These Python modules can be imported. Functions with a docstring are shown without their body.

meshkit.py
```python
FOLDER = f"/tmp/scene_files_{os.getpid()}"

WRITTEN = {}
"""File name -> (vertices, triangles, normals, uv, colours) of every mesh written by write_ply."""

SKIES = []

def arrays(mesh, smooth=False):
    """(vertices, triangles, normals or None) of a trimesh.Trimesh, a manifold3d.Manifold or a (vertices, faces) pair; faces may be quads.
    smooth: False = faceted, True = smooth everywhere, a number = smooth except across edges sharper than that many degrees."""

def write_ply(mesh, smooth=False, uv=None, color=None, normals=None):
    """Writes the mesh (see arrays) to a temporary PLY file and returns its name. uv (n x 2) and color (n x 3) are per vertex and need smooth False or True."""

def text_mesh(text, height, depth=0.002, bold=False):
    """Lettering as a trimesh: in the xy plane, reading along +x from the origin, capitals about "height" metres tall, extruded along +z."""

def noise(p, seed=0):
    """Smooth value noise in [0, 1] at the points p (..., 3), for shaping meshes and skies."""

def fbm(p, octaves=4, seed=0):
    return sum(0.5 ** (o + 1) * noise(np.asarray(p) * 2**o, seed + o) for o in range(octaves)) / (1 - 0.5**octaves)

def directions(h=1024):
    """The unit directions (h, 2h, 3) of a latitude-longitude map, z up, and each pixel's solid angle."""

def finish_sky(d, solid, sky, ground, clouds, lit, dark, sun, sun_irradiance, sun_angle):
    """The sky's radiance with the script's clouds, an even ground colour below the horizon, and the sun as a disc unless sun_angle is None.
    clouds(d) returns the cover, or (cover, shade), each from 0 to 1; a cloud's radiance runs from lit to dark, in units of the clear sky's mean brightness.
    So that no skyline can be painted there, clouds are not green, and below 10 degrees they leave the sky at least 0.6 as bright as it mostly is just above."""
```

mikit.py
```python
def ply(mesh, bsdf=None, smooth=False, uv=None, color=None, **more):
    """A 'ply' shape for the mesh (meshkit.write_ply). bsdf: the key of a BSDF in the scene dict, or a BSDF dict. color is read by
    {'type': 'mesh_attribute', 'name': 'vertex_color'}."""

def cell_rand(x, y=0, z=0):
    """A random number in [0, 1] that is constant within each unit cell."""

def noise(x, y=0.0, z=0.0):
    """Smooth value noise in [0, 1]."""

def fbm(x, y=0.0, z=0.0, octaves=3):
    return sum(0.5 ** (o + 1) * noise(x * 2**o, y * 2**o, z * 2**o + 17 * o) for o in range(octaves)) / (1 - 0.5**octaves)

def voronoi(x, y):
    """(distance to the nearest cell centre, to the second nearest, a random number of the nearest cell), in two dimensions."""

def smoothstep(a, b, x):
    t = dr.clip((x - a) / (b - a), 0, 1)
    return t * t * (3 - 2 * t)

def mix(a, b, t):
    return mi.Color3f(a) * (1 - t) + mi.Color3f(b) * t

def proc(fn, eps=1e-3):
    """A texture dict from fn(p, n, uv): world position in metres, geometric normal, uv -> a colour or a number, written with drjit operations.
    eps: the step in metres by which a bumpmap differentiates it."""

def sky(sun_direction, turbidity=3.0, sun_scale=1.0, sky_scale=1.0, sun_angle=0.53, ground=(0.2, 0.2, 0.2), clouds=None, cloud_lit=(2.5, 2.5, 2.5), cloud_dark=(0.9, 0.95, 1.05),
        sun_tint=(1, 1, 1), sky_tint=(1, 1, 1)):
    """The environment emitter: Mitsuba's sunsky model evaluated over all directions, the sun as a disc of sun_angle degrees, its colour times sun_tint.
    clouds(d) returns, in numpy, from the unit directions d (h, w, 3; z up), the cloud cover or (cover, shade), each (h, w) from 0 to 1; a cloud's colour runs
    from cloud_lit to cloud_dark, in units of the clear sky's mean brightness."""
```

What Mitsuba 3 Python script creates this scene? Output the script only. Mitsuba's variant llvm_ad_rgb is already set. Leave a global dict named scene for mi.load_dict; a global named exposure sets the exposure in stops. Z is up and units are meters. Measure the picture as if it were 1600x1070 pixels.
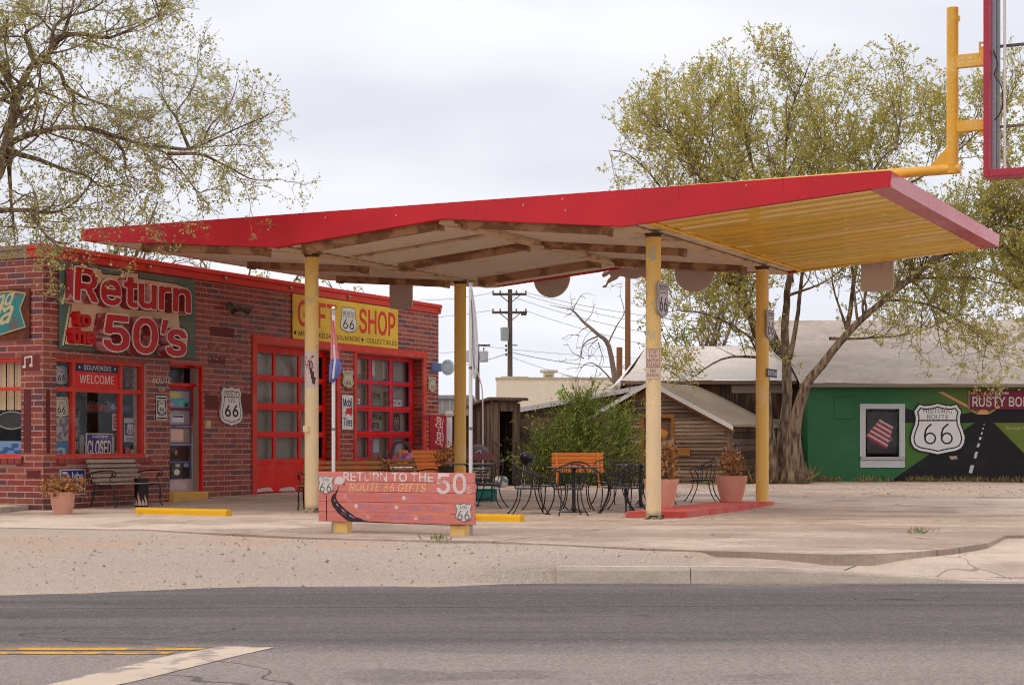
import math
import numpy as np, trimesh, mitsuba as mi, drjit as dr
import mikit, meshkit
from mikit import noise, fbm, voronoi, smoothstep, mix, proc
from shapely.geometry import Polygon, box as sbox, LineString, Point, MultiPolygon
from shapely.ops import unary_union
from shapely import affinity

T = mi.ScalarTransform4f
scene, labels = {}, {}
exposure = 1.3

# ------------------------------------------------------------------ camera, sky
EYE = 1.1                                   # metres above the forecourt slab
scene['camera'] = {
    'type': 'perspective', 'fov': 2 * math.degrees(math.atan(800 / 2655.0)), 'fov_axis': 'x',
    'principal_point_offset_x': 0.0, 'principal_point_offset_y': -162 / 1070.0,
    'near_clip': 0.1, 'far_clip': 6000.0,
    'to_world': T().look_at(origin=[0, 0, EYE], target=[0, 1, EYE], up=[0, 0, 1])}


def clouds(d):
    z = np.maximum(d[..., 2], 0.02)
    q = np.stack([d[..., 0] / (z + 0.35) * 1.3, d[..., 1] / (z + 0.35) * 1.3, z * 0.5], -1)
    n = meshkit.fbm(q * 1.7 + 3.1, 5, 3)
    m = meshkit.fbm(q * np.array([0.8, 2.2, 1.0]) * 2.4 + 11.7, 5, 9)
    gap = np.clip((meshkit.fbm(q * 1.1 + 7.3, 4, 21) - 0.60) / 0.15, 0, 1)
    cover = 1.0 - 0.55 * gap
    shade = np.clip(0.38 + 1.6 * (n - 0.5) + 1.1 * (m - 0.5), 0, 1)
    return cover, shade


scene['sky'] = mikit.sky([-0.45, -0.55, 1.0], turbidity=3, sun_scale=0.22, sun_angle=25, clouds=clouds,
                         cloud_lit=(4.3, 4.34, 4.6), cloud_dark=(3.0, 3.1, 3.46), sun_tint=(1.0, 0.93, 0.86))

# ------------------------------------------------------------------ helpers
rng = np.random.default_rng(66)


def lin(r, g, b):
    f = lambda c: c / 12.92 if c <= 0.04045 else ((c + 0.055) / 1.055) ** 2.4
    return [float(f(x / 255.0)) for x in (r, g, b)]


def rgb(c):
    return {'type': 'rgb', 'value': [float(x) for x in c]}


def mat(key, col, rough=0.6, metal=0.0, spec=0.4, coat=0.0, bump=None, bscale=1.0):
    c = col if isinstance(col, dict) else rgb(col)
    b = {'type': 'principled', 'base_color': c, 'roughness': rough, 'metallic': metal, 'specular': spec}
    if coat:
        b['clearcoat'] = coat
        b['clearcoat_gloss'] = 0.9
    if bump is not None:
        b = {'type': 'bumpmap', 'nested': b, 'arbitrary': bump, 'scale': bscale}
    scene[key] = {'type': 'twosided', 'b': b}
    return key


def C(r, g, b, rough=0.6, metal=0.0, spec=0.4):
    rough = rough / 100 if rough > 1 else rough
    key = f'paint_{r}_{g}_{b}_{int(rough*100)}_{int(metal*10)}'
    if key not in scene:
        mat(key, lin(r, g, b), rough, metal, spec)
    return key


used = set()


def uniq(name, where=''):
    k, i = where + name, 0
    while k in used:
        i += 1
        k = f'{where}{name}_{i:03d}'
    used.add(k)
    return k


class Kit:
    """A thing: its parts, built once and placed one or more times."""

    def __init__(self):
        self.parts, self.names = [], set()

    def add(self, name, mesh, bsdf, smooth=False, tone=None, color=None, parent=None, kind=None, label=None):
        n, i = (parent + '__' if parent else '') + name, 0
        k = n
        while k in self.names:
            i += 1
            k = f'{n}_{i:03d}'
        self.names.add(k)
        if isinstance(mesh, (list, tuple)):
            mesh = cat(mesh)
        uv = None
        if tone is not None:
            tt = np.broadcast_to(np.asarray(tone, float), (len(mesh.vertices),))
            uv = np.stack([tt, tt * 0.0], 1)
        self.parts.append((k, mikit.ply(mesh, bsdf, smooth=smooth, uv=uv, color=color), kind, label))
        return k

    def group(self, name):
        """A part that has no mesh of its own."""
        k, i = name, 0
        while k in self.names:
            i += 1
            k = f'{name}_{i:03d}'
        self.names.add(k)
        return k

    def place(self, name, label, category=None, M=None, group=None, kind=None):
        root = uniq(name)
        e = {'label': label}
        if category:
            e['category'] = category
        if group:
            e['group'] = group
        if kind:
            e['kind'] = kind
        labels[root] = e
        for k, ply, kd, lb in self.parts:
            key = root if k == '' else root + '__' + k
            used.add(key)
            d = dict(ply)
            if M is not None:
                d['to_world'] = T(np.asarray(M, float).tolist()) if not isinstance(M, mi.ScalarTransform4f) else M
            scene[key] = d
            if key != root and (kd or lb):
                labels[key] = {**({'kind': kd} if kd else {}), **({'label': lb} if lb else {})}
        return root


def single(name, mesh, bsdf, label, category=None, M=None, group=None, kind=None, **kw):
    k = Kit()
    k.names.add('')
    if isinstance(mesh, (list, tuple)):
        mesh = cat(mesh)
    tone = kw.pop('tone', None)
    uv = None if tone is None else np.stack([np.broadcast_to(tone, (len(mesh.vertices),)), np.zeros(len(mesh.vertices))], 1)
    k.parts.append(('', mikit.ply(mesh, bsdf, uv=uv, **kw), None, None))
    return k.place(name, label, category, M, group, kind)


def cat(ms):
    return trimesh.util.concatenate([m for m in ms])


def frame(o, right, up=(0, 0, 1)):
    r, u = np.asarray(right, float), np.asarray(up, float)
    r = r / np.linalg.norm(r)
    u = u - r * (u @ r)
    u = u / np.linalg.norm(u)
    M = np.eye(4)
    M[:3, 0], M[:3, 1], M[:3, 2], M[:3, 3] = r, u, np.cross(r, u), o
    return M


def zrot(x, y, z, deg):
    c, s = math.cos(math.radians(deg)), math.sin(math.radians(deg))
    return np.array([[c, -s, 0, x], [s, c, 0, y], [0, 0, 1, z], [0, 0, 0, 1.0]])


def tr(m, M):
    m = m.copy()
    m.apply_transform(M)
    return m


def box(x0, x1, y0, y1, z0, z1, ch=0.0):
    if ch <= 0:
        m = trimesh.creation.box((x1 - x0, y1 - y0, z1 - z0))
        m.apply_translation(((x0 + x1) / 2, (y0 + y1) / 2, (z0 + z1) / 2))
        return m
    pts = []
    for X, sx in ((x0, 1), (x1, -1)):
        for Y, sy in ((y0, 1), (y1, -1)):
            for Z, sz in ((z0, 1), (z1, -1)):
                pts += [(X + sx * ch, Y + sy * ch, Z), (X + sx * ch, Y, Z + sz * ch), (X, Y + sy * ch, Z + sz * ch)]
    return trimesh.convex.convex_hull(np.array(pts))


def hull(pts):
    return trimesh.convex.convex_hull(np.array(pts, float))


def extr(poly, z0, z1):
    if not isinstance(poly, (Polygon, MultiPolygon)):
        poly = Polygon(poly)
    if not poly.is_valid:
        poly = poly.buffer(0)
    ms = []
    for g in getattr(poly, 'geoms', [poly]):
        if g.geom_type == 'Polygon' and g.area > 1e-7:
            m = trimesh.creation.extrude_polygon(g, z1 - z0, engine='earcut')
            m.apply_translation((0, 0, z0))
            ms.append(m)
    return cat(ms)


def tubes(P, R, sides=5, caps=False):
    """Many polylines (N, S, 3) of radii (N, S) as one mesh."""
    P, R = np.asarray(P, float), np.asarray(R, float)
    N, S = P.shape[:2]
    t = np.gradient(P, axis=1)
    t /= np.linalg.norm(t, axis=2, keepdims=True) + 1e-12
    ref = np.where(np.abs(t[:, :, 2:].mean(1, keepdims=True)) < 0.85, [0, 0, 1.0], [1.0, 0, 0])
    a = np.cross(t, ref)
    a /= np.linalg.norm(a, axis=2, keepdims=True) + 1e-12
    b = np.cross(t, a)
    th = np.arange(sides) * 2 * np.pi / sides
    v = P[:, :, None] + R[:, :, None, None] * (np.cos(th)[None, None, :, None] * a[:, :, None] + np.sin(th)[None, None, :, None] * b[:, :, None])
    i, j = np.meshgrid(np.arange(S - 1), np.arange(sides), indexing='ij')
    q = np.stack([i * sides + j, (i + 1) * sides + j, (i + 1) * sides + (j + 1) % sides, i * sides + (j + 1) % sides], -1).reshape(-1, 4)
    f = np.vstack([q[:, [0, 1, 2]], q[:, [0, 2, 3]]])
    if caps:
        k = np.arange(1, sides - 1)
        f = np.vstack([f, np.stack([k * 0, k, k + 1], 1), np.stack([k * 0, k + 1, k], 1) + (S - 1) * sides])
    F = (f[None] + (np.arange(N) * S * sides)[:, None, None]).reshape(-1, 3)
    return trimesh.Trimesh(v.reshape(-1, 3), F, process=False)


def tube(pts, r, sides=8):
    pts = np.asarray(pts, float)
    return tubes(pts[None], np.broadcast_to(np.asarray(r, float), (len(pts),))[None], sides, True)


def rod(p, q, r, sides=8):
    return tube([p, q], r, sides)


def smooth_line(pts, n=24):
    """A Catmull-Rom curve through the points."""
    p = np.asarray(pts, float)
    p = np.vstack([2 * p[0] - p[1], p, 2 * p[-1] - p[-2]])
    out = []
    for s in np.linspace(0, len(p) - 3 - 1e-9, n):
        i, t = int(s), s - int(s)
        a, b, c, d = p[i:i + 4]
        out.append(0.5 * (2 * b + (c - a) * t + (2 * a - 5 * b + 4 * c - d) * t ** 2 + (3 * b - a - 3 * c + d) * t ** 3))
    return np.array(out)


def lathe(prof, n=24):
    """profile [(r, z)] turned round the z axis."""
    prof = np.asarray(prof, float)
    th = np.arange(n) * 2 * np.pi / n
    v = np.stack([prof[:, None, 0] * np.cos(th), prof[:, None, 0] * np.sin(th), np.broadcast_to(prof[:, None, 1], (len(prof), n))], -1)
    i, j = np.meshgrid(np.arange(len(prof) - 1), np.arange(n), indexing='ij')
    q = np.stack([i * n + j, i * n + (j + 1) % n, (i + 1) * n + (j + 1) % n, (i + 1) * n + j], -1).reshape(-1, 4)
    return trimesh.Trimesh(v.reshape(-1, 3), np.vstack([q[:, [0, 1, 2]], q[:, [0, 2, 3]]]), process=False)


def cylz(x, y, z0, z1, r, n=20):
    m = lathe([(0, z0), (r, z0), (r, z1), (0, z1)], n)
    m.apply_translation((x, y, 0))
    return m


_txt = {}


def txt(s, x, y, h, w=None, z=0.0, d=0.004, bold=False, shear=0.0, centre=False, slope=0.0):
    """Flat lettering in the xy plane: capitals h tall, the whole string w wide, from x (or centred on it), baseline y."""
    if (s, bold) not in _txt:
        _txt[s, bold] = meshkit.text_mesh(s, 1.0, 1.0, bold)
    v = _txt[s, bold].vertices.copy()
    x0, x1 = v[:, 0].min(), v[:, 0].max()
    sx = w / (x1 - x0) if w else h
    X, Y = (v[:, 0] - x0) * sx, v[:, 1] * h
    if centre:
        X = X - (x1 - x0) * sx / 2
    X = X + shear * Y
    Z = np.where(v[:, 2] > 0.5, z + d, z - 0.001)
    return trimesh.Trimesh(np.stack([X + x, Y + y + slope * X, Z], 1), _txt[s, bold].faces, process=False)


SH = [(0, 1.0), (.25, .965), (.45, .955), (.68, .985), (.88, .835), (.82, .72), (.84, .60), (.93, .48), (1.0, .34), (.97, .22), (.86, .125), (.66, .07), (.34, .04), (0, 0)]
OLDSH = [(0, 1.0), (.22, .95), (.5, .93), (.78, .985), (1.0, .86), (.86, .72), (.82, .60), (.9, .46), (.98, .32), (.9, .2), (.7, .115), (.4, .075), (0, 0)]


def shield(w, h, x=0.0, y=0.0, kind=SH, inset=0.0):
    """Outline of a highway shield, w wide and h tall, its lower tip at (x, y)."""
    pts = [(-a * w / 2, b * h) for a, b in kind] + [(a * w / 2, b * h) for a, b in kind[::-1]]
    p = Polygon(pts).buffer(0.02 * w).buffer(-0.02 * w)
    if inset:
        p = p.buffer(-inset)
    return affinity.translate(p, x, y)


def shield_kit(w, h, lines, face, ink, edge=None, thick=0.03, kind=SH, border=True, bar=None):
    """lines: (text, baseline as a part of h, height, width)."""
    k = Kit()
    k.add('plate', extr(shield(w, h, kind=kind), 0, thick), edge or face)
    if edge:
        k.add('face', extr(shield(w, h, kind=kind, inset=0.025 * w), thick - 0.01, thick + 0.003), face)
        thick += 0.003
    if border:
        o, i = shield(w, h, kind=kind, inset=0.075 * w), shield(w, h, kind=kind, inset=0.095 * w)
        k.add('border', extr(o.difference(i), thick - 0.002, thick + 0.003), ink)
        if bar:
            k.add('bar', extr(sbox(-w, bar * h, w, (bar + 0.022) * h).intersection(i), thick - 0.002, thick + 0.003), ink)
    for s, b, hh, ww in lines:
        k.add('lettering', txt(s, 0, b * h, hh * h, ww * w, thick, 0.003, centre=True, bold=(hh > 0.2 and w < 1)), ink)
    return k


def sheet(poly, zf, cell=1.0, skirt=0.0):
    """A polygon in plan as a surface whose height is zf(x, y), with its edge carried down by skirt."""
    x0, y0, x1, y1 = poly.bounds
    vs, fs, n = [], [], 0
    for gx in np.arange(math.floor(x0 / cell), math.ceil(x1 / cell)):
        for gy in np.arange(math.floor(y0 / cell), math.ceil(y1 / cell)):
            g = poly.intersection(sbox(gx * cell, gy * cell, (gx + 1) * cell, (gy + 1) * cell))
            for q in getattr(g, 'geoms', [g]):
                if q.geom_type != 'Polygon' or q.area < 1e-6:
                    continue
                v, f = trimesh.creation.triangulate_polygon(q, engine='earcut')
                z = zf(v[:, 0], v[:, 1])
                v = np.column_stack([v, z])
                nn = np.cross(v[f[:, 1], :2] - v[f[:, 0], :2], v[f[:, 2], :2] - v[f[:, 0], :2])
                f = np.where(nn[:, None] < 0, f[:, ::-1], f)
                vs.append(v)
                fs.append(f + n)
                n += len(v)
    if skirt:
        for ring in [g.exterior for g in getattr(poly, 'geoms', [poly])]:
            c = np.array(ring.segmentize(cell / 2).coords)
            z = zf(c[:, 0], c[:, 1])
            m = len(c)
            vs.append(np.vstack([np.column_stack([c, z]), np.column_stack([c, z - skirt])]))
            i = np.arange(m - 1)
            fs.append(np.vstack([np.stack([i, i + 1, i + 1 + m], 1), np.stack([i, i + 1 + m, i + m], 1)]) + n)
            n += 2 * m
    return trimesh.Trimesh(np.vstack(vs), np.vstack(fs), process=False)


def ss(a, b, x):
    t = np.clip((x - a) / (b - a), 0, 1)
    return t * t * (3 - 2 * t)


def jag(pts, step=0.12, amp=0.03, seed=0):
    """A line made uneven."""
    c = np.array(LineString(pts).segmentize(step).coords)
    k = meshkit.fbm(np.column_stack([c * 2.3, np.full(len(c), seed * 7.7)]), 4, seed) - 0.5
    k2 = meshkit.fbm(np.column_stack([c * 2.3 + 40, np.full(len(c), seed * 7.7)]), 4, seed) - 0.5
    w = np.ones(len(c))
    w[0] = w[-1] = 0
    return [(x + amp * 2 * a * m, y + amp * 2 * b * m) for (x, y), a, b, m in zip(c, k, k2, w)]


TH = math.radians(26.4)
D1 = np.array([math.sin(TH), math.cos(TH), 0])      # along the brick wall, away from the road
D2 = np.array([math.cos(TH), -math.sin(TH), 0])     # along the canopy front, to the right

# ------------------------------------------------------------------ materials
def f_brick(p, n, uv):
    t = uv.x
    a = mix(lin(142, 54, 42), lin(154, 76, 54), smoothstep(0.36, 0.42, t))
    a = mix(a, lin(104, 56, 58), smoothstep(0.66, 0.70, t))
    a = mix(a, lin(132, 52, 42), smoothstep(0.90, 0.93, t))
    g = 0.82 + 0.36 * fbm(p.x * 22, p.y * 22, p.z * 30, 3)
    a = a * g * (0.9 + 0.25 * noise(p.x * 1.3, p.y * 1.3, p.z * 1.3))
    splash = smoothstep(0.42, 0.0, p.z + 0.35 * (fbm(p.x * 2.5, p.y * 2.5, p.z * 4, 3) - 0.5))
    stain = smoothstep(0.60, 0.75, fbm(p.x * 1.7, p.y * 1.7, p.z * 0.5, 4))
    return mix(mix(a, lin(96, 66, 58), 0.45 * splash), lin(74, 40, 38), 0.22 * stain)


mat('brick', proc(f_brick), 0.42, spec=0.5)
mat('mortar', proc(lambda p, n, uv: mi.Color3f(lin(198, 156, 144)) * (0.83 + 0.35 * noise(p.x * 15, p.y * 15, p.z * 15))), 0.9)


def f_concrete(p, n, uv):
    big = fbm(p.x * 0.5 + 3, p.y * 0.9, 0.0, 4)
    fine = fbm(p.x * 9, p.y * 9, p.z * 30, 3)
    c = mix(lin(154, 136, 122), lin(200, 182, 165), smoothstep(0.28, 0.72, 0.55 * big + 0.2 * fine + 0.25 * uv.x))
    st = smoothstep(0.60, 0.74, fbm(p.x * 1.1 + 9, p.y * 0.8 + 4, 1.0, 4))
    c = mix(c, lin(136, 116, 104), 0.42 * st)
    wx, wy = p.x * 0.36 + 0.5 * fbm(p.x * 0.9, p.y * 0.9, 0.0, 3), p.y * 0.3 + 0.5 * fbm(p.x * 0.9 + 30, p.y * 0.9, 0.0, 3)
    d1, d2, r = voronoi(wx, wy)
    crack = smoothstep(0.015, 0.004, d2 - d1) * smoothstep(0.46, 0.58, noise(p.x * 0.3 + 5, p.y * 0.3, 3.0))
    return mix(c, lin(88, 72, 62), 0.5 * crack) * (0.93 + 0.14 * noise(p.x * 60, p.y * 60))


mat('concrete', proc(f_concrete), 0.85, spec=0.25)


def f_gravel(p, n, uv):
    a = noise(p.x * 120, p.y * 80, 0.0)
    b = noise(p.x * 60 + 8, p.y * 42, 0.0)
    big = fbm(p.x * 0.5, p.y * 0.7, 5.0, 4)
    c = mix(lin(150, 135, 123), lin(186, 171, 157), smoothstep(0.1, 0.9, 0.5 * a + 0.3 * b + 0.2 * big))
    c = mix(c, lin(170, 132, 106), 0.3 * smoothstep(0.54, 0.74, big))
    c = mix(c, lin(118, 98, 94), 0.6 * smoothstep(0.58, 0.70, fbm(p.x * 0.8 + 20, p.y * 1.1, 1.0, 4)) * smoothstep(-1.2, 0.6, p.x))
    dirt = smoothstep(45.9, 46.6, p.y) * (1 - smoothstep(47.2, 48, p.y))
    c = mix(c, lin(120, 100, 78), 0.7 * dirt)
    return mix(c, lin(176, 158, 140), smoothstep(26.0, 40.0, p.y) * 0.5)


mat('gravel', proc(f_gravel), 0.95, spec=0.1, bump=proc(lambda p, n, uv: 0.0025 * noise(p.x * 110, p.y * 90) + 0.002 * noise(p.x * 50, p.y * 40), 0.003))


def f_asphalt(p, n, uv):
    s = noise(p.x * 70, p.y * 48, 0.0)
    band = fbm(p.x * 0.12, p.y * 1.7, 3.0, 4)
    light = smoothstep(12.2, 10.9, p.y + 1.1 * (fbm(p.x * 0.25, p.y * 0.9, 1.0, 3) - 0.5))
    c = mix(lin(97, 92, 91), lin(113, 106, 104), smoothstep(0.3, 0.7, band))
    c = mix(c, lin(154, 142, 136), 0.8 * light)
    seam = smoothstep(0.045, 0.01, dr.abs(p.y - 14.3 - 0.045 * p.x + 0.12 * (fbm(p.x * 0.7, 0.0, 0.0, 3) - 0.5)))
    c = mix(c, lin(66, 62, 66), 0.6 * seam)
    dust = smoothstep(16.0, 16.7, p.y) * smoothstep(0.35, 0.7, fbm(p.x * 0.9, p.y * 2.0, 8.0, 3))
    c = mix(c, lin(150, 134, 122), 0.55 * dust)
    c = c * (0.93 + 0.14 * fbm(p.x * 0.08, p.y * 9, 6.0, 3))
    d1, d2, r = voronoi(p.x * 0.22 + 0.7 * fbm(p.x * 0.8, p.y * 0.8, 0.0, 3), p.y * 0.4 + 0.7 * fbm(p.x * 0.8 + 9, p.y * 0.8, 0.0, 3))
    crk = smoothstep(0.012, 0.003, d2 - d1) * smoothstep(0.5, 0.62, noise(p.x * 0.35 + 3, p.y * 0.5, 9.0))
    c = mix(c, lin(60, 56, 56), 0.6 * crk)
    stain = smoothstep(0.62, 0.72, fbm(p.x * 0.7 + 40, p.y * 1.2, 3.0, 4))
    c = mix(c, lin(80, 75, 74), 0.3 * stain)
    sp = smoothstep(0.80, 0.93, noise(p.x * 38 + 5, p.y * 30))
    return mix(c * (0.78 + 0.42 * s), lin(165, 152, 148), 0.22 * sp)


mat('asphalt', proc(f_asphalt), 0.9, spec=0.2, bump=proc(lambda p, n, uv: 0.008 * noise(p.x * 70, p.y * 70), 0.003))


def f_kerb(p, n, uv):
    return mix(lin(164, 148, 134), lin(200, 185, 169), fbm(p.x * 3, p.y * 9, p.z * 9, 4)) * (0.9 + 0.2 * noise(p.x * 40, p.y * 40, p.z * 40))


mat('kerb_concrete', proc(f_kerb), 0.9, spec=0.2)


def wear(base, alt, k, sc, lo=0.55, hi=0.72):
    return proc(lambda p, n, uv: mix(mi.Color3f(base) * (0.9 + 0.2 * noise(p.x * 2.2, p.y * 2.2, p.z * 2.2)), alt, k * smoothstep(lo, hi, fbm(p.x * sc, p.y * sc, p.z * sc, 4))))


mat('trim_red', wear(lin(214, 62, 48), lin(220, 104, 90), 0.6, 2.5), 0.55)
mat('door_red', wear(lin(222, 24, 14), lin(226, 74, 58), 0.45, 4.0), 0.42)
mat('fascia_red', wear(lin(204, 16, 34), lin(188, 14, 32), 0.5, 0.9), 0.42, spec=0.5)
mat('fascia_side', wear(lin(188, 44, 60), lin(198, 100, 110), 0.7, 0.6, 0.35, 0.6), 0.28, spec=0.6, coat=0.8)


def f_soffit(p, n, uv):
    c = mix(lin(222, 202, 178), lin(238, 226, 208), fbm(p.x * 1.2, p.y * 1.2, p.z * 4, 4))
    r = smoothstep(0.60, 0.78, fbm(p.x * 2.0 + 12, p.y * 2.0, p.z * 3, 4))
    return mix(c, lin(150, 104, 70), 0.4 * r)


mat('soffit_cream', proc(f_soffit), 0.6)


def f_rust(p, n, uv):
    m = smoothstep(0.56, 0.68, fbm(p.x * 5, p.y * 5, p.z * 9, 4))
    return mix(lin(212, 186, 152), lin(120, 72, 44), 0.62 * m)


mat('rust_paint', proc(f_rust), 0.7)
mat('fixture_brown', proc(lambda p, n, uv: mix(lin(180, 138, 102), lin(134, 94, 66), smoothstep(0.4, 0.6, fbm(p.x * 5, p.y * 5, p.z * 5, 3)))), 0.6)
mat('yellow_gloss', proc(lambda p, n, uv: mix(lin(242, 200, 82), lin(230, 182, 58), fbm(p.x * 0.8, p.y * 0.8, 0.0, 3))), 0.07, spec=0.8, coat=0.8,
    bump=proc(lambda p, n, uv: 0.004 * fbm((p.x * 0.4446 + p.y * 0.8957) * 2.6, (p.x * 0.8957 - p.y * 0.4446) * 0.45, 0.0, 3), 0.01))
mat('yellow_paint', wear(lin(232, 172, 56), lin(238, 196, 106), 0.6, 3.0), 0.4, spec=0.5)


def f_post_faded(p, n, uv):
    up = smoothstep(1.6, 3.9, p.z + 0.5 * (fbm(p.x * 3, p.y * 3, p.z * 1.5, 3) - 0.5))
    c = mix(lin(240, 212, 166), lin(238, 192, 96), up)
    peel = smoothstep(0.60, 0.68, fbm(p.x * 9 + 4, p.y * 9, p.z * 4, 4)) * smoothstep(1.8, 3.2, p.z)
    c = mix(c, lin(186, 178, 160), 0.75 * peel)
    foot = smoothstep(0.16, 0.05, p.z + 0.10 * (fbm(p.x * 11, p.y * 11, p.z * 8, 3) - 0.5))
    return mix(c, lin(150, 132, 112), 0.8 * foot) * (0.94 + 0.1 * noise(p.x * 4, p.y * 4, p.z * 3))


mat('post_faded', proc(f_post_faded), 0.5)
mat('post_deep', proc(lambda p, n, uv: mix(lin(238, 190, 98), lin(240, 202, 136), smoothstep(0.58, 0.75, fbm(p.x * 5, p.y * 5, p.z * 2, 4))) * (0.93 + 0.12 * noise(p.x * 3, p.y * 3, p.z * 2))), 0.5)
mat('curb_yellow', wear(lin(236, 178, 8), lin(206, 150, 30), 0.5, 4.0), 0.55)
mat('island_red', wear(lin(206, 78, 70), lin(196, 120, 108), 0.7, 3.0, 0.4, 0.62), 0.7)
mat('sign_pink', proc(lambda p, n, uv: mix(lin(206, 108, 100), lin(224, 142, 130), fbm(p.x * 5, p.y * 5, p.z * 34, 4) * 0.8 + 0.2 * uv.x) * (0.9 + 0.16 * noise(p.x * 14, p.y * 14, p.z * 90))), 0.75)


def f_planks_h(p, n, uv):
    g = fbm(p.x * 2.5, p.y * 2.5, p.z * 55, 3)
    c = mix(lin(98, 78, 64), lin(166, 138, 114), smoothstep(0.25, 0.8, 0.6 * g + 0.4 * uv.x))
    return mix(c, lin(60, 44, 36), 0.6 * smoothstep(0.62, 0.72, fbm(p.x * 1.6, p.y * 1.6, p.z * 5 + uv.x * 9, 3)))


def f_planks_v(p, n, uv):
    g = fbm(p.x * 40, p.y * 40, p.z * 2.0, 3)
    c = mix(lin(64, 51, 44), lin(140, 116, 98), smoothstep(0.25, 0.85, 0.6 * g + 0.4 * uv.x))
    return mix(c, lin(126, 80, 44), 0.5 * smoothstep(0.55, 0.7, fbm(p.x * 3, p.y * 3, p.z * 1.2 + uv.x * 9, 3)) * smoothstep(1.5, 2.2, p.z))


mat('plank_brown', proc(f_planks_h), 0.85, spec=0.2)
mat('plank_grey', proc(f_planks_v), 0.85, spec=0.2)


def f_bark(p, n, uv):
    g = fbm(p.x * 17, p.y * 17, p.z * 3.0, 4)
    return mix(lin(86, 70, 58), lin(158, 136, 114), smoothstep(0.25, 0.75, g))


mat('bark', proc(f_bark), 0.95, spec=0.1, bump=proc(lambda p, n, uv: 0.05 * fbm(p.x * 17, p.y * 17, p.z * 3.0, 3), 0.006))
mat('twig', lin(146, 130, 112), 0.9, spec=0.1)
mat('dead_wood', lin(140, 126, 114), 0.9, spec=0.1)


def leafmat(key, trans):
    scene[key] = {'type': 'principledthin', 'base_color': {'type': 'mesh_attribute', 'name': 'vertex_color'}, 'roughness': 0.6, 'diff_trans': trans, 'spec_trans': 0.0, 'spec_tint': 0.0}


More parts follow.
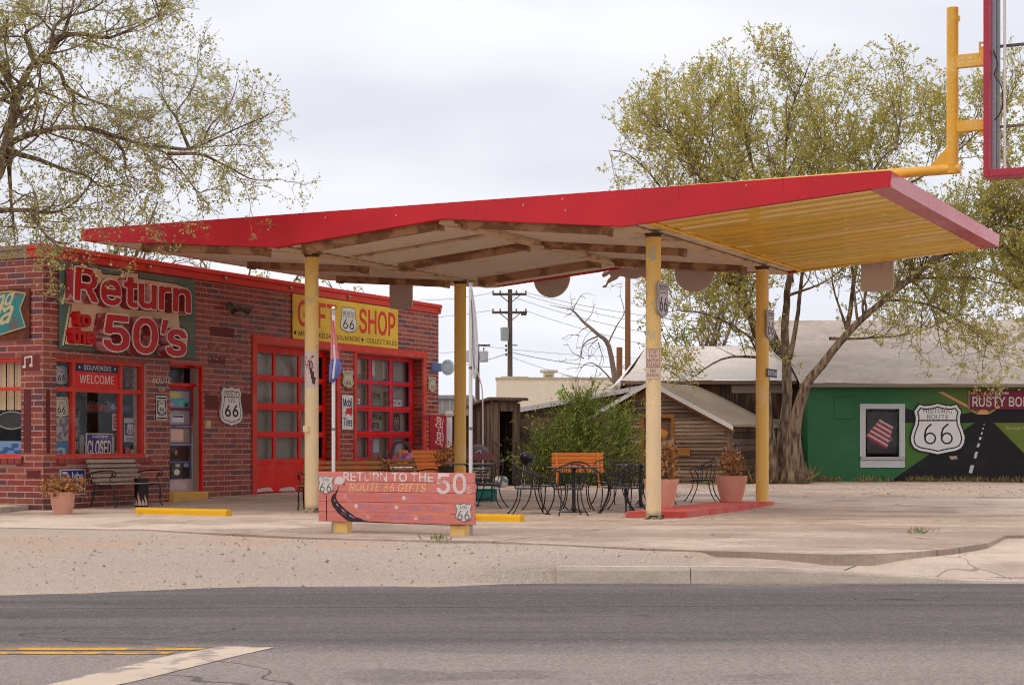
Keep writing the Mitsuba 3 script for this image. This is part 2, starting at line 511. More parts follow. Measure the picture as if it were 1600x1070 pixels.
leafmat('leaf', 1.15)
leafmat('dry_leaf', 0.3)
leafmat('needle', 0.6)
scene['window_glass'] = {'type': 'thindielectric', 'int_ior': 1.2}
mat('iron', lin(26, 25, 27), 0.38, metal=0.0, spec=0.6)
mat('iron_worn', lin(84, 80, 78), 0.4, metal=0.5)
mat('steel', lin(168, 172, 178), 0.35, metal=0.6)
mat('white_paint', lin(222, 218, 214), 0.5)
mat('roof_foam', proc(lambda p, n, uv: mix(lin(176, 162, 150), lin(204, 192, 182), fbm(p.x * 0.9, p.y * 0.9, p.z * 1.8, 4)) * (0.88 + 0.2 * noise(p.x * 7, p.y * 7, p.z * 9))), 0.9, spec=0.15,
    bump=proc(lambda p, n, uv: 0.10 * fbm(p.x * 1.6, p.y * 1.6, p.z * 2.5, 4), 0.01))
mat('roof_grey', proc(lambda p, n, uv: mix(lin(120, 104, 90), lin(168, 152, 136), fbm(p.x * 0.8, p.y * 0.8, p.z * 1.2, 4))), 0.95, spec=0.1)
mat('terracotta', proc(lambda p, n, uv: mix(lin(216, 150, 128), lin(230, 176, 154), fbm(p.x * 4, p.y * 4, p.z * 7, 3))), 0.8, spec=0.2)
mat('wood_orange', proc(lambda p, n, uv: mix(lin(206, 112, 40), lin(226, 138, 62), fbm(p.x * 3, p.y * 3, p.z * 40, 3)) * (0.86 + 0.2 * uv.x)), 0.55)
mat('wood_brown', proc(lambda p, n, uv: mix(lin(136, 84, 36), lin(176, 116, 56), fbm(p.x * 3, p.y * 3, p.z * 40, 3)) * (0.86 + 0.2 * uv.x)), 0.6)
mat('wood_grey', proc(lambda p, n, uv: mix(lin(146, 128, 112), lin(182, 166, 148), fbm(p.x * 3, p.y * 3, p.z * 40, 3)) * (0.8 + 0.3 * uv.x)), 0.8)
mat('wall_green', proc(lambda p, n, uv: mix(mix(lin(48, 106, 66), lin(66, 126, 80), fbm(p.x * 0.7, 0.0, p.z * 0.9, 4)), lin(104, 124, 62), smoothstep(10.2, 13.0, p.x)) * (0.93 + 0.1 * noise(p.x * 9, 0.0, p.z * 9))), 0.75)

# ------------------------------------------------------------------ ground, road, forecourt
def pad_z(x, y):
    return 0.12 * ss(28, 36.5, y)


def earth_z(x, y):
    a = -0.27 + 0.245 * ss(15.6, 20.2, y)
    b = -0.26 + 0.160 * ss(16.8, 17.06, y) + 0.08 * ss(17.06, 17.9, y)
    k = ss(-0.9, 0.3, x)
    z = a * (1 - k) + b * k
    z = z - 0.12 * ss(2.0, 2.4, x) * (1 - ss(24, 26, y))
    z = np.where(y > 28, -0.045 + 0.16 * ss(28, 36, y), z)
    far = ss(30, 36, y)
    return z + far * 0.04 * (meshkit.fbm(np.stack([x * 0.7, y * 0.7, x * 0], -1), 3, 5) - 0.5) - 0.02 * (meshkit.fbm(np.stack([x * 1.3, y * 1.3, x * 0], -1), 3, 8) - 0.5)


gx = np.concatenate([np.linspace(-900, -30, 14), np.linspace(-24, -13, 12), np.arange(-12, 14.01, 0.2), np.linspace(15, 30, 14), np.linspace(40, 900, 14)])
gy = np.concatenate([np.linspace(-60, 8, 8), np.arange(9, 24.01, 0.15), np.arange(24.5, 50, 0.5), np.linspace(52, 90, 16), np.linspace(110, 2500, 14)])
X, Y = np.meshgrid(gx, gy)
V = np.column_stack([X.ravel(), Y.ravel(), earth_z(X.ravel(), Y.ravel())])
i, j = np.meshgrid(np.arange(len(gy) - 1), np.arange(len(gx) - 1), indexing='ij')
n0 = len(gx)
Q = np.stack([i * n0 + j, i * n0 + j + 1, (i + 1) * n0 + j + 1, (i + 1) * n0 + j], -1).reshape(-1, 4)
single('gravel_ground', trimesh.Trimesh(V, np.vstack([Q[:, [0, 1, 2]], Q[:, [0, 2, 3]]]), process=False), 'gravel', 'pale tan gravel and dirt verge sloping down to the asphalt road', kind='structure', smooth=True)

edge = jag([(-60, 15.2), (-14, 15.1), (-5.0, 15.25), (-4.2, 15.55), (-3.0, 16.15), (-2.4, 16.4), (-1.2, 16.6), (0.4, 16.72), (1.0, 16.75), (8, 16.72), (60, 16.72)], 0.1, 0.09, 3)
k = Kit()
k.add('', sheet(Polygon([(-60, -8), (60, -8)] + edge[::-1]), lambda x, y: -0.25 + 0 * x, 4.0, 0.02), 'asphalt')
mark = lambda poly: sheet(Polygon(poly), lambda x, y: -0.246 + 0 * x, 1.0)
road_yellow = mat('road_yellow', wear(lin(206, 152, 52), lin(122, 108, 100), 0.8, 6.0, 0.5, 0.62), 0.8)
road_white = mat('road_white', wear(lin(196, 178, 158), lin(140, 128, 122), 0.8, 5.0, 0.5, 0.66), 0.8)
k.add('centre_line', mark(jag([(-30, 11.36), (-2.02, 11.36), (-2.08, 11.24), (-30, 11.24)], 0.1, 0.012, 1)), 'road_yellow')
k.add('centre_line', mark(jag([(-30, 11.13), (-2.2, 11.13), (-2.26, 11.02), (-30, 11.02)], 0.1, 0.012, 2)), 'road_yellow')
k.add('stop_line', mark(jag([(-1.96, 11.45), (-1.6, 11.38), (-1.83, 10.75), (-2.18, 9.7), (-3.1, 8.0), (-3.75, 8.0), (-2.62, 9.6), (-2.22, 10.9)], 0.1, 0.015, 4)), 'road_white')
k.place('road', 'grey asphalt road in front of the station with worn paint markings', kind='structure')

# the forecourt slab, cut by its joints
pad_front = [(-9.0, 23.9), (-6.99, 23.1), (-5.31, 22.6), (-4.9, 22.55), (-3.9, 21.6), (-2.31, 20.42), (-0.15, 19.65), (0.77, 18.84), (2.0, 17.9)]
pad_lip = [(2.0, 17.9), (2.41, 17.75), (3.2, 17.3), (3.7, 17.36), (4.2, 17.7), (4.75, 18.3), (5.4, 19.3), (5.9, 20.5), (6.1, 21.0)]
pad = Polygon(jag(pad_front, 0.1, 0.05, 6) + pad_lip[1:] + [(17, 21.6), (17, 33.0), (5.4, 33.2), (4.4, 36), (4.2, 42.5), (-1.6, 43), (-8.2, 29.3)]).buffer(0)
cuts = []
for t in np.arange(-11, 24, 5.3):
    q = np.array([-3.3, 28.3]) + D1[:2] * t
    cuts.append(LineString([q - D2[:2] * 40, q + D2[:2] * 40]))
for a in (-4.4, 2.9, 6.6, 12.5):
    q = np.array([-3.3, 28.3]) + D2[:2] * a
    cuts.append(LineString([q - D1[:2] * 40, q + D1[:2] * 40]))
joint = unary_union([LineString(jag(list(c.coords), 0.4, 0.04, n)).buffer(0.014) for n, c in enumerate(cuts)])
k = Kit()
for g in pad.difference(joint).geoms:
    if g.area > 0.02:
        k.add('slab', sheet(g, pad_z, 1.5, 0.12), 'concrete', tone=rng.random())
k.place('forecourt', 'cracked pinkish concrete forecourt slab under the canopy', kind='structure')

zk = lambda x: -0.095 - 0.145 * ss(2.1, 5.2, x)


def apron_z(x, y):
    z = zk(x) + (-0.065 - zk(x)) * ss(17.0, 17.75, y)
    return z + (0.030 * ss(18.6, 21.6, y))


ap = Polygon([(1.77, 17.05), (2.06, 17.8)] + pad_lip + [(17, 21.7), (17, 16.76), (5.3, 16.78), (5.2, 17.05)]).buffer(0.004)
k = Kit()
ap_j = unary_union([LineString([(3.25, 16.9), (3.6, 17.5)]).buffer(0.01), LineString([(6.9, 16.0), (9.0, 22.0)]).buffer(0.006)])
for g in ap.difference(ap_j).geoms:
    k.add('slab', sheet(g, apron_z, 0.5, 0.1), 'concrete', tone=rng.random())
k.place('driveway_apron', 'smooth concrete driveway apron curving round the forecourt lip to the road', kind='structure')

k = Kit()


def kerb(xs, ends):
    rows = []
    for x in xs:
        t = zk(x)
        rows.append([(x, 17.05, t - 0.25), (x, 17.05, t - 0.004), (x, 17.02, t), (x, 16.87, t), (x, 16.83, t - 0.035 * (t + 0.25) / 0.155), (x, 16.79, -0.27)])
    r = np.array(rows)
    m, s = r.shape[:2]
    i, j = np.meshgrid(np.arange(m - 1), np.arange(s), indexing='ij')
    q = np.stack([i * s + j, i * s + (j + 1) % s, (i + 1) * s + (j + 1) % s, (i + 1) * s + j], -1).reshape(-1, 4)
    f = [q[:, [0, 1, 2]], q[:, [0, 2, 3]], np.array([[0, a, a + 1] for a in range(1, s - 1)]), np.array([[0, a + 1, a] for a in range(1, s - 1)]) + (m - 1) * s]
    return trimesh.Trimesh(r.reshape(-1, 3), np.vstack(f), process=True)


k.add('section', kerb(np.linspace(0.45, 1.764, 5), 1), 'kerb_concrete')
k.add('section', kerb(np.linspace(1.772, 5.2, 12), 1), 'kerb_concrete', label='ramped kerb section sinking to the driveway')
k.place('kerb', 'weathered concrete kerb at the road edge, dropping to a ramp', kind='structure')

# loose stones on the verge
ns = 1800
sx, sy = rng.uniform(-9, 2.2, ns), 15.0 + 6.2 * rng.random(ns) ** 0.8
keep = np.array([not pad.contains(Point(a, b)) for a, b in zip(sx, sy)]) & (sy > np.interp(sx, [e[0] for e in edge], [e[1] for e in edge]) - 0.25 * rng.random(ns)) & ~((sx > 0.4) & (sy < 17.15))
sx, sy = np.concatenate([sx[keep], rng.uniform(4, 12, 2500)]), np.concatenate([sy[keep], rng.uniform(33.5, 46, 2500)])
octa = np.array([[1, 0, 0], [-1, 0, 0], [0, 1, 0], [0, -1, 0], [0, 0, 1], [0, 0, -.6]], float)
of = np.array([[0, 2, 4], [2, 1, 4], [1, 3, 4], [3, 0, 4], [2, 0, 5], [1, 2, 5], [3, 1, 5], [0, 3, 5]])
sr = rng.gamma(3.0, 0.0024, len(sx)) + 0.003
zz = np.maximum(earth_z(sx, sy), np.where(sy < 16.8, -0.25, -9))
sv = octa[None] * (sr[:, None, None] * rng.uniform(0.6, 1.2, (len(sx), 6, 1))) + np.stack([sx, sy, zz + sr * 0.3], -1)[:, None]
sf = (of[None] + (np.arange(len(sx)) * 6)[:, None, None]).reshape(-1, 3)
mat('stone', proc(lambda p, n, uv: mix(lin(146, 126, 114), lin(208, 192, 178), uv.x)), 0.9, spec=0.2)
single('loose_gravel', trimesh.Trimesh(sv.reshape(-1, 3), sf, process=False), 'stone', 'loose pebbles scattered over the gravel verge', 'gravel', kind='stuff', tone=np.repeat(rng.random(len(sx)), 6))

# ------------------------------------------------------------------ the brick shop
CORNER = np.array([-7.997, 28.966, 0])
WM, FM = frame(CORNER, D1), frame(CORNER, D2)
RL, ZT = 13.95, 4.32
w_holes = [sbox(0.335, 0.90, 2.76, 2.63), sbox(3.46, 0.2, 4.47, 2.66), sbox(6.268, 0.12, 9.298, 3.205), sbox(10.124, 0.12, 13.153, 3.205)]
f_holes = [sbox(-2.6, 0.90, -0.483, 2.62)]
shop = Kit()
wall_w = sbox(0.302, -0.3, RL, ZT).difference(unary_union(w_holes))
wall_f = sbox(-8, -0.3, 0, ZT).difference(unary_union(f_holes))
ww = shop.add('wall', tr(extr(wall_w, -0.3, 0), WM), 'mortar')
wf = shop.add('front_wall', tr(extr(wall_f, -0.3, 0), FM), 'mortar')


def bricks(region, r0, r1, z0, z1, phase=0.0):
    """(distance along, mesh, tone) of every brick of a running bond inside the region."""
    out = []
    H, L, jn = 0.1046, 0.40, 0.0082
    for a in range(int((z1 - z0) / H) + 1):
        off = (L / 2 if a % 2 else 0) + phase
        for b in range(int((r1 - r0) / L) + 3):
            x0, y0 = r0 + (b - 1) * L + off, z0 + a * H
            g = sbox(x0 + jn, y0 + jn, x0 + L - jn, y0 + H - jn).intersection(region)
            for q in getattr(g, 'geoms', [g]):
                if q.geom_type != 'Polygon' or q.area < 0.0012:
                    continue
                c0, c1, c2, c3 = q.bounds
                o = 0.003 + 0.003 * rng.random()
                e = 0.003
                v = np.array([[c0, c1, -.002], [c2, c1, -.002], [c2, c3, -.002], [c0, c3, -.002], [c0 + e, c1 + e, o], [c2 - e, c1 + e, o], [c2 - e, c3 - e, o], [c0 + e, c3 - e, o]])
                f = np.array([[4, 5, 6], [4, 6, 7], [0, 1, 5], [0, 5, 4], [1, 2, 6], [1, 6, 5], [2, 3, 7], [2, 7, 6], [3, 0, 4], [3, 4, 7]])
                out.append(((c0 + c2) / 2, trimesh.Trimesh(v, f, process=False), rng.random()))
    return out


lintel_zone = sbox(6.112, 0.1, 13.294, 3.355)
behind = [sbox(0.5, 2.9, 4.05, 4.15), sbox(7.65, 3.45, 11.8, 4.2), sbox(0.335, 0.75, 2.85, 0.92)]
pier = sbox(9.435, 0.1, 10.01, 3.2)
reg_w = unary_union([sbox(0, 0.0, RL, ZT).difference(unary_union(w_holes + [lintel_zone] + behind)), pier])
bw = bricks(reg_w, 0, RL, 0.0, ZT)
bf = bricks(sbox(-8.0, 0.0, 0, ZT).difference(unary_union(f_holes + [sbox(-2.0, 2.95, -0.33, 3.75), sbox(-2.0, 0.75, -0.483, 0.95)])), -2.0, 0, 0.0, ZT, 0.0)
bw.sort(key=lambda b: b[0])
n_f = 0
for r, m, t in bf:
    if r > -1.05:
        shop.add('brick', tr(m, FM), 'brick', tone=t, parent=wf)
        n_f += 1
f_rest = [b for b in bf if b[0] <= -1.05]
shop.add('brick_field', tr(cat([m for _, m, _ in f_rest]), FM), 'brick', tone=np.repeat([t for _, _, t in f_rest], 8), parent=wf, kind='stuff')
for r, m, t in bw[:300 - n_f]:
    shop.add('brick', tr(m, WM), 'brick', tone=t, parent=ww)
rest = bw[300 - n_f:]
shop.add('brick_field', tr(cat([m for _, m, _ in rest]), WM), 'brick', tone=np.repeat([t for _, _, t in rest], 8), parent=ww, kind='stuff')
rv, rt = [], []
for r0, zz0, zz1 in ((9.298, 0.15, 3.2), (13.153, 0.15, 3.2)):
    z, n = zz0, 0
    while z < zz1 - 0.1:
        for o0, o1 in (((-0.245, -0.005),) if n % 2 else ((-0.245, -0.15), (-0.14, -0.005))):
            rv.append(box(r0 - 0.012, r0 + 0.002, z + 0.006, z + 0.098, o0, o1))
            rt.append(rng.random())
        z += 0.1046
        n += 1
shop.add('reveal_brick', tr(cat(rv), WM), 'brick', tone=np.repeat(rt, 8), parent=ww, kind='stuff')
# soldier-course sills
for r in np.arange(0.335, 2.84, 0.155):
    shop.add('sill_brick', tr(box(r + 0.004, min(r + 0.149, 2.85), 0.79, 0.895, -0.1, 0.06, 0.008), WM), 'brick', tone=0.3 * rng.random(), parent=ww)
for r in np.arange(-2.6, -0.5, 0.155):
    shop.add('sill_brick', tr(box(r + 0.004, r + 0.149, 0.79, 0.895, -0.1, 0.06, 0.008), FM), 'brick', tone=0.3 * rng.random(), parent=wf)
# coping
for M, a, b, key in ((WM, -0.06, RL + 0.05, 'trim_red'), (FM, -8, 0.0, None)):
    key = key or mat('trim_grey', wear(lin(158, 130, 120), lin(176, 84, 72), 0.6, 2.0), 0.8)
    c = shop.add('coping', tr(box(a, b, ZT + 0.001, 4.455, -0.3, 0.045, 0.006), M), key)
    shop.add('cap', tr(box(a - 0.02, b + 0.02, 4.456, 4.545, -0.32, 0.075, 0.012), M), key, parent=c)
shop.add('end_wall', tr(box(RL - 0.3, RL - 0.001, -0.3, ZT, -8, -0.302), WM), 'mortar')
shop.add('back_wall', tr(box(0.3, RL - 0.3, -0.3, ZT, -8, -7.7), WM), 'mortar')
shop.add('roof', tr(box(0.01, RL - 0.01, 4.2, 4.3, -7.99, -0.31), WM), 'roof_grey')
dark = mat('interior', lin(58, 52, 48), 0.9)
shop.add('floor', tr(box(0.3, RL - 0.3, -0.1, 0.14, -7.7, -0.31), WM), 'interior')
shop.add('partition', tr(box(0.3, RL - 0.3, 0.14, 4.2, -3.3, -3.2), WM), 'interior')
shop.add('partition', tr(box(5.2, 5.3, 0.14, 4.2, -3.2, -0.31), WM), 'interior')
# painted-out patches and ghost lettering on the bricks
patch = mat('patch_red', lin(104, 36, 34), 0.6)
for M, q in ((WM, (4.72, 3.26, 5.5, 3.44)), (WM, (4.55, 1.83, 5.0, 2.1)), (WM, (5.7, 1.75, 6.1, 2.15)), (FM, (-0.42, 0.98, -0.26, 2.08)), (WM, (0.08, 0.98, 0.17, 2.08)), (WM, (4.66, 2.72, 5.2, 2.86)), (FM, (-0.35, 0.55, -0.05, 0.68))):
    p = Polygon(jag([(q[0], q[1]), (q[2], q[1]), (q[2], q[3]), (q[0], q[3]), (q[0], q[1])], 0.03, 0.025, int(q[1] * 100)))
    shop.add('paint_patch', tr(extr(p, 0.002, 0.0085), M), 'patch_red', parent=ww if M is WM else wf)
ghost = mat('ghost_white', wear(lin(178, 142, 126), lin(112, 52, 44), 0.95, 18.0, 0.38, 0.55), 0.8)
pt = mat('paint_white', wear(lin(226, 216, 208), lin(150, 92, 84), 0.6, 12.0, 0.55, 0.7), 0.7)
shop.add('painted_lettering', tr(txt('ROUTE', 2.93, 2.26, 0.10, 0.55, 0.0065, 0.003, shear=0.25, slope=0.05), WM), 'paint_white', parent=ww)
shop.add('painted_lettering', tr(txt('66', 3.13, 2.13, 0.085, 0.17, 0.0065, 0.003, shear=0.25), WM), 'paint_white', parent=ww)
dots = [box(a, a + 0.03 + 0.05 * rng.random(), b, b + 0.02 + 0.04 * rng.random(), 0.005, 0.009) for a, b in zip(rng.uniform(4.6, 5.75, 34), rng.choice([2.78, 2.98, 3.06], 34) + rng.uniform(0, 0.04, 34))]
shop.add('faded_lettering', tr(cat(dots), WM), 'ghost_white', parent=ww, kind='stuff')
shop.add('painted_panel', tr(box(-0.47, -0.07, 2.39, 2.665, 0.002, 0.0085), FM), C(120, 46, 40), parent=wf)
note = [box(-0.40, -0.375, 2.46, 2.63, .008, .013), box(-0.25, -0.225, 2.48, 2.645, .008, .013), hull([(-.4, 2.6, .008), (-.225, 2.62, .008), (-.225, 2.65, .008), (-.4, 2.63, .008), (-.4, 2.6, .013), (-.225, 2.62, .013), (-.225, 2.65, .013), (-.4, 2.63, .013)]),
        extr(affinity.scale(Point(-0.405, 2.46).buffer(0.035), 1.1, 0.8), .008, .013), extr(affinity.scale(Point(-0.255, 2.48).buffer(0.035), 1.1, 0.8), .008, .013)]
shop.add('music_note', tr(cat(note), FM), 'paint_white', parent=wf)
# orange trim round the garage doors
for q in ((6.112, 13.294, 3.206, 3.355, 0.05), (6.112, 6.266, 0.13, 3.205, 0.035), (9.30, 9.43, 0.17, 3.205, 0.035), (10.016, 10.122, 0.17, 3.205, 0.035), (13.155, 13.294, 0.17, 3.205, 0.035)):
    shop.add('door_trim', tr(box(q[0], q[1], q[2], q[3], -0.01, q[4], 0.004), WM), 'trim_red')


def sheet_glass(x0, x1, y0, y1, o):
    return trimesh.Trimesh(np.array([[x0, y0, o], [x1, y0, o], [x1, y1, o], [x0, y1, o]]), np.array([[0, 1, 2], [0, 2, 3]]), process=False)


# shop window
win = shop.add('window', tr(cat([box(0.336, 2.759, 2.565, 2.629, -0.16, -0.05), box(0.336, 2.759, 0.901, 0.965, -0.16, -0.03), box(2.695, 2.759, 0.966, 2.564, -0.16, -0.05), box(0.336, 0.39, 0.966, 2.564, -0.16, -0.05),
                                 box(0.816, 0.886, 0.966, 2.564, -0.15, -0.06), box(2.094, 2.164, 0.966, 2.564, -0.15, -0.06), box(0.391, 2.694, 2.052, 2.13, -0.148, -0.062)]), WM), 'trim_red')
for a, b in ((0.392, 0.815), (0.888, 2.092), (2.166, 2.693)):
    for c, d in ((0.967, 2.05), (2.132, 2.563)):
        if not (a > 0.8 and a < 1 and c > 2):
            shop.add('pane', tr(sheet_glass(a, b, c, d, -0.11), WM), 'window_glass', parent=win)
fw = shop.add('front_window', tr(cat([box(-2.6, -0.484, 2.55, 2.619, -0.16, -0.05), box(-2.6, -0.484, 0.901, 0.965, -0.16, -0.03), box(-0.53, -0.484, 0.966, 2.549, -0.16, -0.05), box(-2.6, -0.531, 2.06, 2.12, -0.15, -0.06), box(-1.6, -1.54, 0.966, 2.549, -0.152, -0.058)]), FM), 'trim_red')
for a, b in ((-2.59, -1.602), (-1.538, -0.532)):
    for c, d in ((0.967, 2.058), (2.122, 2.548)):
        shop.add('pane', tr(sheet_glass(a, b, c, d, -0.11), FM), 'window_glass', parent=fw)
cur = [hull([(x, z, -0.28 + 0.02 * (n % 2)) for x in (x0, x0 + 0.085) for z in (1.73, 2.62)] + [(x0 + 0.04, z, -0.245) for z in (1.73, 2.62)]) for n, x0 in enumerate(np.arange(-2.5, -0.45, 0.09))]
shop.add('curtain', tr(cat(cur), FM), C(214, 190, 150), parent=fw)
# entrance door
dr_ = shop.add('entrance_door', tr(extr(sbox(3.462, 0.225, 4.468, 2.25).difference(unary_union([sbox(3.6, a, 4.363, b) for a, b in ((1.842, 2.165), (1.51, 1.785), (1.163, 1.444), (0.816, 1.103), (0.484, 0.776))])), -0.24, -0.2), WM), mat('door_worn', proc(lambda p, n, uv: mix(lin(186, 28, 30), lin(186, 172, 176), smoothstep(1.75, 1.2, p.z + 0.5 * (fbm(p.x * 6, p.y * 6, p.z * 3, 3) - 0.5)))), 0.5))
for (a, b), c in zip(((1.842, 2.165), (1.51, 1.785), (1.163, 1.444), (0.816, 1.103), (0.484, 0.776)), ((150, 160, 160), (150, 150, 144), (160, 152, 140), (58, 26, 24), (40, 38, 38))):
    shop.add('panel', tr(box(3.6, 4.363, a, b, -0.245, -0.225), WM), C(*c), parent=dr_)
    shop.add('pane_trim', tr(extr(sbox(3.58, a - 0.016, 4.378, b + 0.016).difference(sbox(3.61, a + 0.004, 4.35, b - 0.004)), -0.199, -0.19), WM), C(70, 74, 128), parent=dr_)
    shop.add('pane', tr(sheet_glass(3.6, 4.36, a, b, -0.21), WM), 'window_glass', parent=dr_)
sheets = [(3.66, 1.9, 4.05, 2.13, (206, 186, 70)), (3.75, 1.86, 4.2, 2.02, (40, 150, 176)), (4.0, 1.85, 4.3, 1.98, (70, 178, 150)), (3.62, 1.85, 3.85, 1.93, (222, 142, 110)), (3.8, 1.56, 4.18, 1.70, (216, 214, 220)), (3.82, 1.65, 4.15, 1.69, (44, 54, 120)), (3.78, 1.2, 4.16, 1.42, (232, 178, 160)), (4.2, 1.86, 4.32, 1.93, (50, 60, 130))]
for n, (a, b, c, d, col) in enumerate(sheets):
    shop.add('sticker', tr(box(a, c, b, d, -0.224, -0.2235 + 0.001 * n), WM), C(*col), parent=dr_)
shop.add('sticker', tr(extr(affinity.scale(Point(3.96, 0.6).buffer(0.06), 1.5, 1), -0.224, -0.221), WM), C(222, 220, 216), parent=dr_)
shop.add('sticker', tr(box(3.92, 4.05, 0.7, 0.76, -0.224, -0.221), WM), C(200, 196, 190), parent=dr_)
shop.add('sticker', tr(box(4.18, 4.32, 0.7, 0.77, -0.224, -0.221), WM), C(150, 170, 200), parent=dr_)
shop.add('sticker', tr(box(3.9, 3.98, 0.93, 1.02, -0.224, -0.221), WM), C(170, 130, 110), parent=dr_)
peel = Polygon(jag([(3.7, 0.27), (4.2, 0.26), (4.25, 0.38), (4.0, 0.44), (3.78, 0.4), (3.7, 0.27)], 0.03, 0.05, 4))
shop.add('peeled_paint', tr(extr(peel, -0.2, -0.197), WM), C(206, 190, 190), parent=dr_)
shop.add('transom', tr(cat([box(3.462, 4.468, 2.252, 2.31, -0.24, -0.14), box(3.462, 4.468, 2.61, 2.659, -0.24, -0.14)]), WM), 'door_red')
shop.add('transom_pane', tr(sheet_glass(3.462, 4.468, 2.311, 2.609, -0.2), WM), 'window_glass')
shop.add('door_jamb', tr(cat([box(4.44, 4.4695, 0.225, 2.2515, -0.199, -0.06)]), WM), C(168, 142, 126, 80))
shop.add('door_jamb', tr(cat([box(4.43, 4.469, 0.225, 2.66, -0.058, 0.02), box(3.44, 4.469, 2.661, 2.70, -0.05, 0.02)]), WM), 'door_red')
shop.add('doorstep', tr(box(3.43, 4.5, 0.02, 0.224, -0.3, 0.13, 0.012), WM), mat('step_yellow', wear(lin(222, 172, 92), lin(190, 160, 120), 0.7, 4.0), 0.8))


def garage(r0, r1, cols, rows, z0, tint, blue):
    reg = sbox(r0 + 0.002, z0, r1 - 0.002, 3.20)
    holes = [sbox(a, c, b, d) for a, b in cols for c, d in rows]
    g = shop.add('garage_door', tr(extr(reg.difference(unary_union(holes)), -0.29, -0.25), WM), 'door_red')
    for a, b in cols:
        for c, d in rows:
            shop.add('pane', tr(sheet_glass(a, b, c, d, -0.27), WM), 'window_glass', parent=g)
            if blue:
                shop.add('pane_trim', tr(extr(sbox(a - 0.018, c - 0.018, b + 0.018, d + 0.008).difference(sbox(a, c, b, d)), -0.251, -0.244), WM), C(74, 78, 150), parent=g)
    zr = [z0] + [(rows[k][1] + rows[k + 1][0]) / 2 for k in range(len(rows) - 1)]
    for z in zr[1:]:
        shop.add('section_rail', tr(box(r0 + 0.01, r1 - 0.01, z - 0.035, z + 0.035, -0.252, -0.235, 0.004), WM), 'door_red', parent=g)
    bot = rows[0][0] if rows[0][0] < rows[-1][0] else rows[-1][0]
    shop.add('section_rail', tr(box(r0 + 0.01, r1 - 0.01, bot - 0.10, bot - 0.02, -0.252, -0.232, 0.004), WM), 'door_red', parent=g)
    for (a, b) in cols:
        shop.add('lower_panel', tr(box(a - 0.02, b + 0.02, z0 + 0.1, bot - 0.13, -0.252, -0.243, 0.003), WM), 'door_red', parent=g)
    for z in zr[1:]:
        for q in range(len(cols) - 1):
            rr = (cols[q][1] + cols[q + 1][0]) / 2
            for dz in (-0.07, 0.07):
                b_ = trimesh.creation.icosphere(1, 0.013)
                b_.apply_translation((rr, z + dz, -0.236))
                shop.add('hinge_bolt', tr(b_, WM), C(214, 196, 188), parent=g)
    shop.add('blind', tr(box(r0 + 0.05, r1 - 0.05, z0 + 0.1, 3.18, -0.43, -0.41), WM), tint, parent=g)
    return g


g1 = garage(6.268, 9.298, ((6.40, 7.241), (7.332, 8.188), (8.286, 9.17)), ((2.577, 3.039), (1.997, 2.458), (1.403, 1.852), (0.836, 1.285)), 0.14, C(136, 134, 128), False)
for n, q in enumerate(((6.55, 7.25, 0.15, 0.235), (7.45, 8.1, 0.15, 0.24), (8.3, 8.7, 0.15, 0.2))):
    shop.add('peeled_paint', tr(extr(Polygon(jag([(q[0], q[2]), (q[1], q[2]), (q[1] - 0.1, q[3]), (q[0] + 0.08, q[3] - 0.02), (q[0], q[2])], 0.03, 0.03, n + 30)), -0.25, -0.2455), WM), C(212, 190, 180), parent=g1)
g2 = garage(10.124, 13.153, ((10.22, 11.07), (11.229, 12.01), (12.188, 12.973)), ((2.623, 3.10), (2.038, 2.515), (1.454, 1.90), (0.854, 1.30)), 0.15, C(138, 130, 120), True)
# papers and lettering behind the right garage door's glass
P = -0.409
for a, b, c, d, col in ((10.45, 10.98, 2.75, 3.08, (176, 170, 162)), (11.25, 11.62, 2.74, 3.08, (188, 182, 172)), (11.98, 12.09, 2.68, 3.08, (206, 204, 206)), (10.6, 10.95, 2.06, 2.19, (206, 204, 202)), (12.3, 12.85, 2.05, 2.2, (204, 202, 200)), (11.45, 11.9, 2.1, 2.42, (120, 118, 100)),
                        (10.42, 10.78, 0.9, 1.2, (150, 168, 184)), (11.55, 11.8, 0.95, 1.28, (182, 188, 196)), (12.55, 12.85, 0.95, 1.25, (156, 166, 190))):
    shop.add('paper', tr(box(a, b, c, d, P, P + 0.004), WM), C(*col), parent=g2)
for a, c, h, w, s in ((10.63, 2.09, 0.075, 0.28, 'ROUTE 66'), (12.34, 2.09, 0.08, 0.46, 'ROUTE 66'), (11.28, 1.72, 0.12, 0.66, 'ROUTE 66'), (11.38, 1.52, 0.12, 0.42, 'GIFTS'), (11.5, 2.2, 0.13, 0.34, 'OPEN')):
    shop.add('lettering', tr(txt(s, a, c, h, w, P + 0.004, 0.003, bold=True), WM), C(58, 46, 40), parent=g2)
for a in (10.62, 12.62):
    o = shield(0.34, 0.42, a, 1.46)
    shop.add('printed_shield', tr(cat([extr(o.difference(o.buffer(-0.035)), P, P + 0.005), extr(sbox(a - .13, 1.72, a + .13, 1.75), P, P + 0.005), txt('66', a, 1.53, 0.15, 0.2, P, 0.005, True, centre=True), txt('ROUTE', a, 1.78, 0.05, 0.2, P, 0.005, True, centre=True)]), WM), C(70, 48, 38), parent=g2)
shop.add('junction_box', tr(box(4.52, 4.66, 1.44, 1.6, 0.0, 0.07, 0.006), WM), C(206, 184, 140))
shop.place('brick_shop', 'long flat-roofed shop of mottled red brick with two red garage doors', 'building')

# ------------------------------------------------------------------ the canopy
PL = np.array([-3.343, 28.354, 0])
CM = frame(PL, D2)                          # x along the front, y up, z towards the road (minus the depth t)
AL, VL, RG, VR, AR = -4.05, -0.047, 3.02, 6.0, 9.95
TF, TB = -1.0, 6.85
can = Kit()


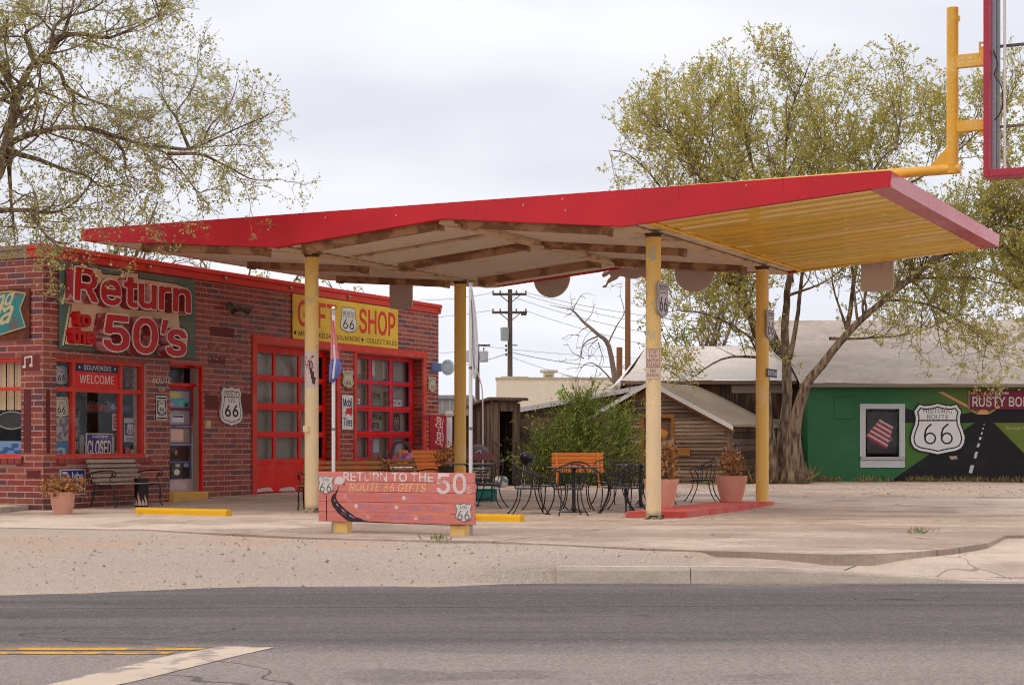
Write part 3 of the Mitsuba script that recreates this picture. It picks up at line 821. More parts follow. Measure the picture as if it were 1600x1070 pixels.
def soffit(a0, z0, a1, z1, pitch, depth, t0=TF + 0.05, t1=TB - 0.05, wave=False):
    t = np.arange(t0, t1, pitch / (20 if wave else 8))
    ph = (t - t0) / pitch % 1
    rib = np.clip(np.abs(ph - 0.5) * 8 - 2.6, 0, 1)
    z = -depth * rib
    if wave:        # sheet-metal pans: narrow ribs, each pan a little bowed and tilted its own way
        pan = np.floor((t - t0) / pitch).astype(int)
        g_ = np.random.default_rng(4)
        bow, tilt = g_.uniform(-0.006, 0.010, pan.max() + 2), g_.uniform(-0.012, 0.012, pan.max() + 2)
        z = -depth * np.clip(1 - np.minimum(ph, 1 - ph) / 0.10, 0, 1) + bow[pan] * np.sin(np.pi * ph) + tilt[pan] * np.sin(2 * np.pi * ph) * 0.4
    v = np.vstack([np.column_stack([np.full(len(t), a), zz + z, -t]) for a, zz in ((a0, z0), (a1, z1))])
    i = np.arange(len(t) - 1)
    n = len(t)
    return trimesh.Trimesh(v, np.vstack([np.stack([i, i + 1, i + 1 + n], 1), np.stack([i, i + 1 + n, i + n], 1)]), process=False)


can.add('soffit', soffit(AL + 0.06, 4.66, VL - 0.0, 4.345, 0.29, 0.035), 'soffit_cream')
can.add('soffit', soffit(VL + 0.0, 4.345, RG, 4.64, 0.29, 0.035), 'soffit_cream')
can.add('soffit', soffit(RG, 4.64, VR, 4.345, 0.29, 0.035), 'soffit_cream')
can.add('soffit', soffit(VR, 4.345, 6.36, 4.37, 0.34, 0.015), 'soffit_cream')
can.add('soffit', soffit(6.36, 4.362, AR - 0.28, 4.615, 0.44, 0.024, wave=True), 'yellow_gloss', smooth=True, label='glossy yellow corrugated soffit of the right wing')
front = Polygon([(AL, 4.833), (AL, 4.638), (VL, 4.312), (RG, 4.592), (VR, 4.305), (AR, 4.622), (AR, 4.833)])
can.add('front_fascia', extr(front, -TF - 0.05, -TF), 'fascia_red')
for a in (AL + 2.2, VL + 1.4, RG + 0.6, VR + 0.9, AR - 1.5):
    can.add('fascia_seam', box(a - 0.003, a + 0.003, 4.62, 4.83, -TF + 0.0005, -TF + 0.003), C(150, 20, 34, 50))
for a, z in ((0.9, 4.72), (2.2, 4.68), (5.05, 4.75), (5.1, 4.58), (4.4, 4.70), (7.9, 4.76)):
    can.add('paint_chip', extr(Polygon(jag([(a, z), (a + 0.02, z + 0.005), (a + 0.015, z + 0.035), (a, z)], 0.01, 0.008, int(a * 10))), -TF, -TF + 0.002), C(216, 196, 190))
can.add('rear_fascia', extr(front, -TB, -TB + 0.05), 'fascia_red')
lip = lambda a0, z0, a1, z1, o0, o1: hull([(a, z + dz, o) for a, z in ((a0, z0), (a1, z1)) for dz in (-0.002, 0.018) for o in (o0, o1)])
for o0, o1 in ((-TF - 0.13, -TF - 0.051), (-TB + 0.051, -TB + 0.13)):
    can.add('fascia_lip', cat([lip(AL, 4.64, VL, 4.315, o0, o1), lip(VL, 4.315, RG, 4.595, o0, o1), lip(RG, 4.595, VR, 4.308, o0, o1), lip(VR, 4.308, AR, 4.625, o0, o1)]), 'fascia_red')
can.add('side_fascia', box(AL - 0.012, AL + 0.04, 4.636, 4.83, -TB, -TF - 0.001), 'fascia_red')
can.add('side_fascia', hull([(a, z, o) for a, z in ((AR - 0.30, 4.60), (AR - 0.002, 4.618), (AR + 0.012, 4.83), (AR - 0.05, 4.83), (AR - 0.3, 4.66)) for o in (-TB + 0.004, -TF - 0.052)]), 'fascia_side', label='sun-faded red box fascia at the right end')
scuff = Polygon(jag([(-0.16, 0), (0.14, 0.0), (0.18, 0.09), (0.02, 0.07), (-0.03, 0.2), (-0.06, 0.06), (-0.16, 0.05), (-0.16, 0)], 0.02, 0.03, 5))
can.add('dent', tr(extr(scuff, 0, 0.006), frame(PL + D2 * (AR + 0.008) + D1 * 4.7 + np.array([0, 0, 4.622]), D1)), C(96, 20, 32, 50))
can.add('roof', box(AL + 0.05, AR - 0.06, 4.77, 4.80, -TB + 0.06, -TF - 0.06), 'white_paint')
can.add('ridge_beam', box(RG - 0.13, RG + 0.13, 4.53, 4.60, -TB + 0.14, -TF - 0.14, 0.01), 'rust_paint')
for a in (VL, VR):
    can.add('valley_gutter', box(a - 0.14, a + 0.14, 4.30, 4.328, -TB + 0.14, -TF - 0.14, 0.006), 'rust_paint')
can.add('purlin', hull([(a, z + dz, o) for a, z in ((VL + 0.2, 4.345), (RG - 0.14, 4.60)) for dz in (-0.03, 0) for o in (-1.0, -1.06)]), 'rust_paint')
can.add('edge_trim', box(6.34, 6.44, 4.325, 4.36, -TB + 0.15, -TF - 0.15, 0.006), 'yellow_gloss')
can.add('edge_trim', hull([(a, z + dz, o) for a, z in ((6.36, 4.335), (AR - 0.3, 4.60)) for dz in (-0.02, 0) for o in (-TB + 0.14, -TB + 0.30)]), 'yellow_gloss')
posts = ((0.0, 0.0, 'post_faded'), (6.115, 0.0, 'post_faded'), (0.0, 5.25, 'post_deep'), (6.115, 5.25, 'post_deep'))
for a, t, m in posts:
    q = PL + D2 * a + D1 * t
    zb = float(pad_z(q[0], q[1])) + (0.095 if (a > 3 and t > 3) else 0)
    inv = np.linalg.inv(CM)
    p = can.add('post', tr(lathe([(0, zb), (0.115, zb), (0.115, 4.22), (0, 4.22)], 32), zrot(q[0], q[1], 0, 0)) if False else lathe([(0.115, zb), (0.115, 4.25)], 36).apply_transform(inv @ zrot(q[0], q[1], 0, 0)), m, smooth=True)
    can.add('cap', lathe([(0.0, 4.245), (0.117, 4.245), (0.117, 4.285), (0.14, 4.287), (0.14, 4.302), (0, 4.302)], 28).apply_transform(inv @ zrot(q[0], q[1], 0, 0)), C(84, 66, 52, 80), parent=p)
    if t == 0:
        foot = cat([lathe([(0.118, zb - 0.01), (0.122, zb + 0.02), (0.1175, zb + 0.055 + 0.0), (0.1172, zb + 0.06)], 28), box(0.09, 0.16, -0.05, 0.03, zb - 0.01, zb + 0.07, 0.01), box(-0.15, -0.09, -0.1, -0.04, zb - 0.01, zb + 0.03, 0.01)])
        can.add('foot', foot.apply_transform(inv @ zrot(q[0], q[1], 0, 0)), mat('foot_rust', proc(lambda p, n, uv: mix(lin(70, 58, 52), lin(182, 164, 140), smoothstep(0.4, 0.6, fbm(p.x * 14, p.y * 14, p.z * 14, 3)))), 0.9), parent=p)
        if a > 3:
            pass
can.place('canopy', 'folded-plate filling station canopy with red fascia on four yellow posts', 'canopy', CM)

# fluorescent fixtures below the soffit
fx = Kit()
fx.add('housing', box(-1.25, 1.25, -0.06, 0.0, -0.12, 0.12, 0.008), 'fixture_brown')
fx.add('reflector', hull([(x, y, z) for x in (-1.22, 1.22) for y, z in ((-0.06, -0.11), (-0.06, 0.11), (-0.125, -0.05), (-0.125, 0.05))]), 'fixture_brown')
for x in (-1.25, 1.22):
    fx.add('end_cap', box(x - 0.005, x + 0.035, -0.14, 0.004, -0.13, 0.13, 0.006), 'fixture_brown')
for row, t in enumerate((-0.68, 2.42, 5.5)):
    for a0, z0, a1, z1, wing in ((-2.92, 4.57, -0.42, 4.375, 'left wing'), (0.34, 4.38, 2.80, 4.62, 'middle left bay'), (3.24, 4.62, 5.68, 4.375, 'middle right bay')):
        p0, p1 = (PL + D2 * a + D1 * t + np.array([0, 0, z - 0.022]) for a, z in ((a0, z0), (a1, z1)))
        fx.place('light_fixture', 'rusty brown fluorescent fixture under the %s of the canopy, %s row' % (wing, ('front', 'middle', 'rear')[row]), 'light fixture', frame((p0 + p1) / 2, p1 - p0), 'fluorescent fixtures under the canopy')

# signs hung behind the rear fascia, seen from their backs
back = mat('sign_back', lin(204, 192, 180), 0.8)
def hung(a, z, poly, label, cat_='sign', group=None):
    M = frame(PL + D2 * a + D1 * (TB + 0.03) + np.array([0, 0, z]), D2)
    k = Kit()
    k.add('panel', extr(poly, -0.03, 0), 'sign_back')
    for hx in (-0.12, 0.09):
        k.add('hanger', box(hx, hx + 0.03, 0.0, 0.22, 0.0005, 0.014), 'sign_back')
        k.add('bolt', lathe([(0, 0.014), (0.012, 0.014), (0.011, 0.024), (0, 0.025)], 8).apply_translation((hx + 0.015, 0.03, 0)), 'sign_back')
    k.place('hanging_sign', label, cat_, M, group)


rr = lambda x0, y0, x1, y1, r: sbox(x0 + r, y0 + r, x1 - r, y1 - r).buffer(r)
hung(-2.28, 4.36, unary_union([rr(-0.275, -0.385, 0.275, 0.3, 0.06), rr(-0.2, -0.40, 0.2, 0, 0.1)]), 'brown back of a rounded rectangular sign hanging above the gift shop sign')
hung(1.2, 4.47, Point(0, 0).buffer(0.40, 32), 'brown back of a round sign hanging left of the winged shape')
hung(4.23, 4.47, Point(0, 0).buffer(0.41, 32), 'brown back of a round sign hanging just right of the front right post')
hung(7.77, 4.34, rr(-0.30, -0.41, 0.30, 0.25, 0.04), 'brown back of a rectangular sign hanging under the right wing')
peg = Polygon([(0.62, 0.30), (0.12, 0.20), (0.02, 0.16), (-0.10, 0.10), (-0.20, 0.065), (-0.28, 0.06), (-0.33, 0.0), (-0.30, -0.045), (-0.25, -0.03), (-0.16, 0.02), (-0.14, -0.04), (-0.19, -0.09), (-0.22, -0.14), (-0.25, -0.20), (-0.31, -0.215), (-0.31, -0.25), (-0.24, -0.245), (-0.20, -0.17), (-0.12, -0.135),
               (-0.02, -0.095), (0.05, -0.035), (0.14, -0.055), (0.22, -0.10), (0.40, -0.10), (0.52, -0.06), (0.62, -0.12), (0.72, -0.1), (0.66, 0.0), (0.78, 0.12)])
hung(2.62, 4.47, peg, 'brown back of a flying horse cut-out hanging beside the front right post')

# pipe bracket with the empty sign cabinet
br = Kit()
Y_ = 'yellow_paint'
o_ = 0.2
br.add('arm', tube([(6.2, 4.895, o_), (10.73, 4.92, o_)], 0.070, 24), Y_, smooth=40)
br.add('upright', tube([(10.62, 4.86, o_), (10.62, 7.14, o_)], 0.079, 24), Y_, smooth=40)
br.add('gusset', extr(Polygon([(10.56, 4.95), (10.56, 5.24), (10.50, 5.18), (10.34, 5.02), (10.30, 4.97)]), o_ - 0.012, o_ + 0.012), Y_)
for z0, z1, tab in ((6.30, 6.48, 1), (5.42, 5.57, -1)):
    b = br.add('bracket', box(10.66, 11.09, z0, z1, o_ - 0.045, o_ + 0.045, 0.006), Y_)
    tz = (z1, z1 + 0.15) if tab > 0 else (z0 - 0.07, z0)
    br.add('tab', extr(sbox(10.98, tz[0], 11.068, tz[1]).difference(sbox(11.0, tz[0] + 0.085, 11.05, tz[1] - 0.02) if tab > 0 else Polygon()), o_ - 0.02, o_ + 0.02), Y_, parent=b)
    if tab > 0:
        br.add('bolt', cat([cat([lathe([(0, 0), (0.014, 0), (0.012, 0.012), (0, 0.012)], 10)]).apply_translation((x, y, o_ + 0.045)) for x in (10.76, 10.87) for y in (z0 + 0.06, z0 + 0.12)]), 'white_paint', parent=b)
br.add('stub', box(10.695, 10.72, 6.95, 7.02, o_ - 0.02, o_ + 0.02), Y_)
br.place('sign_bracket', 'yellow steel pipe bracket rising from the right end of the canopy', 'bracket', CM)

cb = Kit()
cr = mat('cabinet_red', wear(lin(176, 30, 56), lin(150, 30, 52), 0.5, 3.0), 0.35, spec=0.5, coat=0.3)
A0, A1, Z0, Z1, O0, O1 = 11.07, 13.6, 4.75, 8.6, 0.02, 0.38
for q in ((A0, A0 + 0.075, Z0, Z1), (A1 - 0.075, A1, Z0, Z1), (A0 + 0.076, A1 - 0.076, Z0 + 0.001, Z0 + 0.10), (A0 + 0.076, A1 - 0.076, Z1 - 0.08, Z1 - 0.001)):
    cb.add('frame', box(*q, O0, O1, 0.006), 'cabinet_red')
cb.add('channel', box(A0 + 0.077, A0 + 0.13, Z0 + 0.101, Z1 - 0.09, 0.06, 0.16), 'steel')
cb.add('channel', box(A0 + 0.135, A0 + 0.17, Z0 + 0.101, Z1 - 0.09, 0.06, 0.12), C(150, 152, 156, 50))
cb.add('rail', box(A0 + 0.08, A1 - 0.08, 5.46, 5.49, 0.03, 0.09), C(122, 104, 92, 60))
cb.add('rail', box(A0 + 0.08, A1 - 0.08, 6.56, 6.59, 0.03, 0.09), C(96, 88, 88, 60))
cb.add('tube', tube([(A0 + 0.26, Z0 + 0.11, 0.24), (A0 + 0.26, Z1 - 0.1, 0.24)], 0.019, 10), 'white_paint', smooth=True)
cb.add('tube', tube([(A0 + 0.95, Z0 + 0.11, 0.24), (A0 + 0.95, Z1 - 0.1, 0.24)], 0.019, 10), 'white_paint', smooth=True)
cb.add('cable', tube(smooth_line([(A0 + 0.1, 6.5, 0.2), (A0 + 0.16, 6.3, 0.22), (A0 + 0.12, 6.16, 0.22), (A0 + 0.21, 6.0, 0.22), (A0 + 0.23, 5.75, 0.22), (A0 + 0.17, 5.6, 0.2), (A0 + 0.1, 5.56, 0.15)], 26), 0.008, 6), 'iron')
cb.place('sign_cabinet', 'empty red sign cabinet frame hung from the yellow pipe bracket', 'sign frame', CM)

# ------------------------------------------------------------------ signs on the brick wall
def glyphs(s, bold=False):
    """The letters of s as one shapely outline, capitals 1 tall, starting at x = 0."""
    m = meshkit.text_mesh(s, 1.0, 1.0, bold)
    f = m.vertices[m.faces]
    top = f[(f[:, :, 2] > 0.5).all(1)][:, :, :2]
    p = unary_union([Polygon(t).buffer(1e-4) for t in top])
    return affinity.translate(p, -p.bounds[0], 0)


rs = Kit()
bg = mat('board_green', wear(lin(92, 116, 104), lin(128, 132, 112), 0.5, 3.0), 0.6)
bt = mat('board_cream', wear(lin(238, 208, 168), lin(222, 184, 140), 0.5, 2.0), 0.6)
letter_side = mat('letter_side', wear(lin(158, 52, 60), lin(206, 150, 150), 0.8, 5.0, 0.5, 0.66), 0.5)
sign_red = mat('letter_red', wear(lin(196, 16, 20), lin(204, 40, 36), 0.5, 5.0), 0.4)
lw = C(222, 208, 204, 60)
rs.add('backboard', tr(box(0.367, 4.177, 2.775, 4.277, 0.02, 0.055, 0.004), np.eye(4)), 'board_green')
cream = Polygon([(0.642, 4.255), (1.294, 4.262), (1.43, 4.172), (1.958, 4.184), (2.029, 4.262), (2.43, 4.264), (2.416, 4.178), (3.5, 4.172), (3.75, 4.14), (3.896, 4.05), (3.865, 3.561), (3.63, 3.555), (3.652, 3.354), (3.802, 3.344), (3.912, 3.254), (3.865, 2.863), (3.724, 2.80), (3.186, 2.80), (3.035, 2.955), (2.826, 2.926), (2.723, 2.81), (2.3, 2.80), (2.114, 2.861), (1.987, 2.809), (1.458, 2.80), (1.308, 2.838), (0.409, 2.835), (0.59, 3.541), (0.402, 3.544)])
rs.add('cream_board', extr(cream, 0.056, 0.10), 'board_cream')
rs.add('board_edge', extr(cream.difference(cream.buffer(-0.02)), 0.0995, 0.103), C(70, 66, 62, 70))


def channel(s, x0, x1, y, cap, o, deep, shear=0.0, rim=True, xh=None):
    g = glyphs(s, True)
    bx0, by0, bx1, by1 = g.bounds
    g = affinity.affine_transform(g, [(x1 - x0) / (bx1 - bx0), shear * 0, 0, cap, x0 - bx0 * (x1 - x0) / (bx1 - bx0), y])
    if shear:
        g = affinity.skew(g, xs=math.degrees(math.atan(shear)), origin=(x0, y))
    g = g.buffer(0.007 if rim else 0.004)
    l = rs.add('letter', extr(g.buffer(0.02 if rim else 0.006), o, o + deep), 'letter_side' if rim else 'letter_red')
    if rim:
        rs.add('rim', extr(g.buffer(0.021), o + deep - 0.004, o + deep + 0.004), lw, parent=l)
        rs.add('face', extr(g.buffer(-0.006), o + deep, o + deep + 0.009), 'letter_red', parent=l)


for s, a, b, y in (('R', 0.47, 1.07, 3.632), ('e', 1.16, 1.70, 3.622), ('t', 1.78, 2.16, 3.628), ('u', 2.19, 2.70, 3.632), ('r', 2.775, 3.12, 3.636), ('n', 3.19, 3.73, 3.640)):
    channel(s, a, b, y, 0.54, 0.10, 0.18, 0.05 if s == 'R' else 0.02)
for s, a, b, y, cp in (('5', 1.17, 1.87, 2.812, 0.595), ('0', 1.96, 2.66, 2.812, 0.595), ('’', 2.76, 2.95, 2.82, 0.595), ('s', 2.92, 3.52, 2.812, 0.60)):
    channel(s, a, b, y, cp, 0.10, 0.23, 0.05)
channel('to', 0.57, 0.95, 3.2, 0.235, 0.10, 0.14, 0.02, False)
channel('the', 0.46, 1.07, 2.90, 0.25, 0.10, 0.14, 0.02, False)
rs.place('return_sign', 'big sign with raised red letters on cream and green boards, reading Return to the 50’s', 'sign', WM)

gs = Kit()
gy_ = mat('gift_yellow', wear(lin(234, 190, 62), lin(222, 176, 58), 0.6, 1.5), 0.55)
gs.add('board', box(7.545, 11.909, 3.36, 4.30, 0.016, 0.05, 0.004), 'gift_yellow')
gr_ = C(214, 66, 30, 55)
gk = C(46, 40, 30, 70)
gs.add('lettering', txt('GIFT', 7.71, 3.655, 0.515, 1.53, 0.05, 0.004, bold=True), gr_)
gs.add('lettering', txt('SHOP', 10.18, 3.655, 0.515, 1.60, 0.05, 0.004, bold=True), gr_)
for s, a, w in (('MEMORABILIA', 7.74, 1.27), ('SOUVENIRS', 9.2, 0.99), ('COLLECTIBLES', 10.5, 1.33)):
    gs.add('lettering', txt(s, a, 3.435, 0.10, w, 0.05, 0.004, shear=0.12), gk)
for a in (7.62, 9.08, 10.32):
    gs.add('bullet', extr(Point(a, 3.49).buffer(0.04), 0.049, 0.054), gk)
o = shield(0.70, 0.585, 9.73, 3.605)
sh = gs.add('shield', extr(o, 0.049, 0.058), C(222, 216, 204))
gs.add('outline', extr(o.difference(o.buffer(-0.014)), 0.0575, 0.060), gk, parent=sh)
gs.add('bar', extr(sbox(9.46, 3.955, 10.0, 3.965), 0.0575, 0.060), gk, parent=sh)
gs.add('lettering', txt('ROUTE', 9.73, 3.99, 0.085, 0.46, 0.058, 0.003, centre=True), gk, parent=sh)
gs.add('lettering', txt('66', 9.73, 3.69, 0.22, 0.46, 0.058, 0.003, centre=True), gk, parent=sh)
gs.place('gift_shop_sign', 'yellow GIFT SHOP board above the garage doors', 'sign', WM)


def wat(r, u, o=0.018):
    return WM @ np.array([[1, 0, 0, r], [0, 1, 0, u], [0, 0, 1, o], [0, 0, 0, 1.0]])


ink = C(34, 32, 36, 60)
cream_face = C(206, 194, 166, 60)
shield_kit(0.75, 0.77, [('ROUTE', .77, .12, .52), ('US', .60, .095, .30), ('66', .24, .28, .60)], C(240, 234, 230), ink, C(200, 194, 190), bar=.725).place('route_shield', 'white ROUTE US 66 shield on the brick between the entrance and the garage doors', 'sign', wat(5.362, 1.505))
shield_kit(0.45, 0.40, [('ROUTE', .77, .11, .5), ('66', .2, .26, .5)], cream_face, C(110, 96, 76), kind=OLDSH, bar=.7).place('route_shield', 'cream shield on the brick pier above the tall white tyre sign', 'sign', wat(9.735, 2.385))
shield_kit(0.37, 0.37, [('ROUTE', .77, .11, .5), ('66', .2, .26, .5)], cream_face, C(128, 112, 88), kind=OLDSH, bar=.7).place('route_shield', 'cream shield on the brick right of the garage doors, under the blue disc', 'sign', wat(13.57, 2.41))
mb = Kit()
mb.add('board', box(9.505, 9.962, 1.47, 2.23, 0.016, 0.03), C(224, 220, 214))
mb.add('lettering', txt('Mobil', 9.545, 1.98, 0.17, 0.38, 0.03, 0.003, bold=True), C(36, 42, 84))
mb.add('lettering', txt('Tires', 9.555, 1.55, 0.17, 0.36, 0.03, 0.003, bold=True), C(36, 42, 84))
horse = affinity.scale(peg, 0.30, 0.42, origin=(0, 0))
horse = unary_union([affinity.translate(horse, 9.71, 1.845), Polygon([(9.72, 1.84), (9.66, 1.93), (9.74, 1.95), (9.80, 1.87)]), Polygon([(9.8, 1.84), (9.84, 1.92), (9.89, 1.91), (9.86, 1.87)]), Polygon([(9.83, 1.81), (9.9, 1.77), (9.89, 1.75), (9.8, 1.8)])])
mb.add('emblem', extr(horse, 0.029, 0.034), C(206, 36, 40))
mb.place('tyre_sign', 'tall white enamel tyre sign with a red flying horse on the pier', 'sign', WM)
r6 = Kit()
r6.add('board', box(3.03, 3.33, 1.585, 2.04, 0.016, 0.028), C(206, 204, 200))
r6.add('field', box(3.05, 3.31, 1.70, 1.955, 0.0275, 0.031), ink)
r6.add('band', cat([box(3.05, 3.31, 1.985, 2.01, 0.0275, 0.031), box(3.05, 3.31, 1.61, 1.635, 0.0275, 0.031)]), ink)
r6.add('shield', extr(shield(0.22, 0.24, 3.18, 1.71), 0.0305, 0.034), C(214, 212, 208))
r6.add('lettering', txt('66', 3.18, 1.745, 0.09, 0.13, 0.034, 0.002, bold=True, centre=True), ink)
r6.add('lettering', txt('ROUTE', 3.18, 1.88, 0.03, 0.13, 0.034, 0.002, bold=True, centre=True), ink)
r6.add('lettering', txt('HISTORIC', 3.18, 1.665, 0.025, 0.2, 0.028, 0.003, bold=True, centre=True), ink)
r6.place('route_plaque', 'small black and white 66 plaque left of the entrance door', 'sign', WM)
fl = Kit()
fl.add('base', lathe([(0, 0), (0.07, 0), (0.07, 0.03), (0.03, 0.05), (0.03, 0.12), (0, 0.12)], 14).apply_transform(wat(5.45, 3.80)), C(60, 52, 48))
for dr2, du in ((-0.22, 0.04), (0.2, 0.0)):
    fl.add('lamp_head', lathe([(0, -0.14), (0.04, -0.13), (0.055, -0.03), (0.085, 0.05), (0.09, 0.1), (0.075, 0.1), (0, 0.06)], 14).apply_transform(wat(5.45 + dr2, 3.83 + du, 0.16) @ np.array(T().rotate([1, 0, 0], 30).rotate([0, 1, 0], 80 * np.sign(dr2)).matrix, float).reshape(4, 4)), C(84, 72, 64))
    fl.add('arm', rod((0, 0, 0), (dr2 * 0.6, 0.02, 0.06), 0.018).apply_transform(wat(5.45, 3.80, 0.11)), C(60, 52, 48))
fl.place('floodlight', 'twin-headed grey floodlight on the brick wall under the coping', 'light')
lamp = Kit()
lamp.add('bulb', lathe([(0, 0), (0.02, 0.005), (0.026, 0.03), (0.016, 0.06), (0, 0.06)], 10), C(206, 196, 180))
lamp.add('socket', lathe([(0.02, 0.055), (0.022, 0.1), (0, 0.1)], 10), C(120, 90, 80))
for r, wh_ in ((0.9, 'over the R of the big raised sign'), (2.75, 'over the right half of the big raised sign'), (5.1, 'over the twin floodlight'), (7.4, 'at the left end of the yellow board'), (9.7, 'over the shield of the yellow board'), (12.0, 'at the right end of the yellow board'), (13.9, 'at the far right corner of the shop')):
    M = wat(r, 4.41, 0.05) @ np.array([[0, 0, -1, 0.06], [1, 0, 0, 0], [0, -1, 0, 0.03], [0, 0, 0, 1.0]]).astype(float)
    lamp.place('coping_bulb', 'bare bulb on the shop coping ' + wh_, 'light bulb', M, 'bulbs along the shop coping')
# blue projecting disc
bd = Kit()
bd.add('arm', tr(box(0.02, 0.27, -0.10, 0.10, -0.02, 0.02, 0.008), np.eye(4)), C(112, 154, 208))
bd.add('disc', lathe([(0, -0.03), (0.17, -0.03), (0.19, 0), (0.17, 0.03), (0, 0.03)], 30).apply_translation((0.45, 0, 0)), C(196, 220, 232, 25), smooth=40)
bd.add('ring', lathe([(0.10, 0.031), (0.125, 0.036), (0.14, 0.031)], 30).apply_translation((0.45, 0, 0)), C(164, 200, 222, 30))
bd.place('disc_sign', 'pale blue round sign projecting from the right end of the brick wall', 'sign', frame(CORNER + D1 * 13.6 + np.array([0, 0, 3.0]), np.array([D2[0], D2[1], 0])))
# teal metal sign on the front wall, cut by the frame
ts = Kit()
ts.add('backing', box(-1.9, -0.265, 2.93, 3.80, 0.016, 0.04), mat('rusty_board', wear(lin(122, 62, 40), lin(84, 50, 36), 0.8, 4.0, 0.4, 0.6), 0.85))
tl = Polygon([(-1.8, 3.75), (-0.645, 3.77), (-0.31, 3.72), (-0.45, 3.45), (-0.325, 3.13), (-0.62, 3.07), (-0.95, 3.0), (-1.8, 2.97)])
ts.add('arrow', extr(tl, 0.0395, 0.055), mat('teal_worn', wear(lin(50, 132, 136), lin(126, 84, 56), 0.75, 4.0, 0.56, 0.68), 0.6))
ts.add('edge', extr(tl.difference(tl.buffer(-0.022)), 0.0545, 0.06), C(196, 166, 120))
ts.add('lettering', txt('ing', -1.12, 3.47, 0.26, 0.46, 0.055, 0.004, bold=True, shear=0.5, slope=0.14), C(206, 186, 140))
ts.add('lettering', txt('ola', -1.36, 3.14, 0.36, 0.66, 0.055, 0.004, bold=True, shear=0.5, slope=0.14), C(206, 186, 140))
ts.place('teal_sign', 'rusty teal arrow-shaped sign with cream script on the front wall', 'sign', FM)
wp = Kit()
wp.add('panel', box(0.888, 2.092, 2.132, 2.563, -0.105, -0.085), 'door_red')
wp.add('band', box(0.92, 2.06, 2.42, 2.555, -0.0855, -0.08), C(42, 48, 84))
wp.add('lettering', txt('SOUVENIRS', 1.5, 2.447, 0.088, 0.74, -0.08, 0.004, centre=True), C(220, 212, 208))
wp.add('lettering', txt('WELCOME', 1.49, 2.215, 0.145, 0.92, -0.085, 0.004, centre=True, bold=False), C(224, 214, 208))
star = lambda x, y, r: extr(Polygon([(x + r * (1 if q % 2 == 0 else 0.42) * math.sin(q * math.pi / 5), y + r * (1 if q % 2 == 0 else 0.42) * math.cos(q * math.pi / 5)) for q in range(10)]), -0.081, -0.076)
wp.add('star', star(1.02, 2.49, 0.035), C(220, 212, 208))
wp.add('star', star(1.97, 2.49, 0.035), C(220, 212, 208))
wp.place('welcome_sign', 'red and navy SOUVENIRS WELCOME panel in the top middle of the shop window', 'sign', WM)

# ------------------------------------------------------------------ things in the shop window
def flat(name, label, q, col, cat_='sign', extra=(), o=-0.3):
    k = Kit()
    k.add('board', box(q[0], q[1], q[2], q[3], o - 0.006, o), C(*col))
    for nm, m, c in extra:
        k.add(nm, m, C(*c))
    k.place(name, label, cat_, WM)


shield_kit(0.34, 0.33, [('US', .62, .12, .3), ('66', .2, .33, .55)], C(206, 206, 206), ink).place('window_shield', 'white US 66 shield in the top left pane of the shop window', 'sign', wat(0.79, 2.18, -0.32))
shield_kit(0.42, 0.36, [('US', .62, .12, .25), ('66', .2, .33, .5)], C(216, 210, 178), ink).place('window_shield', 'cream US 66 shield in the lower left pane of the shop window', 'sign', wat(0.79, 1.61, -0.32))
k = Kit()
k.add('hem', box(0.5, 1.05, 1.19, 1.6, -0.306, -0.3), C(176, 166, 166))
k.add('print', cat([extr(affinity.rotate(affinity.scale(Point(0.62 + 0.36 * a, 1.25 + 0.3 * b).buffer(0.05), 1.6, 0.7), 360 * c), -0.3, -0.297) for a, b, c in rng.random((9, 3))]), C(116, 104, 110))
k.place('window_poster', 'grey printed cloth hanging low in the left of the shop window', 'poster', WM)
flat('window_poster', 'bright blue poster at the bottom left of the shop window', (0.5, 1.03, 0.915, 1.17), (52, 128, 178), 'poster', [('print', cat([extr(affinity.scale(Point(0.60 + 0.3 * a, 0.95 + 0.13 * b).buffer(0.03), 1.5, 0.9), -0.3, -0.297) for a, b in rng.random((8, 2))]), (190, 206, 220))])
k = Kit()
SK = np.array([[1, 0.06, 0, 0], [0, 1, 0, 0], [0, 0, 1, 0], [0, 0, 0, 1.0]])
k.add('board', tr(box(1.33, 2.06, 0.92, 1.33, -0.27, -0.262), SK), C(214, 206, 190))
k.add('field', tr(box(1.35, 2.04, 0.925, 1.315, -0.2625, -0.26), SK), C(58, 52, 130))
k.add('lettering', tr(txt('SORRY WE’RE', 1.70, 1.25, 0.042, 0.42, -0.26, 0.003, bold=True, centre=True), SK), C(214, 206, 190))
k.add('lettering', tr(txt('CLOSED', 1.695, 0.945, 0.25, 0.65, -0.26, 0.003, bold=True, centre=True), SK), C(226, 214, 180))
k.place('closed_sign', 'large navy and cream CLOSED sign standing in the shop window', 'sign', WM)
flat('neon_sign', 'unlit dark neon sign with red CLOSED lettering in the shop window', (1.45, 2.05, 1.70, 1.90), (34, 30, 30), 'sign', [('lettering', txt('CLOSED', 1.5, 1.745, 0.10, 0.5, -0.3, 0.012), (168, 44, 44))])
flat('window_notice', 'small red notice with a white border in the shop window', (2.168, 2.395, 1.39, 1.69), (206, 190, 186), 'notice', [('field', box(2.195, 2.37, 1.42, 1.66, -0.3005, -0.297), (168, 36, 44)), ('bar', cat([box(2.22, 2.345, z, z + 0.025, -0.2975, -0.295) for z in (1.46, 1.52, 1.58)]), (206, 150, 150))], o=-0.3)
k = Kit()
k.add('cloth', extr(Polygon([(2.06, 1.92), (2.06, 1.72), (2.95, 1.76), (2.95, 1.79)]), -0.33, -0.325), C(58, 84, 124))
k.add('band', box(2.05, 2.08, 1.70, 1.93, -0.326, -0.322), C(206, 202, 196))
k.add('lettering', txt('66', 2.16, 1.78, 0.08, 0.22, -0.325, 0.003, bold=True), C(190, 190, 200))
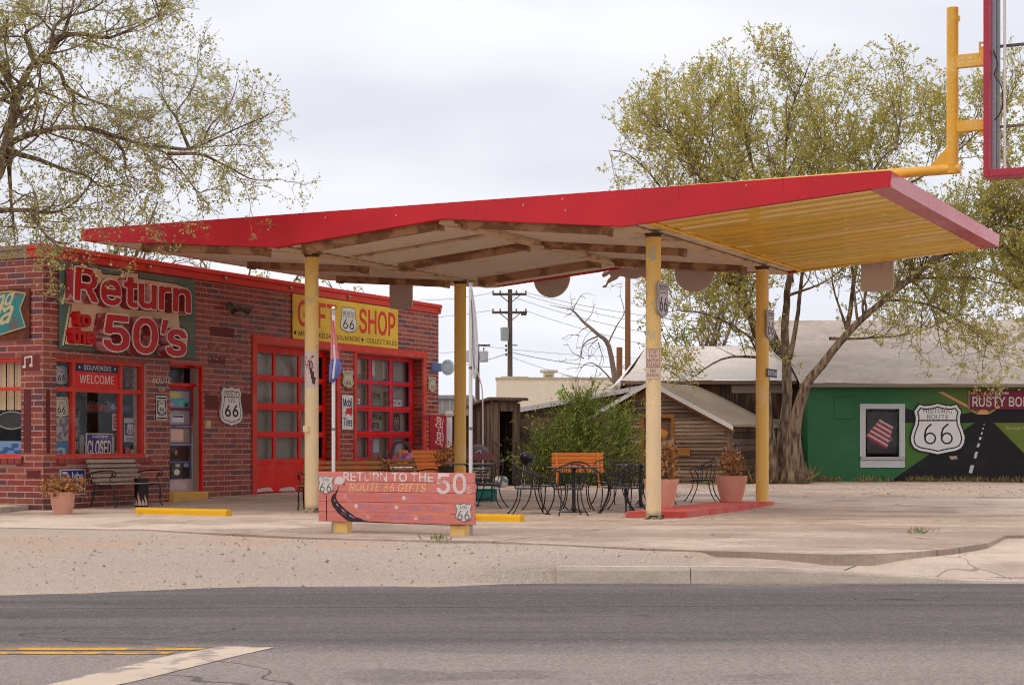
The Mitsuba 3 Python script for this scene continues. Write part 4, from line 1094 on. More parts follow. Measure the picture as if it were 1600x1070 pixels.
k.place('pennant', 'faded blue pennant across the right of the shop window', 'pennant', WM)
flat('window_banner', 'black and white 66 banner behind the right pane of the shop window', (2.50, 2.83, 1.18, 1.62), (186, 190, 196), 'banner', [('field', box(2.515, 2.815, 1.30, 1.53, -0.3005, -0.296), (28, 28, 36)), ('shield', extr(shield(0.2, 0.2, 2.665, 1.315), -0.2965, -0.293), (196, 198, 204)), ('lettering', txt('66', 2.665, 1.345, 0.075, 0.12, -0.293, 0.002, bold=True, centre=True), (28, 28, 36)), ('lettering', txt('ROUTE', 2.665, 1.205, 0.05, 0.22, -0.3, 0.003, bold=True, centre=True), (90, 90, 100))])
flat('neon_sign', 'dim pinkish sign in the top right pane of the shop window', (2.50, 2.86, 2.16, 2.56), (62, 44, 44), 'sign', [('lettering', txt('ROUTE', 2.53, 2.42, 0.08, 0.28, -0.3, 0.01), (150, 76, 80)), ('lettering', txt('66', 2.55, 2.21, 0.14, 0.24, -0.3, 0.01), (170, 60, 70))])
for n, (a, b, c, d, col, lb) in enumerate(((2.26, 2.45, 0.915, 1.01, (206, 186, 160), 'cream card standing in the bottom middle of the shop window'), (2.53, 2.66, 0.915, 1.08, (176, 70, 110), 'pink card at the bottom right of the shop window'), (1.28, 1.39, 0.93, 1.3, (120, 112, 110), 'grey card left of the closed sign in the shop window'), (2.1, 2.22, 0.92, 1.28, (168, 170, 166), 'stack of pale cards right of the closed sign in the shop window'))):
    flat('window_card', lb, (a, b, c, d), col, 'card')
h_ = Polygon([(2.81, 0.95), (2.84, 0.985), (2.84, 1.01), (2.822, 1.02), (2.81, 1.008), (2.798, 1.02), (2.78, 1.01), (2.78, 0.985)])
flat('window_card', 'white card with a red heart at the bottom right of the shop window', (2.69, 2.93, 0.915, 1.04), (206, 200, 190), 'card', [('heart', extr(h_, -0.3, -0.297), (200, 30, 40))])
k = Kit()
k.add('rack', cat([box(1.42, 1.46, 0.2, 1.75, -1.0, -0.96), box(2.02, 2.06, 0.2, 1.75, -1.0, -0.96)] + [box(1.46, 2.02, z, z + 0.02, -1.05, -0.9) for z in (1.0, 1.22, 1.44, 1.66)]), C(120, 112, 108))
for a in range(5):
    for b in range(3):
        k.add('postcard', box(1.48 + 0.107 * a, 1.57 + 0.107 * a, 1.03 + 0.22 * b, 1.19 + 0.22 * b, -0.96, -0.955), C(*[(196, 186, 176), (150, 160, 176), (176, 120, 110), (120, 130, 120)][(a * 3 + b * 2) % 4]))
k.place('postcard_rack', 'rack of postcards standing inside the shop window', 'rack', WM)
k = Kit()
k.add('panel', box(-1.3, -0.6, 0.92, 1.19, -0.3, -0.294), C(120, 160, 196))
k.add('print', cat([extr(affinity.scale(Point(-1.2 + 0.5 * a, 0.96 + 0.18 * b).buffer(0.04), 2.0, 0.6), -0.294, -0.291) for a, b in rng.random((10, 2))]), C(56, 90, 150))
k.place('window_poster', 'pale blue poster at the bottom of the curtained front window', 'poster', FM)
k = Kit()
ov = affinity.scale(Point(-0.95, 1.55).buffer(1), 0.34, 0.15)
k.add('panel', extr(ov, -0.3, -0.29), C(44, 42, 40))
k.add('tube', tube([(x, y, -0.28) for x, y in ov.exterior.coords], 0.008, 6), C(196, 190, 180))
k.place('neon_oval', 'dark oval neon sign with a pale rim in the curtained front window', 'sign', FM)

# ------------------------------------------------------------------ the plank sign by the road
SM = frame((-2.226, 21.65, 0), D2)
sx_ = lambda x: -0.289 + (x - 280) * 0.00186
sy_ = lambda y: 0.775 - (y - 285) * 0.0016
ps = Kit()
for n in range(5):
    z0 = 0.137 + 0.128 * n
    ps.add('plank', box(-0.289 + 0.006 * rng.random(), 1.979 - 0.012 * rng.random(), z0 + 0.002, z0 + 0.1245, -0.036, 0.0 + 0.003 * rng.random(), 0.004), 'sign_pink', tone=rng.random())
pw = mat('sign_white', wear(lin(222, 208, 206), lin(206, 130, 122), 0.8, 9.0, 0.52, 0.66), 0.7)
pc = mat('sign_cream', wear(lin(232, 196, 140), lin(206, 120, 108), 0.6, 9.0, 0.55, 0.7), 0.7)
pp = mat('sign_lilac', wear(lin(170, 142, 182), lin(208, 118, 110), 0.95, 11.0, 0.36, 0.62), 0.7)
pk = mat('sign_black', wear(lin(52, 40, 44), lin(120, 76, 74), 0.7, 12.0, 0.55, 0.7), 0.7)
ps.add('lettering', txt('RETURN TO THE', sx_(485), sy_(357), 0.106, 1.31, 0.003, 0.003, bold=True), 'sign_white')
ps.add('lettering', txt('ROUTE 66 GIFTS', sx_(535), sy_(436), 0.098, 1.10, 0.003, 0.003, shear=0.2), 'sign_cream')
ps.add('lettering', txt('5', sx_(1215), sy_(443), 0.235, 0.19, 0.003, 0.003, bold=True), 'sign_white')
ps.add('lettering', txt('0', sx_(1335), sy_(443), 0.235, 0.19, 0.003, 0.003, bold=True), 'sign_white')
ps.add('lettering', txt('S', sx_(1440), sy_(440), 0.075, 0.075, 0.003, 0.003, bold=True), 'sign_white')
for s, a, b, y in (('OLD ROUTE - SHIRTS', 522, 935, 500), ('CLOTHING', 985, 1190, 500), ('RETRO SIGNS', 612, 862, 577), ('LICENSE PLATES', 935, 1275, 581), ('ROUTE 66 MUGS', 718, 1012, 654), ('CAPS', 1085, 1180, 655)):
    ps.add('lettering', txt(s, sx_(a), sy_(y), 0.056, (b - a) * 0.00186, 0.003, 0.003), 'sign_lilac')
for x, y in ((503, 482), (963, 486), (588, 556), (906, 559), (681, 637), (1057, 640)):
    ps.add('bullet', extr(Point(sx_(x), sy_(y)).buffer(0.026), 0.002, 0.006), 'sign_white')
road_p = Polygon([(sx_(x), sy_(y)) for x, y in [(450, 395), (438, 445), (424, 482), (440, 525), (500, 582), (580, 640), (680, 672), (900, 680), (1486, 688), (1486, 692), (900, 686), (560, 681), (520, 674), (450, 620), (400, 560), (385, 510), (392, 480), (420, 450), (441, 420)]])
ps.add('painted_road', extr(road_p, 0.002, 0.0065), 'sign_black')
for a, b in (((412, 505), (420, 520)), ((430, 540), (446, 560)), ((470, 580), (495, 602)), ((535, 630), (578, 652))):
    ps.add('road_dash', tr(box(0, math.dist(a, b) * 0.0017, -0.005, 0.005, 0.006, 0.008), np.array(T().translate([sx_(a[0]), sy_(a[1]), 0]).rotate([0, 0, 1], math.degrees(math.atan2(-(b[1] - a[1]) * .0016, (b[0] - a[0]) * .00186))).matrix, float).reshape(4, 4)), 'sign_white')
ps.add('painted_dome', extr(Polygon([(sx_(415), sy_(384)), (sx_(418), sy_(350)), (sx_(432), sy_(328)), (sx_(458), sy_(322)), (sx_(482), sy_(335)), (sx_(494), sy_(384))]), 0.002, 0.0065), 'sign_white')
ps.add('painted_bird', extr(Polygon([(sx_(478), sy_(370)), (sx_(500), sy_(382)), (sx_(490), sy_(392))]), 0.006, 0.009), 'sign_black')
ps.add('split', box(sx_(346), sx_(352), sy_(678), sy_(475), -0.01, 0.0055), 'sign_black')
for x, y0 in ((345, 463), (1418, 663)):
    o = shield(0.235, 0.235, sx_(x), sy_(y0), kind=OLDSH)
    s_ = ps.add('shield', extr(o, 0.002, 0.010), C(212, 206, 202))
    ps.add('outline', extr(o.difference(o.buffer(-0.008)), 0.0095, 0.012), C(120, 112, 112), parent=s_)
    ps.add('lettering', txt('US', sx_(x), sy_(y0) + 0.165, 0.035, 0.09, 0.010, 0.003, centre=True), C(90, 84, 88), parent=s_)
    ps.add('lettering', txt('66', sx_(x), sy_(y0) + 0.025, 0.115, 0.17, 0.010, 0.003, centre=True), C(104, 100, 96), parent=s_)
for a0, a1 in ((sx_(388), sx_(500)), (sx_(1300), sx_(1415))):
    ps.add('support', box(a0, a1, -0.12, 0.60, -0.17, -0.037, 0.006), mat('support_yellow', wear(lin(232, 192, 116), lin(196, 150, 84), 0.7, 6.0), 0.8))
ps.place('plank_sign', 'low faded pink plank sign on two yellow wooden posts by the road', 'sign', SM)


def cloth(pts, th, key, kit, name, zc=-0.168):
    """A furled flag: outline points (height, near edge, far edge) with folds."""
    h = np.array(pts, float)
    n = 26
    z = np.linspace(h[0, 0], h[-1, 0], n)
    if h[0, 0] > h[-1, 0]:
        x0, x1 = np.interp(z[::-1], h[::-1, 0], h[::-1, 1])[::-1], np.interp(z[::-1], h[::-1, 0], h[::-1, 2])[::-1]
    s = np.linspace(0, 1, 15)
    front = np.stack([x0[:, None] + (x1 - x0)[:, None] * s, np.repeat(z[:, None], 15, 1), th * np.sin(s * 15 + z[:, None] * 2.2) * np.minimum(1, 4 * s * (1 - s) + 0.2) + zc], -1)
    v = np.concatenate([front, front - [0, 0, 0.004]]).reshape(-1, 3)
    i, j = np.meshgrid(np.arange(n - 1), np.arange(14), indexing='ij')
    q = np.stack([i * 15 + j, i * 15 + j + 1, (i + 1) * 15 + j + 1, (i + 1) * 15 + j], -1).reshape(-1, 4)
    q = np.vstack([q, q[:, ::-1] + n * 15])
    kit.add(name, trimesh.Trimesh(v, np.vstack([q[:, [0, 1, 2]], q[:, [0, 2, 3]]]), process=False), key, smooth=True)


for a, top, lb in ((-0.184, 2.84, 'white flagpole behind the left end of the plank sign, ball on top'), (1.815, 3.10, 'white flagpole behind the right end of the plank sign')):
    k = Kit()
    k.add('socket', tube([(a, -0.12, -0.2), (a, 0.75, -0.2)], 0.026, 14), 'steel', smooth=40)
    k.add('shaft', tube([(a, 0.7, -0.2), (a, top, -0.2)], 0.0225, 14), 'white_paint', smooth=40)
    for z in (1.30, 2.05):
        k.add('collar', tube([(a, z, -0.2), (a, z + 0.035, -0.2)], 0.026, 14), C(120, 120, 126, 40), smooth=40)
    if a < 0:
        b = trimesh.creation.icosphere(3, 0.032)
        b.apply_translation((a, top + 0.03, -0.2))
        k.add('ball', b, C(206, 190, 160, 25, 6), smooth=True)
        k.add('clip', box(a - 0.01, a + 0.04, top - 0.04, top - 0.01, -0.19, -0.17), 'steel')
    else:
        k.add('cap', lathe([(0, 0.02), (0.026, 0.015), (0.026, -0.02)], 12).apply_transform(np.array(T().translate([a, top, -0.2]).rotate([1, 0, 0], -90).matrix, float).reshape(4, 4)), 'steel')
    k.place('flagpole', lb, 'flagpole', SM)
k = Kit()
cloth([(2.72, -0.20, -0.155), (2.5, -0.205, -0.12), (2.3, -0.21, -0.09), (2.22, -0.21, -0.075)], 0.02, mat('flag_red', lin(220, 140, 142), 0.9), k, 'red_cloth')
cloth([(2.22, -0.21, -0.075), (2.16, -0.225, -0.035), (2.08, -0.23, -0.04), (1.98, -0.235, -0.10), (1.92, -0.235, -0.16)], 0.024, mat('flag_blue', lin(112, 116, 176), 0.9), k, 'blue_cloth')
k.add('white_stripe', hull([(x, y, z) for x, y in ((-0.155, 2.4), (-0.13, 2.4), (-0.115, 2.2), (-0.14, 2.2)) for z in (-0.15, -0.14)] ), C(206, 202, 206))
k.add('white_stripe', hull([(x, y, z) for x, y in ((-0.14, 2.2), (-0.11, 2.2), (-0.14, 1.97), (-0.17, 1.97)) for z in (-0.15, -0.138)]), C(206, 202, 206))
k.place('furled_flag', 'furled red, white and blue flag hanging limp on the left pole', 'flag', SM)
k = Kit()
cloth([(3.05, 1.835, 1.85), (2.85, 1.835, 1.895), (2.6, 1.84, 1.925), (2.3, 1.845, 1.94), (2.1, 1.85, 1.935), (1.98, 1.855, 1.915), (1.93, 1.875, 1.895)], 0.02, mat('banner_white', lin(220, 218, 220), 0.9), k, 'cloth')
k.add('cord', tube(smooth_line([(1.855, 2.9, -0.145), (1.87, 2.5, -0.145), (1.875, 2.2, -0.145), (1.90, 2.05, -0.145)], 14), 0.004, 5), C(70, 66, 66))
k.place('furled_flag', 'furled plain white flag on the right pole', 'flag', SM)

# tyre stops
st = Kit()
st.add('', hull([(x, y, z) for x in (-0.9, 0.9) for y, z in ((-0.085, 0), (-0.075, 0.07), (-0.045, 0.105), (0.045, 0.105), (0.075, 0.07), (0.085, 0))]), 'curb_yellow')
st.place('tyre_stop', 'yellow concrete tyre stop lying in front of the entrance', 'tyre stop', frame((-5.27, 27.2, 0.0), D2) @ np.array([[1, 0, 0, 0], [0, 0, 1, 0], [0, -1, 0, 0], [0, 0, 0, 1.0]]), 'yellow tyre stops')
q = np.array([0.13, 24.75, 0]) - D2 * 0.88
st.place('tyre_stop', 'yellow concrete tyre stop sticking out from behind the plank sign', 'tyre stop', frame(q, D2) @ np.array([[1, 0, 0, 0], [0, 0, 1, 0], [0, -1, 0, 0], [0, 0, 0, 1.0]]), 'yellow tyre stops')

# pump islands
isl = Polygon([(1.74, 26.1), (2.55, 26.02), (2.68, 26.1), (4.78, 30.95), (3.95, 31.35)])
k = Kit()
k.add('', extr(isl, -0.05, 0.095), 'island_red')
k.place('pump_island', 'low red-painted concrete island between the two right posts', 'island')
isl2 = Polygon([(-1.55, 32.2), (-1.1, 31.95), (-0.55, 33.2), (-1.05, 33.5)])
k = Kit()
k.add('', extr(isl2, -0.05, 0.14), 'island_red')
k.place('pump_island', 'low red concrete block at the foot of the rear left post', 'island')

# ------------------------------------------------------------------ signs and decals on the posts
POSTS = [PL + D2 * a + D1 * t for a, t, m in posts]


def shell(c, r, t0, t1, z0, z1, n=10):
    th = np.radians(np.linspace(t0, t1, n))
    v = np.vstack([np.column_stack([c[0] + r * np.cos(th), c[1] + r * np.sin(th), np.full(n, z)]) for z in (z0, z1)])
    i = np.arange(n - 1)
    return trimesh.Trimesh(v, np.vstack([np.stack([i, i + 1, i + 1 + n], 1), np.stack([i, i + 1 + n, i + n], 1)]), process=False)


k = Kit()
p = POSTS[0]
k.add('paper', cat([shell(p, 0.1165, 192 + 8 * rng.random(), 336 + 8 * rng.random(), z, z + 0.052) for z in np.arange(2.07, 2.64, 0.05)]), C(216, 196, 186))
for n in range(34):
    a, z = 205 + 75 * rng.random(), 2.36 + 0.22 * rng.random()
    k.add('print', shell(p, 0.118, a, a + 5 + 12 * rng.random(), z, z + 0.01 + 0.03 * rng.random(), 4), C(140, 66, 72))
for a, b, z0, z1 in ((278, 300, 2.16, 2.26), (270, 296, 2.22, 2.34), (262, 280, 2.3, 2.40), (282, 306, 2.13, 2.2), (255, 268, 2.38, 2.5), (300, 312, 2.2, 2.24)):
    k.add('print', shell(p, 0.1175, a, b, z0, z1, 6), C(84, 56, 46))
k.place('post_decal', 'peeling white decal with red lettering wrapped round the front left post', 'decal')
single('post_box', tr(box(-0.05, 0.04, 0, 0.11, 0, 0.05, 0.008), frame(p + np.array([-0.07, -0.115, 1.33]), (1, -0.2, 0))), 'post_faded', 'small painted electric box on the front left post', 'box')
p = POSTS[1]
k = Kit()
M = frame(p + np.array([-0.018, -0.119, 2.11]), (0.97, -0.08, 0))
rk = C(150, 62, 56)
k.add('plate', box(-0.105, 0.105, 0.17, 0.455, 0, 0.006), C(214, 196, 176))
k.add('plate', box(-0.105, 0.105, 0.0, 0.164, 0, 0.006), C(214, 196, 176))
for s, w, y in (('STOP', 0.13, 0.385), ('YOUR', 0.13, 0.32), ('MOTOR', 0.17, 0.255), ('PLEASE', 0.18, 0.19)):
    k.add('lettering', txt(s, 0, y, 0.045, w, 0.006, 0.002, bold=True, centre=True), rk)
for s, w, y in (('NO', 0.08, 0.095), ('SMOKING', 0.19, 0.03)):
    k.add('lettering', txt(s, 0, y, 0.045, w, 0.006, 0.002, bold=True, centre=True), rk)
k.add('frame', extr(sbox(-0.105, 0.17, 0.105, 0.455).difference(sbox(-0.098, 0.178, 0.098, 0.447)), 0.0055, 0.0085), rk)
k.place('warning_sign', 'stop your motor and no smoking plates on the front right post', 'sign', M)
SKT = shield_kit(0.46, 0.56, [('ROUTE', .76, .13, .6), ('66', .2, .38, .66)], C(206, 200, 202), C(70, 66, 80), C(150, 146, 150), thick=0.02, kind=OLDSH, bar=.68)
SKT.place('post_shield', 'white ROUTE 66 shield fixed to the side of the front right post', 'sign', frame(POSTS[1] + D2 * 0.118 + D1 * 0.05 + np.array([0, 0, 3.02]), D1))
SKT.place('post_shield', 'white ROUTE 66 shield fixed to the side of the rear right post', 'sign', frame(POSTS[3] + D2 * 0.118 + D1 * 0.05 + np.array([0, 0, 2.98]), D1))
k = Kit()
k.add('plate', box(-0.10, 0.46, 0, 0.15, 0, 0.008), C(58, 60, 78))
k.add('lettering', txt('ROUTE 66', -0.07, 0.035, 0.08, 0.5, 0.008, 0.003, bold=True), C(190, 190, 196))
k.place('street_sign', 'small dark blue street plate on the rear right post', 'sign', frame(POSTS[3] + D2 * 0.118 + np.array([0, 0, 2.33]), D1))

# ------------------------------------------------------------------ iron chairs and tables
ch = Kit()
rail = smooth_line([(-0.27, 0.2, 0.60), (-0.285, 0.08, 0.645), (-0.27, -0.08, 0.70), (-0.17, -0.22, 0.785), (0, -0.27, 0.82), (0.17, -0.22, 0.785), (0.27, -0.08, 0.70), (0.285, 0.08, 0.645), (0.27, 0.2, 0.60)], 30)
seat = lathe([(0, 0.425), (0.2, 0.43), (0.228, 0.425), (0.23, 0.412), (0.222, 0.405), (0, 0.41)], 24)
ch.add('seat', seat, 'iron', smooth=40)
ch.add('top_rail', tube(rail, 0.0125, 7), 'iron_worn', smooth=True)
for n in np.linspace(3, 26, 13).astype(int):
    x, y, z = rail[n]
    d = np.array([x, y + 0.02]) / math.hypot(x, y + 0.02) * 0.222
    ch.add('spindle', tube(smooth_line([(x, y, z), (0.55 * x + 0.5 * d[0], 0.55 * y + 0.5 * d[1], (z + 0.42) / 2), (d[0], d[1], 0.415)], 5), 0.0055, 5), 'iron')
for s in (-1, 1):
    ch.add('leg', tube(smooth_line([(s * 0.27, 0.2, 0.60), (s * 0.245, 0.15, 0.5), (s * 0.2, 0.13, 0.41), (s * 0.2, 0.16, 0.25), (s * 0.24, 0.23, 0.1), (s * 0.29, 0.29, 0.008)], 14), 0.0105, 6), 'iron', smooth=True)
    ch.add('leg', tube(smooth_line([(s * 0.16, -0.15, 0.415), (s * 0.17, -0.17, 0.25), (s * 0.20, -0.23, 0.1), (s * 0.24, -0.30, 0.008)], 10), 0.0105, 6), 'iron', smooth=True)
for x, y in ((-0.29, 0.29), (0.29, 0.29), (-0.24, -0.3), (0.24, -0.3)):
    ch.add('foot', cylz(x, y, 0, 0.012, 0.022, 8), 'iron')
CH = 'black iron garden chair with spindle back'
for x, y, r, lb in ((0.27, 27.55, -82, 'left of the middle table'), (0.90, 27.1, 14, 'nearest the road'), (1.74, 28.15, 84, 'right of the middle table'), (1.12, 29.3, 178, 'behind the middle table'),
                    (2.02, 29.3, -40, 'between the two right tables'), (3.58, 31.9, 96, 'alone behind the right potted plant'), (-0.42, 29.9, 75, 'beside the plank sign'), (2.65, 31.0, 150, 'behind the front right post'), (0.55, 29.0, -140, 'at the far left of the middle table'), (1.75, 30.6, 200, 'behind the right-hand table'), (1.85, 27.75, 40, 'between the middle table and the red island')):
    ch.place('garden_chair', CH + ' ' + lb, 'chair', zrot(x, y, float(pad_z(x, y)), r), 'wrought-iron garden chairs')
tb = Kit()
tb.add('table_top', lathe([(0, 0.732), (0.45, 0.732), (0.47, 0.74), (0.47, 0.752), (0.455, 0.756), (0, 0.752)], 40), 'iron_worn', smooth=40)
tb.add('column', lathe([(0, 0.735), (0.07, 0.73), (0.03, 0.70), (0.03, 0.12), (0.045, 0.06), (0.12, 0.035), (0.235, 0.012), (0.235, 0), (0, 0)], 24), 'iron', smooth=40)
for x, y, lb in ((1.03, 28.3, 'between the four chairs'), (-0.80, 30.8, 'left, behind the plank sign'), (2.28, 30.1, 'half hidden by the front right post')):
    tb.place('patio_table', 'round black iron pedestal table ' + lb, 'table', zrot(x, y, float(pad_z(x, y)), 0), 'round iron tables')


# ------------------------------------------------------------------ benches
def iron_bench(L, wood, scroll=True):
    k = Kit()
    for n in range(5):
        y, z = -0.20 - 0.035 * n, 0.47 + 0.083 * n
        k.add('back_slat', box(-L / 2, L / 2, -0.011, 0.011, -0.031, 0.031, 0.004).apply_transform(np.array(T().translate([0, y, z]).rotate([1, 0, 0], -(0 - 20)).matrix, float).reshape(4, 4)), wood, tone=rng.random())
    for n in range(4):
        k.add('seat_slat', box(-L / 2, L / 2, -0.15 + 0.105 * n, -0.07 + 0.105 * n, 0.40, 0.422, 0.004), wood, tone=rng.random())
    for s in (-1, 1):
        x = s * (L / 2 - 0.02)
        sd = k.add('side', tube(smooth_line([(x, -0.36, 0.84), (x, -0.25, 0.58), (x, -0.18, 0.41), (x, -0.19, 0.25), (x, -0.27, 0.012)], 16), 0.016, 6), 'iron', smooth=True)
        k.add('leg', tube(smooth_line([(x, -0.18, 0.40), (x, 0.05, 0.385), (x, 0.22, 0.40), (x, 0.25, 0.25), (x, 0.24, 0.1), (x, 0.29, 0.012)], 16), 0.016, 6), 'iron', parent=sd)
        k.add('armrest', tube(smooth_line([(x, -0.25, 0.60), (x, -0.05, 0.635), (x, 0.17, 0.64), (x, 0.275, 0.62), (x, 0.285, 0.57), (x, 0.24, 0.545), (x, 0.2, 0.57), (x, 0.225, 0.60)], 26), 0.013, 6), 'iron', parent=sd)
        k.add('brace', tube(smooth_line([(x, 0.22, 0.41), (x, 0.16, 0.5), (x, 0.23, 0.58)], 8), 0.012, 6), 'iron', parent=sd)
    return k


iron_bench(1.32, 'wood_grey').place('slat_bench', 'grey slatted bench with black iron arms under the shop window', 'bench', WM @ np.array([[-1, 0, 0, 1.56], [0, 0, 1, 0.03], [0, 1, 0, 0.52], [0, 0, 0, 1.0]]), 'benches')
bb = iron_bench(1.36, 'wood_brown')
bb.place('slat_bench', 'brown slatted bench with scrolled iron arms behind the front left post', 'bench', zrot(-2.95, 29.05, 0.01, 176), 'benches')
bb.place('slat_bench', 'brown slatted bench turned away in front of the old car door', 'bench', zrot(-1.98, 31.2, 0.03, -128), 'benches')


def wood_bench(L):
    k = Kit()
    for n in range(5):
        k.add('back_slat', box(-L / 2, L / 2, -0.235 - 0.012 * n, -0.21 - 0.012 * n, 0.44 + 0.093 * n, 0.44 + 0.093 * n + 0.082, 0.004), 'wood_orange', tone=rng.random())
    for n in range(4):
        k.add('seat_slat', box(-L / 2, L / 2, -0.18 + 0.105 * n, -0.085 + 0.105 * n, 0.40, 0.425, 0.004), 'wood_orange', tone=rng.random())
    for s in (-1, 1):
        x = s * (L / 2 - 0.12)
        k.add('leg', box(x - 0.03, x + 0.03, 0.16, 0.22, 0, 0.40, 0.004), 'wood_orange', tone=0.3)
        k.add('leg', hull([(x + a, b, c) for a in (-0.03, 0.03) for b, c in ((-0.16, 0), (-0.22, 0), (-0.21, 0.44), (-0.15, 0.44), (-0.262, 0.89), (-0.25, 0.89))]), 'wood_orange', tone=0.2)
    return k


wb = wood_bench(1.22)
wb.place('wooden_bench', 'bright orange wooden bench in front of the green bush', 'bench', zrot(1.55, 40.0, 0.115, 180) @ np.diag([1, 1, 0.93, 1.0]), 'benches')
wb.place('wooden_bench', 'bright orange wooden bench beside the red drinks machine', 'bench', zrot(-1.86, 37.9, 0.115, 205), 'benches')


# ------------------------------------------------------------------ planters
def leaves(c, rad, n, size, cols, seed, flat=1.0, up=0.4):
    """n small bent leaves scattered in an ellipsoid, as arrays (mesh, colours)."""
    g = np.random.default_rng(seed)
    u = g.normal(size=(n, 3))
    u /= np.linalg.norm(u, axis=1, keepdims=True)
    r = g.random(n) ** (1 / 2.2)
    p = np.asarray(c) + u * r[:, None] * np.asarray(rad) * (0.55 + 0.9 * meshkit.noise(u * 2.3 + seed, seed)[:, None])
    return leaf_mesh(p, g, size, cols, up)


def leaf_mesh(p, g, size, cols, up=0.3, dirs=None):
    n = len(p)
    d = g.normal(size=(n, 3)) + ([0, 0, up] if dirs is None else dirs)
    d /= np.linalg.norm(d, axis=1, keepdims=True)
    s = np.cross(d, g.normal(size=(n, 3)))
    s /= np.linalg.norm(s, axis=1, keepdims=True) + 1e-9
    L = size * g.uniform(0.6, 1.4, (n, 1))
    w = L * g.uniform(0.28, 0.5, (n, 1))
    v = np.stack([p, p + d * L * 0.5 + s * w, p + d * L, p + d * L * 0.5 - s * w], 1)
    f = (np.array([[0, 1, 2], [0, 2, 3]])[None] + (np.arange(n) * 4)[:, None, None]).reshape(-1, 3)
    cols = np.array([lin(*q) for q in cols])
    cc = cols[g.integers(0, len(cols), n)] * g.uniform(0.75, 1.25, (n, 1))
    return trimesh.Trimesh(v.reshape(-1, 3), f, process=False), np.repeat(np.clip(cc, 0, 1), 4, axis=0)


DRY = [(190, 134, 82), (206, 152, 98), (166, 112, 68), (214, 170, 124), (142, 100, 70)]


def planter(rt, rb, h, pr, ph, seed, n, key='terracotta', droop=0.0):
    k = Kit()
    k.add('pot', lathe([(0, 0), (rb * 0.94, 0), (rb, 0.02), (rb + (rt - rb) * 0.55, h * 0.45), (rt * 0.93, h * 0.80), (rt * 0.95, h * 0.82), (rt * 0.95, h * 0.84), (rt, h * 0.98), (rt, h), (rt * 0.93, h), (rt * 0.9, h * 0.9), (0, h * 0.9)], 36), key, smooth=35)
    for a in range(28):
        t = a * 2 * math.pi / 28
        q = [(rb + (rt - rb) * f_) for f_ in (0.15, 0.55, 0.83)]
        k.add('rib', tube([(q[0] * math.cos(t), q[0] * math.sin(t), h * 0.12), ((rb + (rt - rb) * 0.55) * math.cos(t), (rb + (rt - rb) * 0.55) * math.sin(t), h * 0.45), (rt * 0.925 * math.cos(t), rt * 0.925 * math.sin(t), h * 0.77)], 0.0045, 4), key, kind=None) if a < 0 else None
    k.add('soil', lathe([(0, h * 0.93), (rt * 0.92, h * 0.92)], 20), C(70, 52, 40, 95))
    m, c = leaves((0, 0, h + ph * (0.45 - droop)), (pr, pr, ph * 0.62), n, 0.055, DRY, seed)
    pl = k.group('plant')
    k.add('dry_foliage', m, 'dry_leaf', color=c, parent=pl, kind='stuff')
    g = np.random.default_rng(seed + 1)
    b = 30
    P0 = np.column_stack([g.uniform(-0.5, 0.5, (b, 2)) * rt, np.full(b, h * 0.92)])
    e = g.normal(size=(b, 3))
    e[:, 2] = np.abs(e[:, 2]) * 0.6
    e /= np.linalg.norm(e, axis=1, keepdims=True)
    P2 = P0 * [1, 1, 1] + e * [pr, pr, ph]
    P1 = (P0 + P2) / 2 + [0, 0, ph * 0.15]
    k.add('stems', tubes(np.stack([P0, P1, P2], 1), np.full((b, 3), 0.004), 4), C(116, 82, 54), parent=pl, kind='stuff')
    return k


planter(0.205, 0.15, 0.36, 0.36, 0.30, 5, 800, droop=0.2).place('potted_plant', 'terracotta pot with a dead brown plant spilling over, left of the slatted bench', 'potted plant', zrot(-7.285, 27.55, 0.0, 0), 'pots with dead plants')
planter(0.29, 0.19, 0.47, 0.25, 0.48, 6, 420).place('potted_plant', 'large terracotta pot with dead stalks beside the rear right post', 'potted plant', zrot(3.97, 30.75, 0.097, 0), 'pots with dead plants')
planter(0.29, 0.19, 0.47, 0.26, 0.66, 7, 600).place('potted_plant', 'large terracotta pot with a tall dead plant behind the front right post', 'potted plant', zrot(2.42, 27.6, 0.097, 0), 'pots with dead plants')
planter(0.2, 0.15, 0.5, 0.27, 0.40, 8, 420, C(70, 60, 54)).place('potted_plant', 'dark planter with a dead brown plant between two brown benches', 'potted plant', zrot(-2.42, 31.0, 0.02, 0), 'pots with dead plants')
planter(0.22, 0.15, 0.6, 0.33, 0.42, 9, 420, C(70, 60, 54)).place('potted_plant', 'dark planter with a dead reddish plant against the rear left post', 'potted plant', zrot(-1.28, 34.2, 0.1, 0), 'pots with dead plants')

# ------------------------------------------------------------------ odds and ends on the forecourt
k = Kit()
maroon = mat('maroon_rust', wear(lin(98, 46, 46), lin(122, 78, 66), 0.7, 5.0), 0.5)
outer = Polygon([(-0.235, 0.0), (0.235, 0.0), (0.26, 0.45), (0.25, 0.63), (0.21, 1.02), (0.17, 1.10), (-0.05, 1.11), (-0.13, 1.07), (-0.2, 0.9), (-0.235, 0.63)])
inner = Polygon([(-0.16, 0.66), (0.17, 0.66), (0.16, 0.98), (0.12, 1.05), (-0.04, 1.06), (-0.09, 1.02), (-0.14, 0.86)])
k.add('body', extr(outer.difference(inner), -0.05, 0.03), 'maroon_rust')
k.add('chrome_strip', box(-0.225, 0.24, 0.585, 0.615, 0.03, 0.042, 0.004), C(196, 192, 196, 30, 6))
k.add('mirror', box(-0.40, -0.23, 0.68, 0.79, -0.04, 0.06, 0.015), C(38, 34, 34))
k.place('car_door', 'old maroon car door standing upright as a planter by the right garage door', 'car door', frame((-2.17, 32.9, 0.09), (1, 0.15, 0)))
k = Kit()
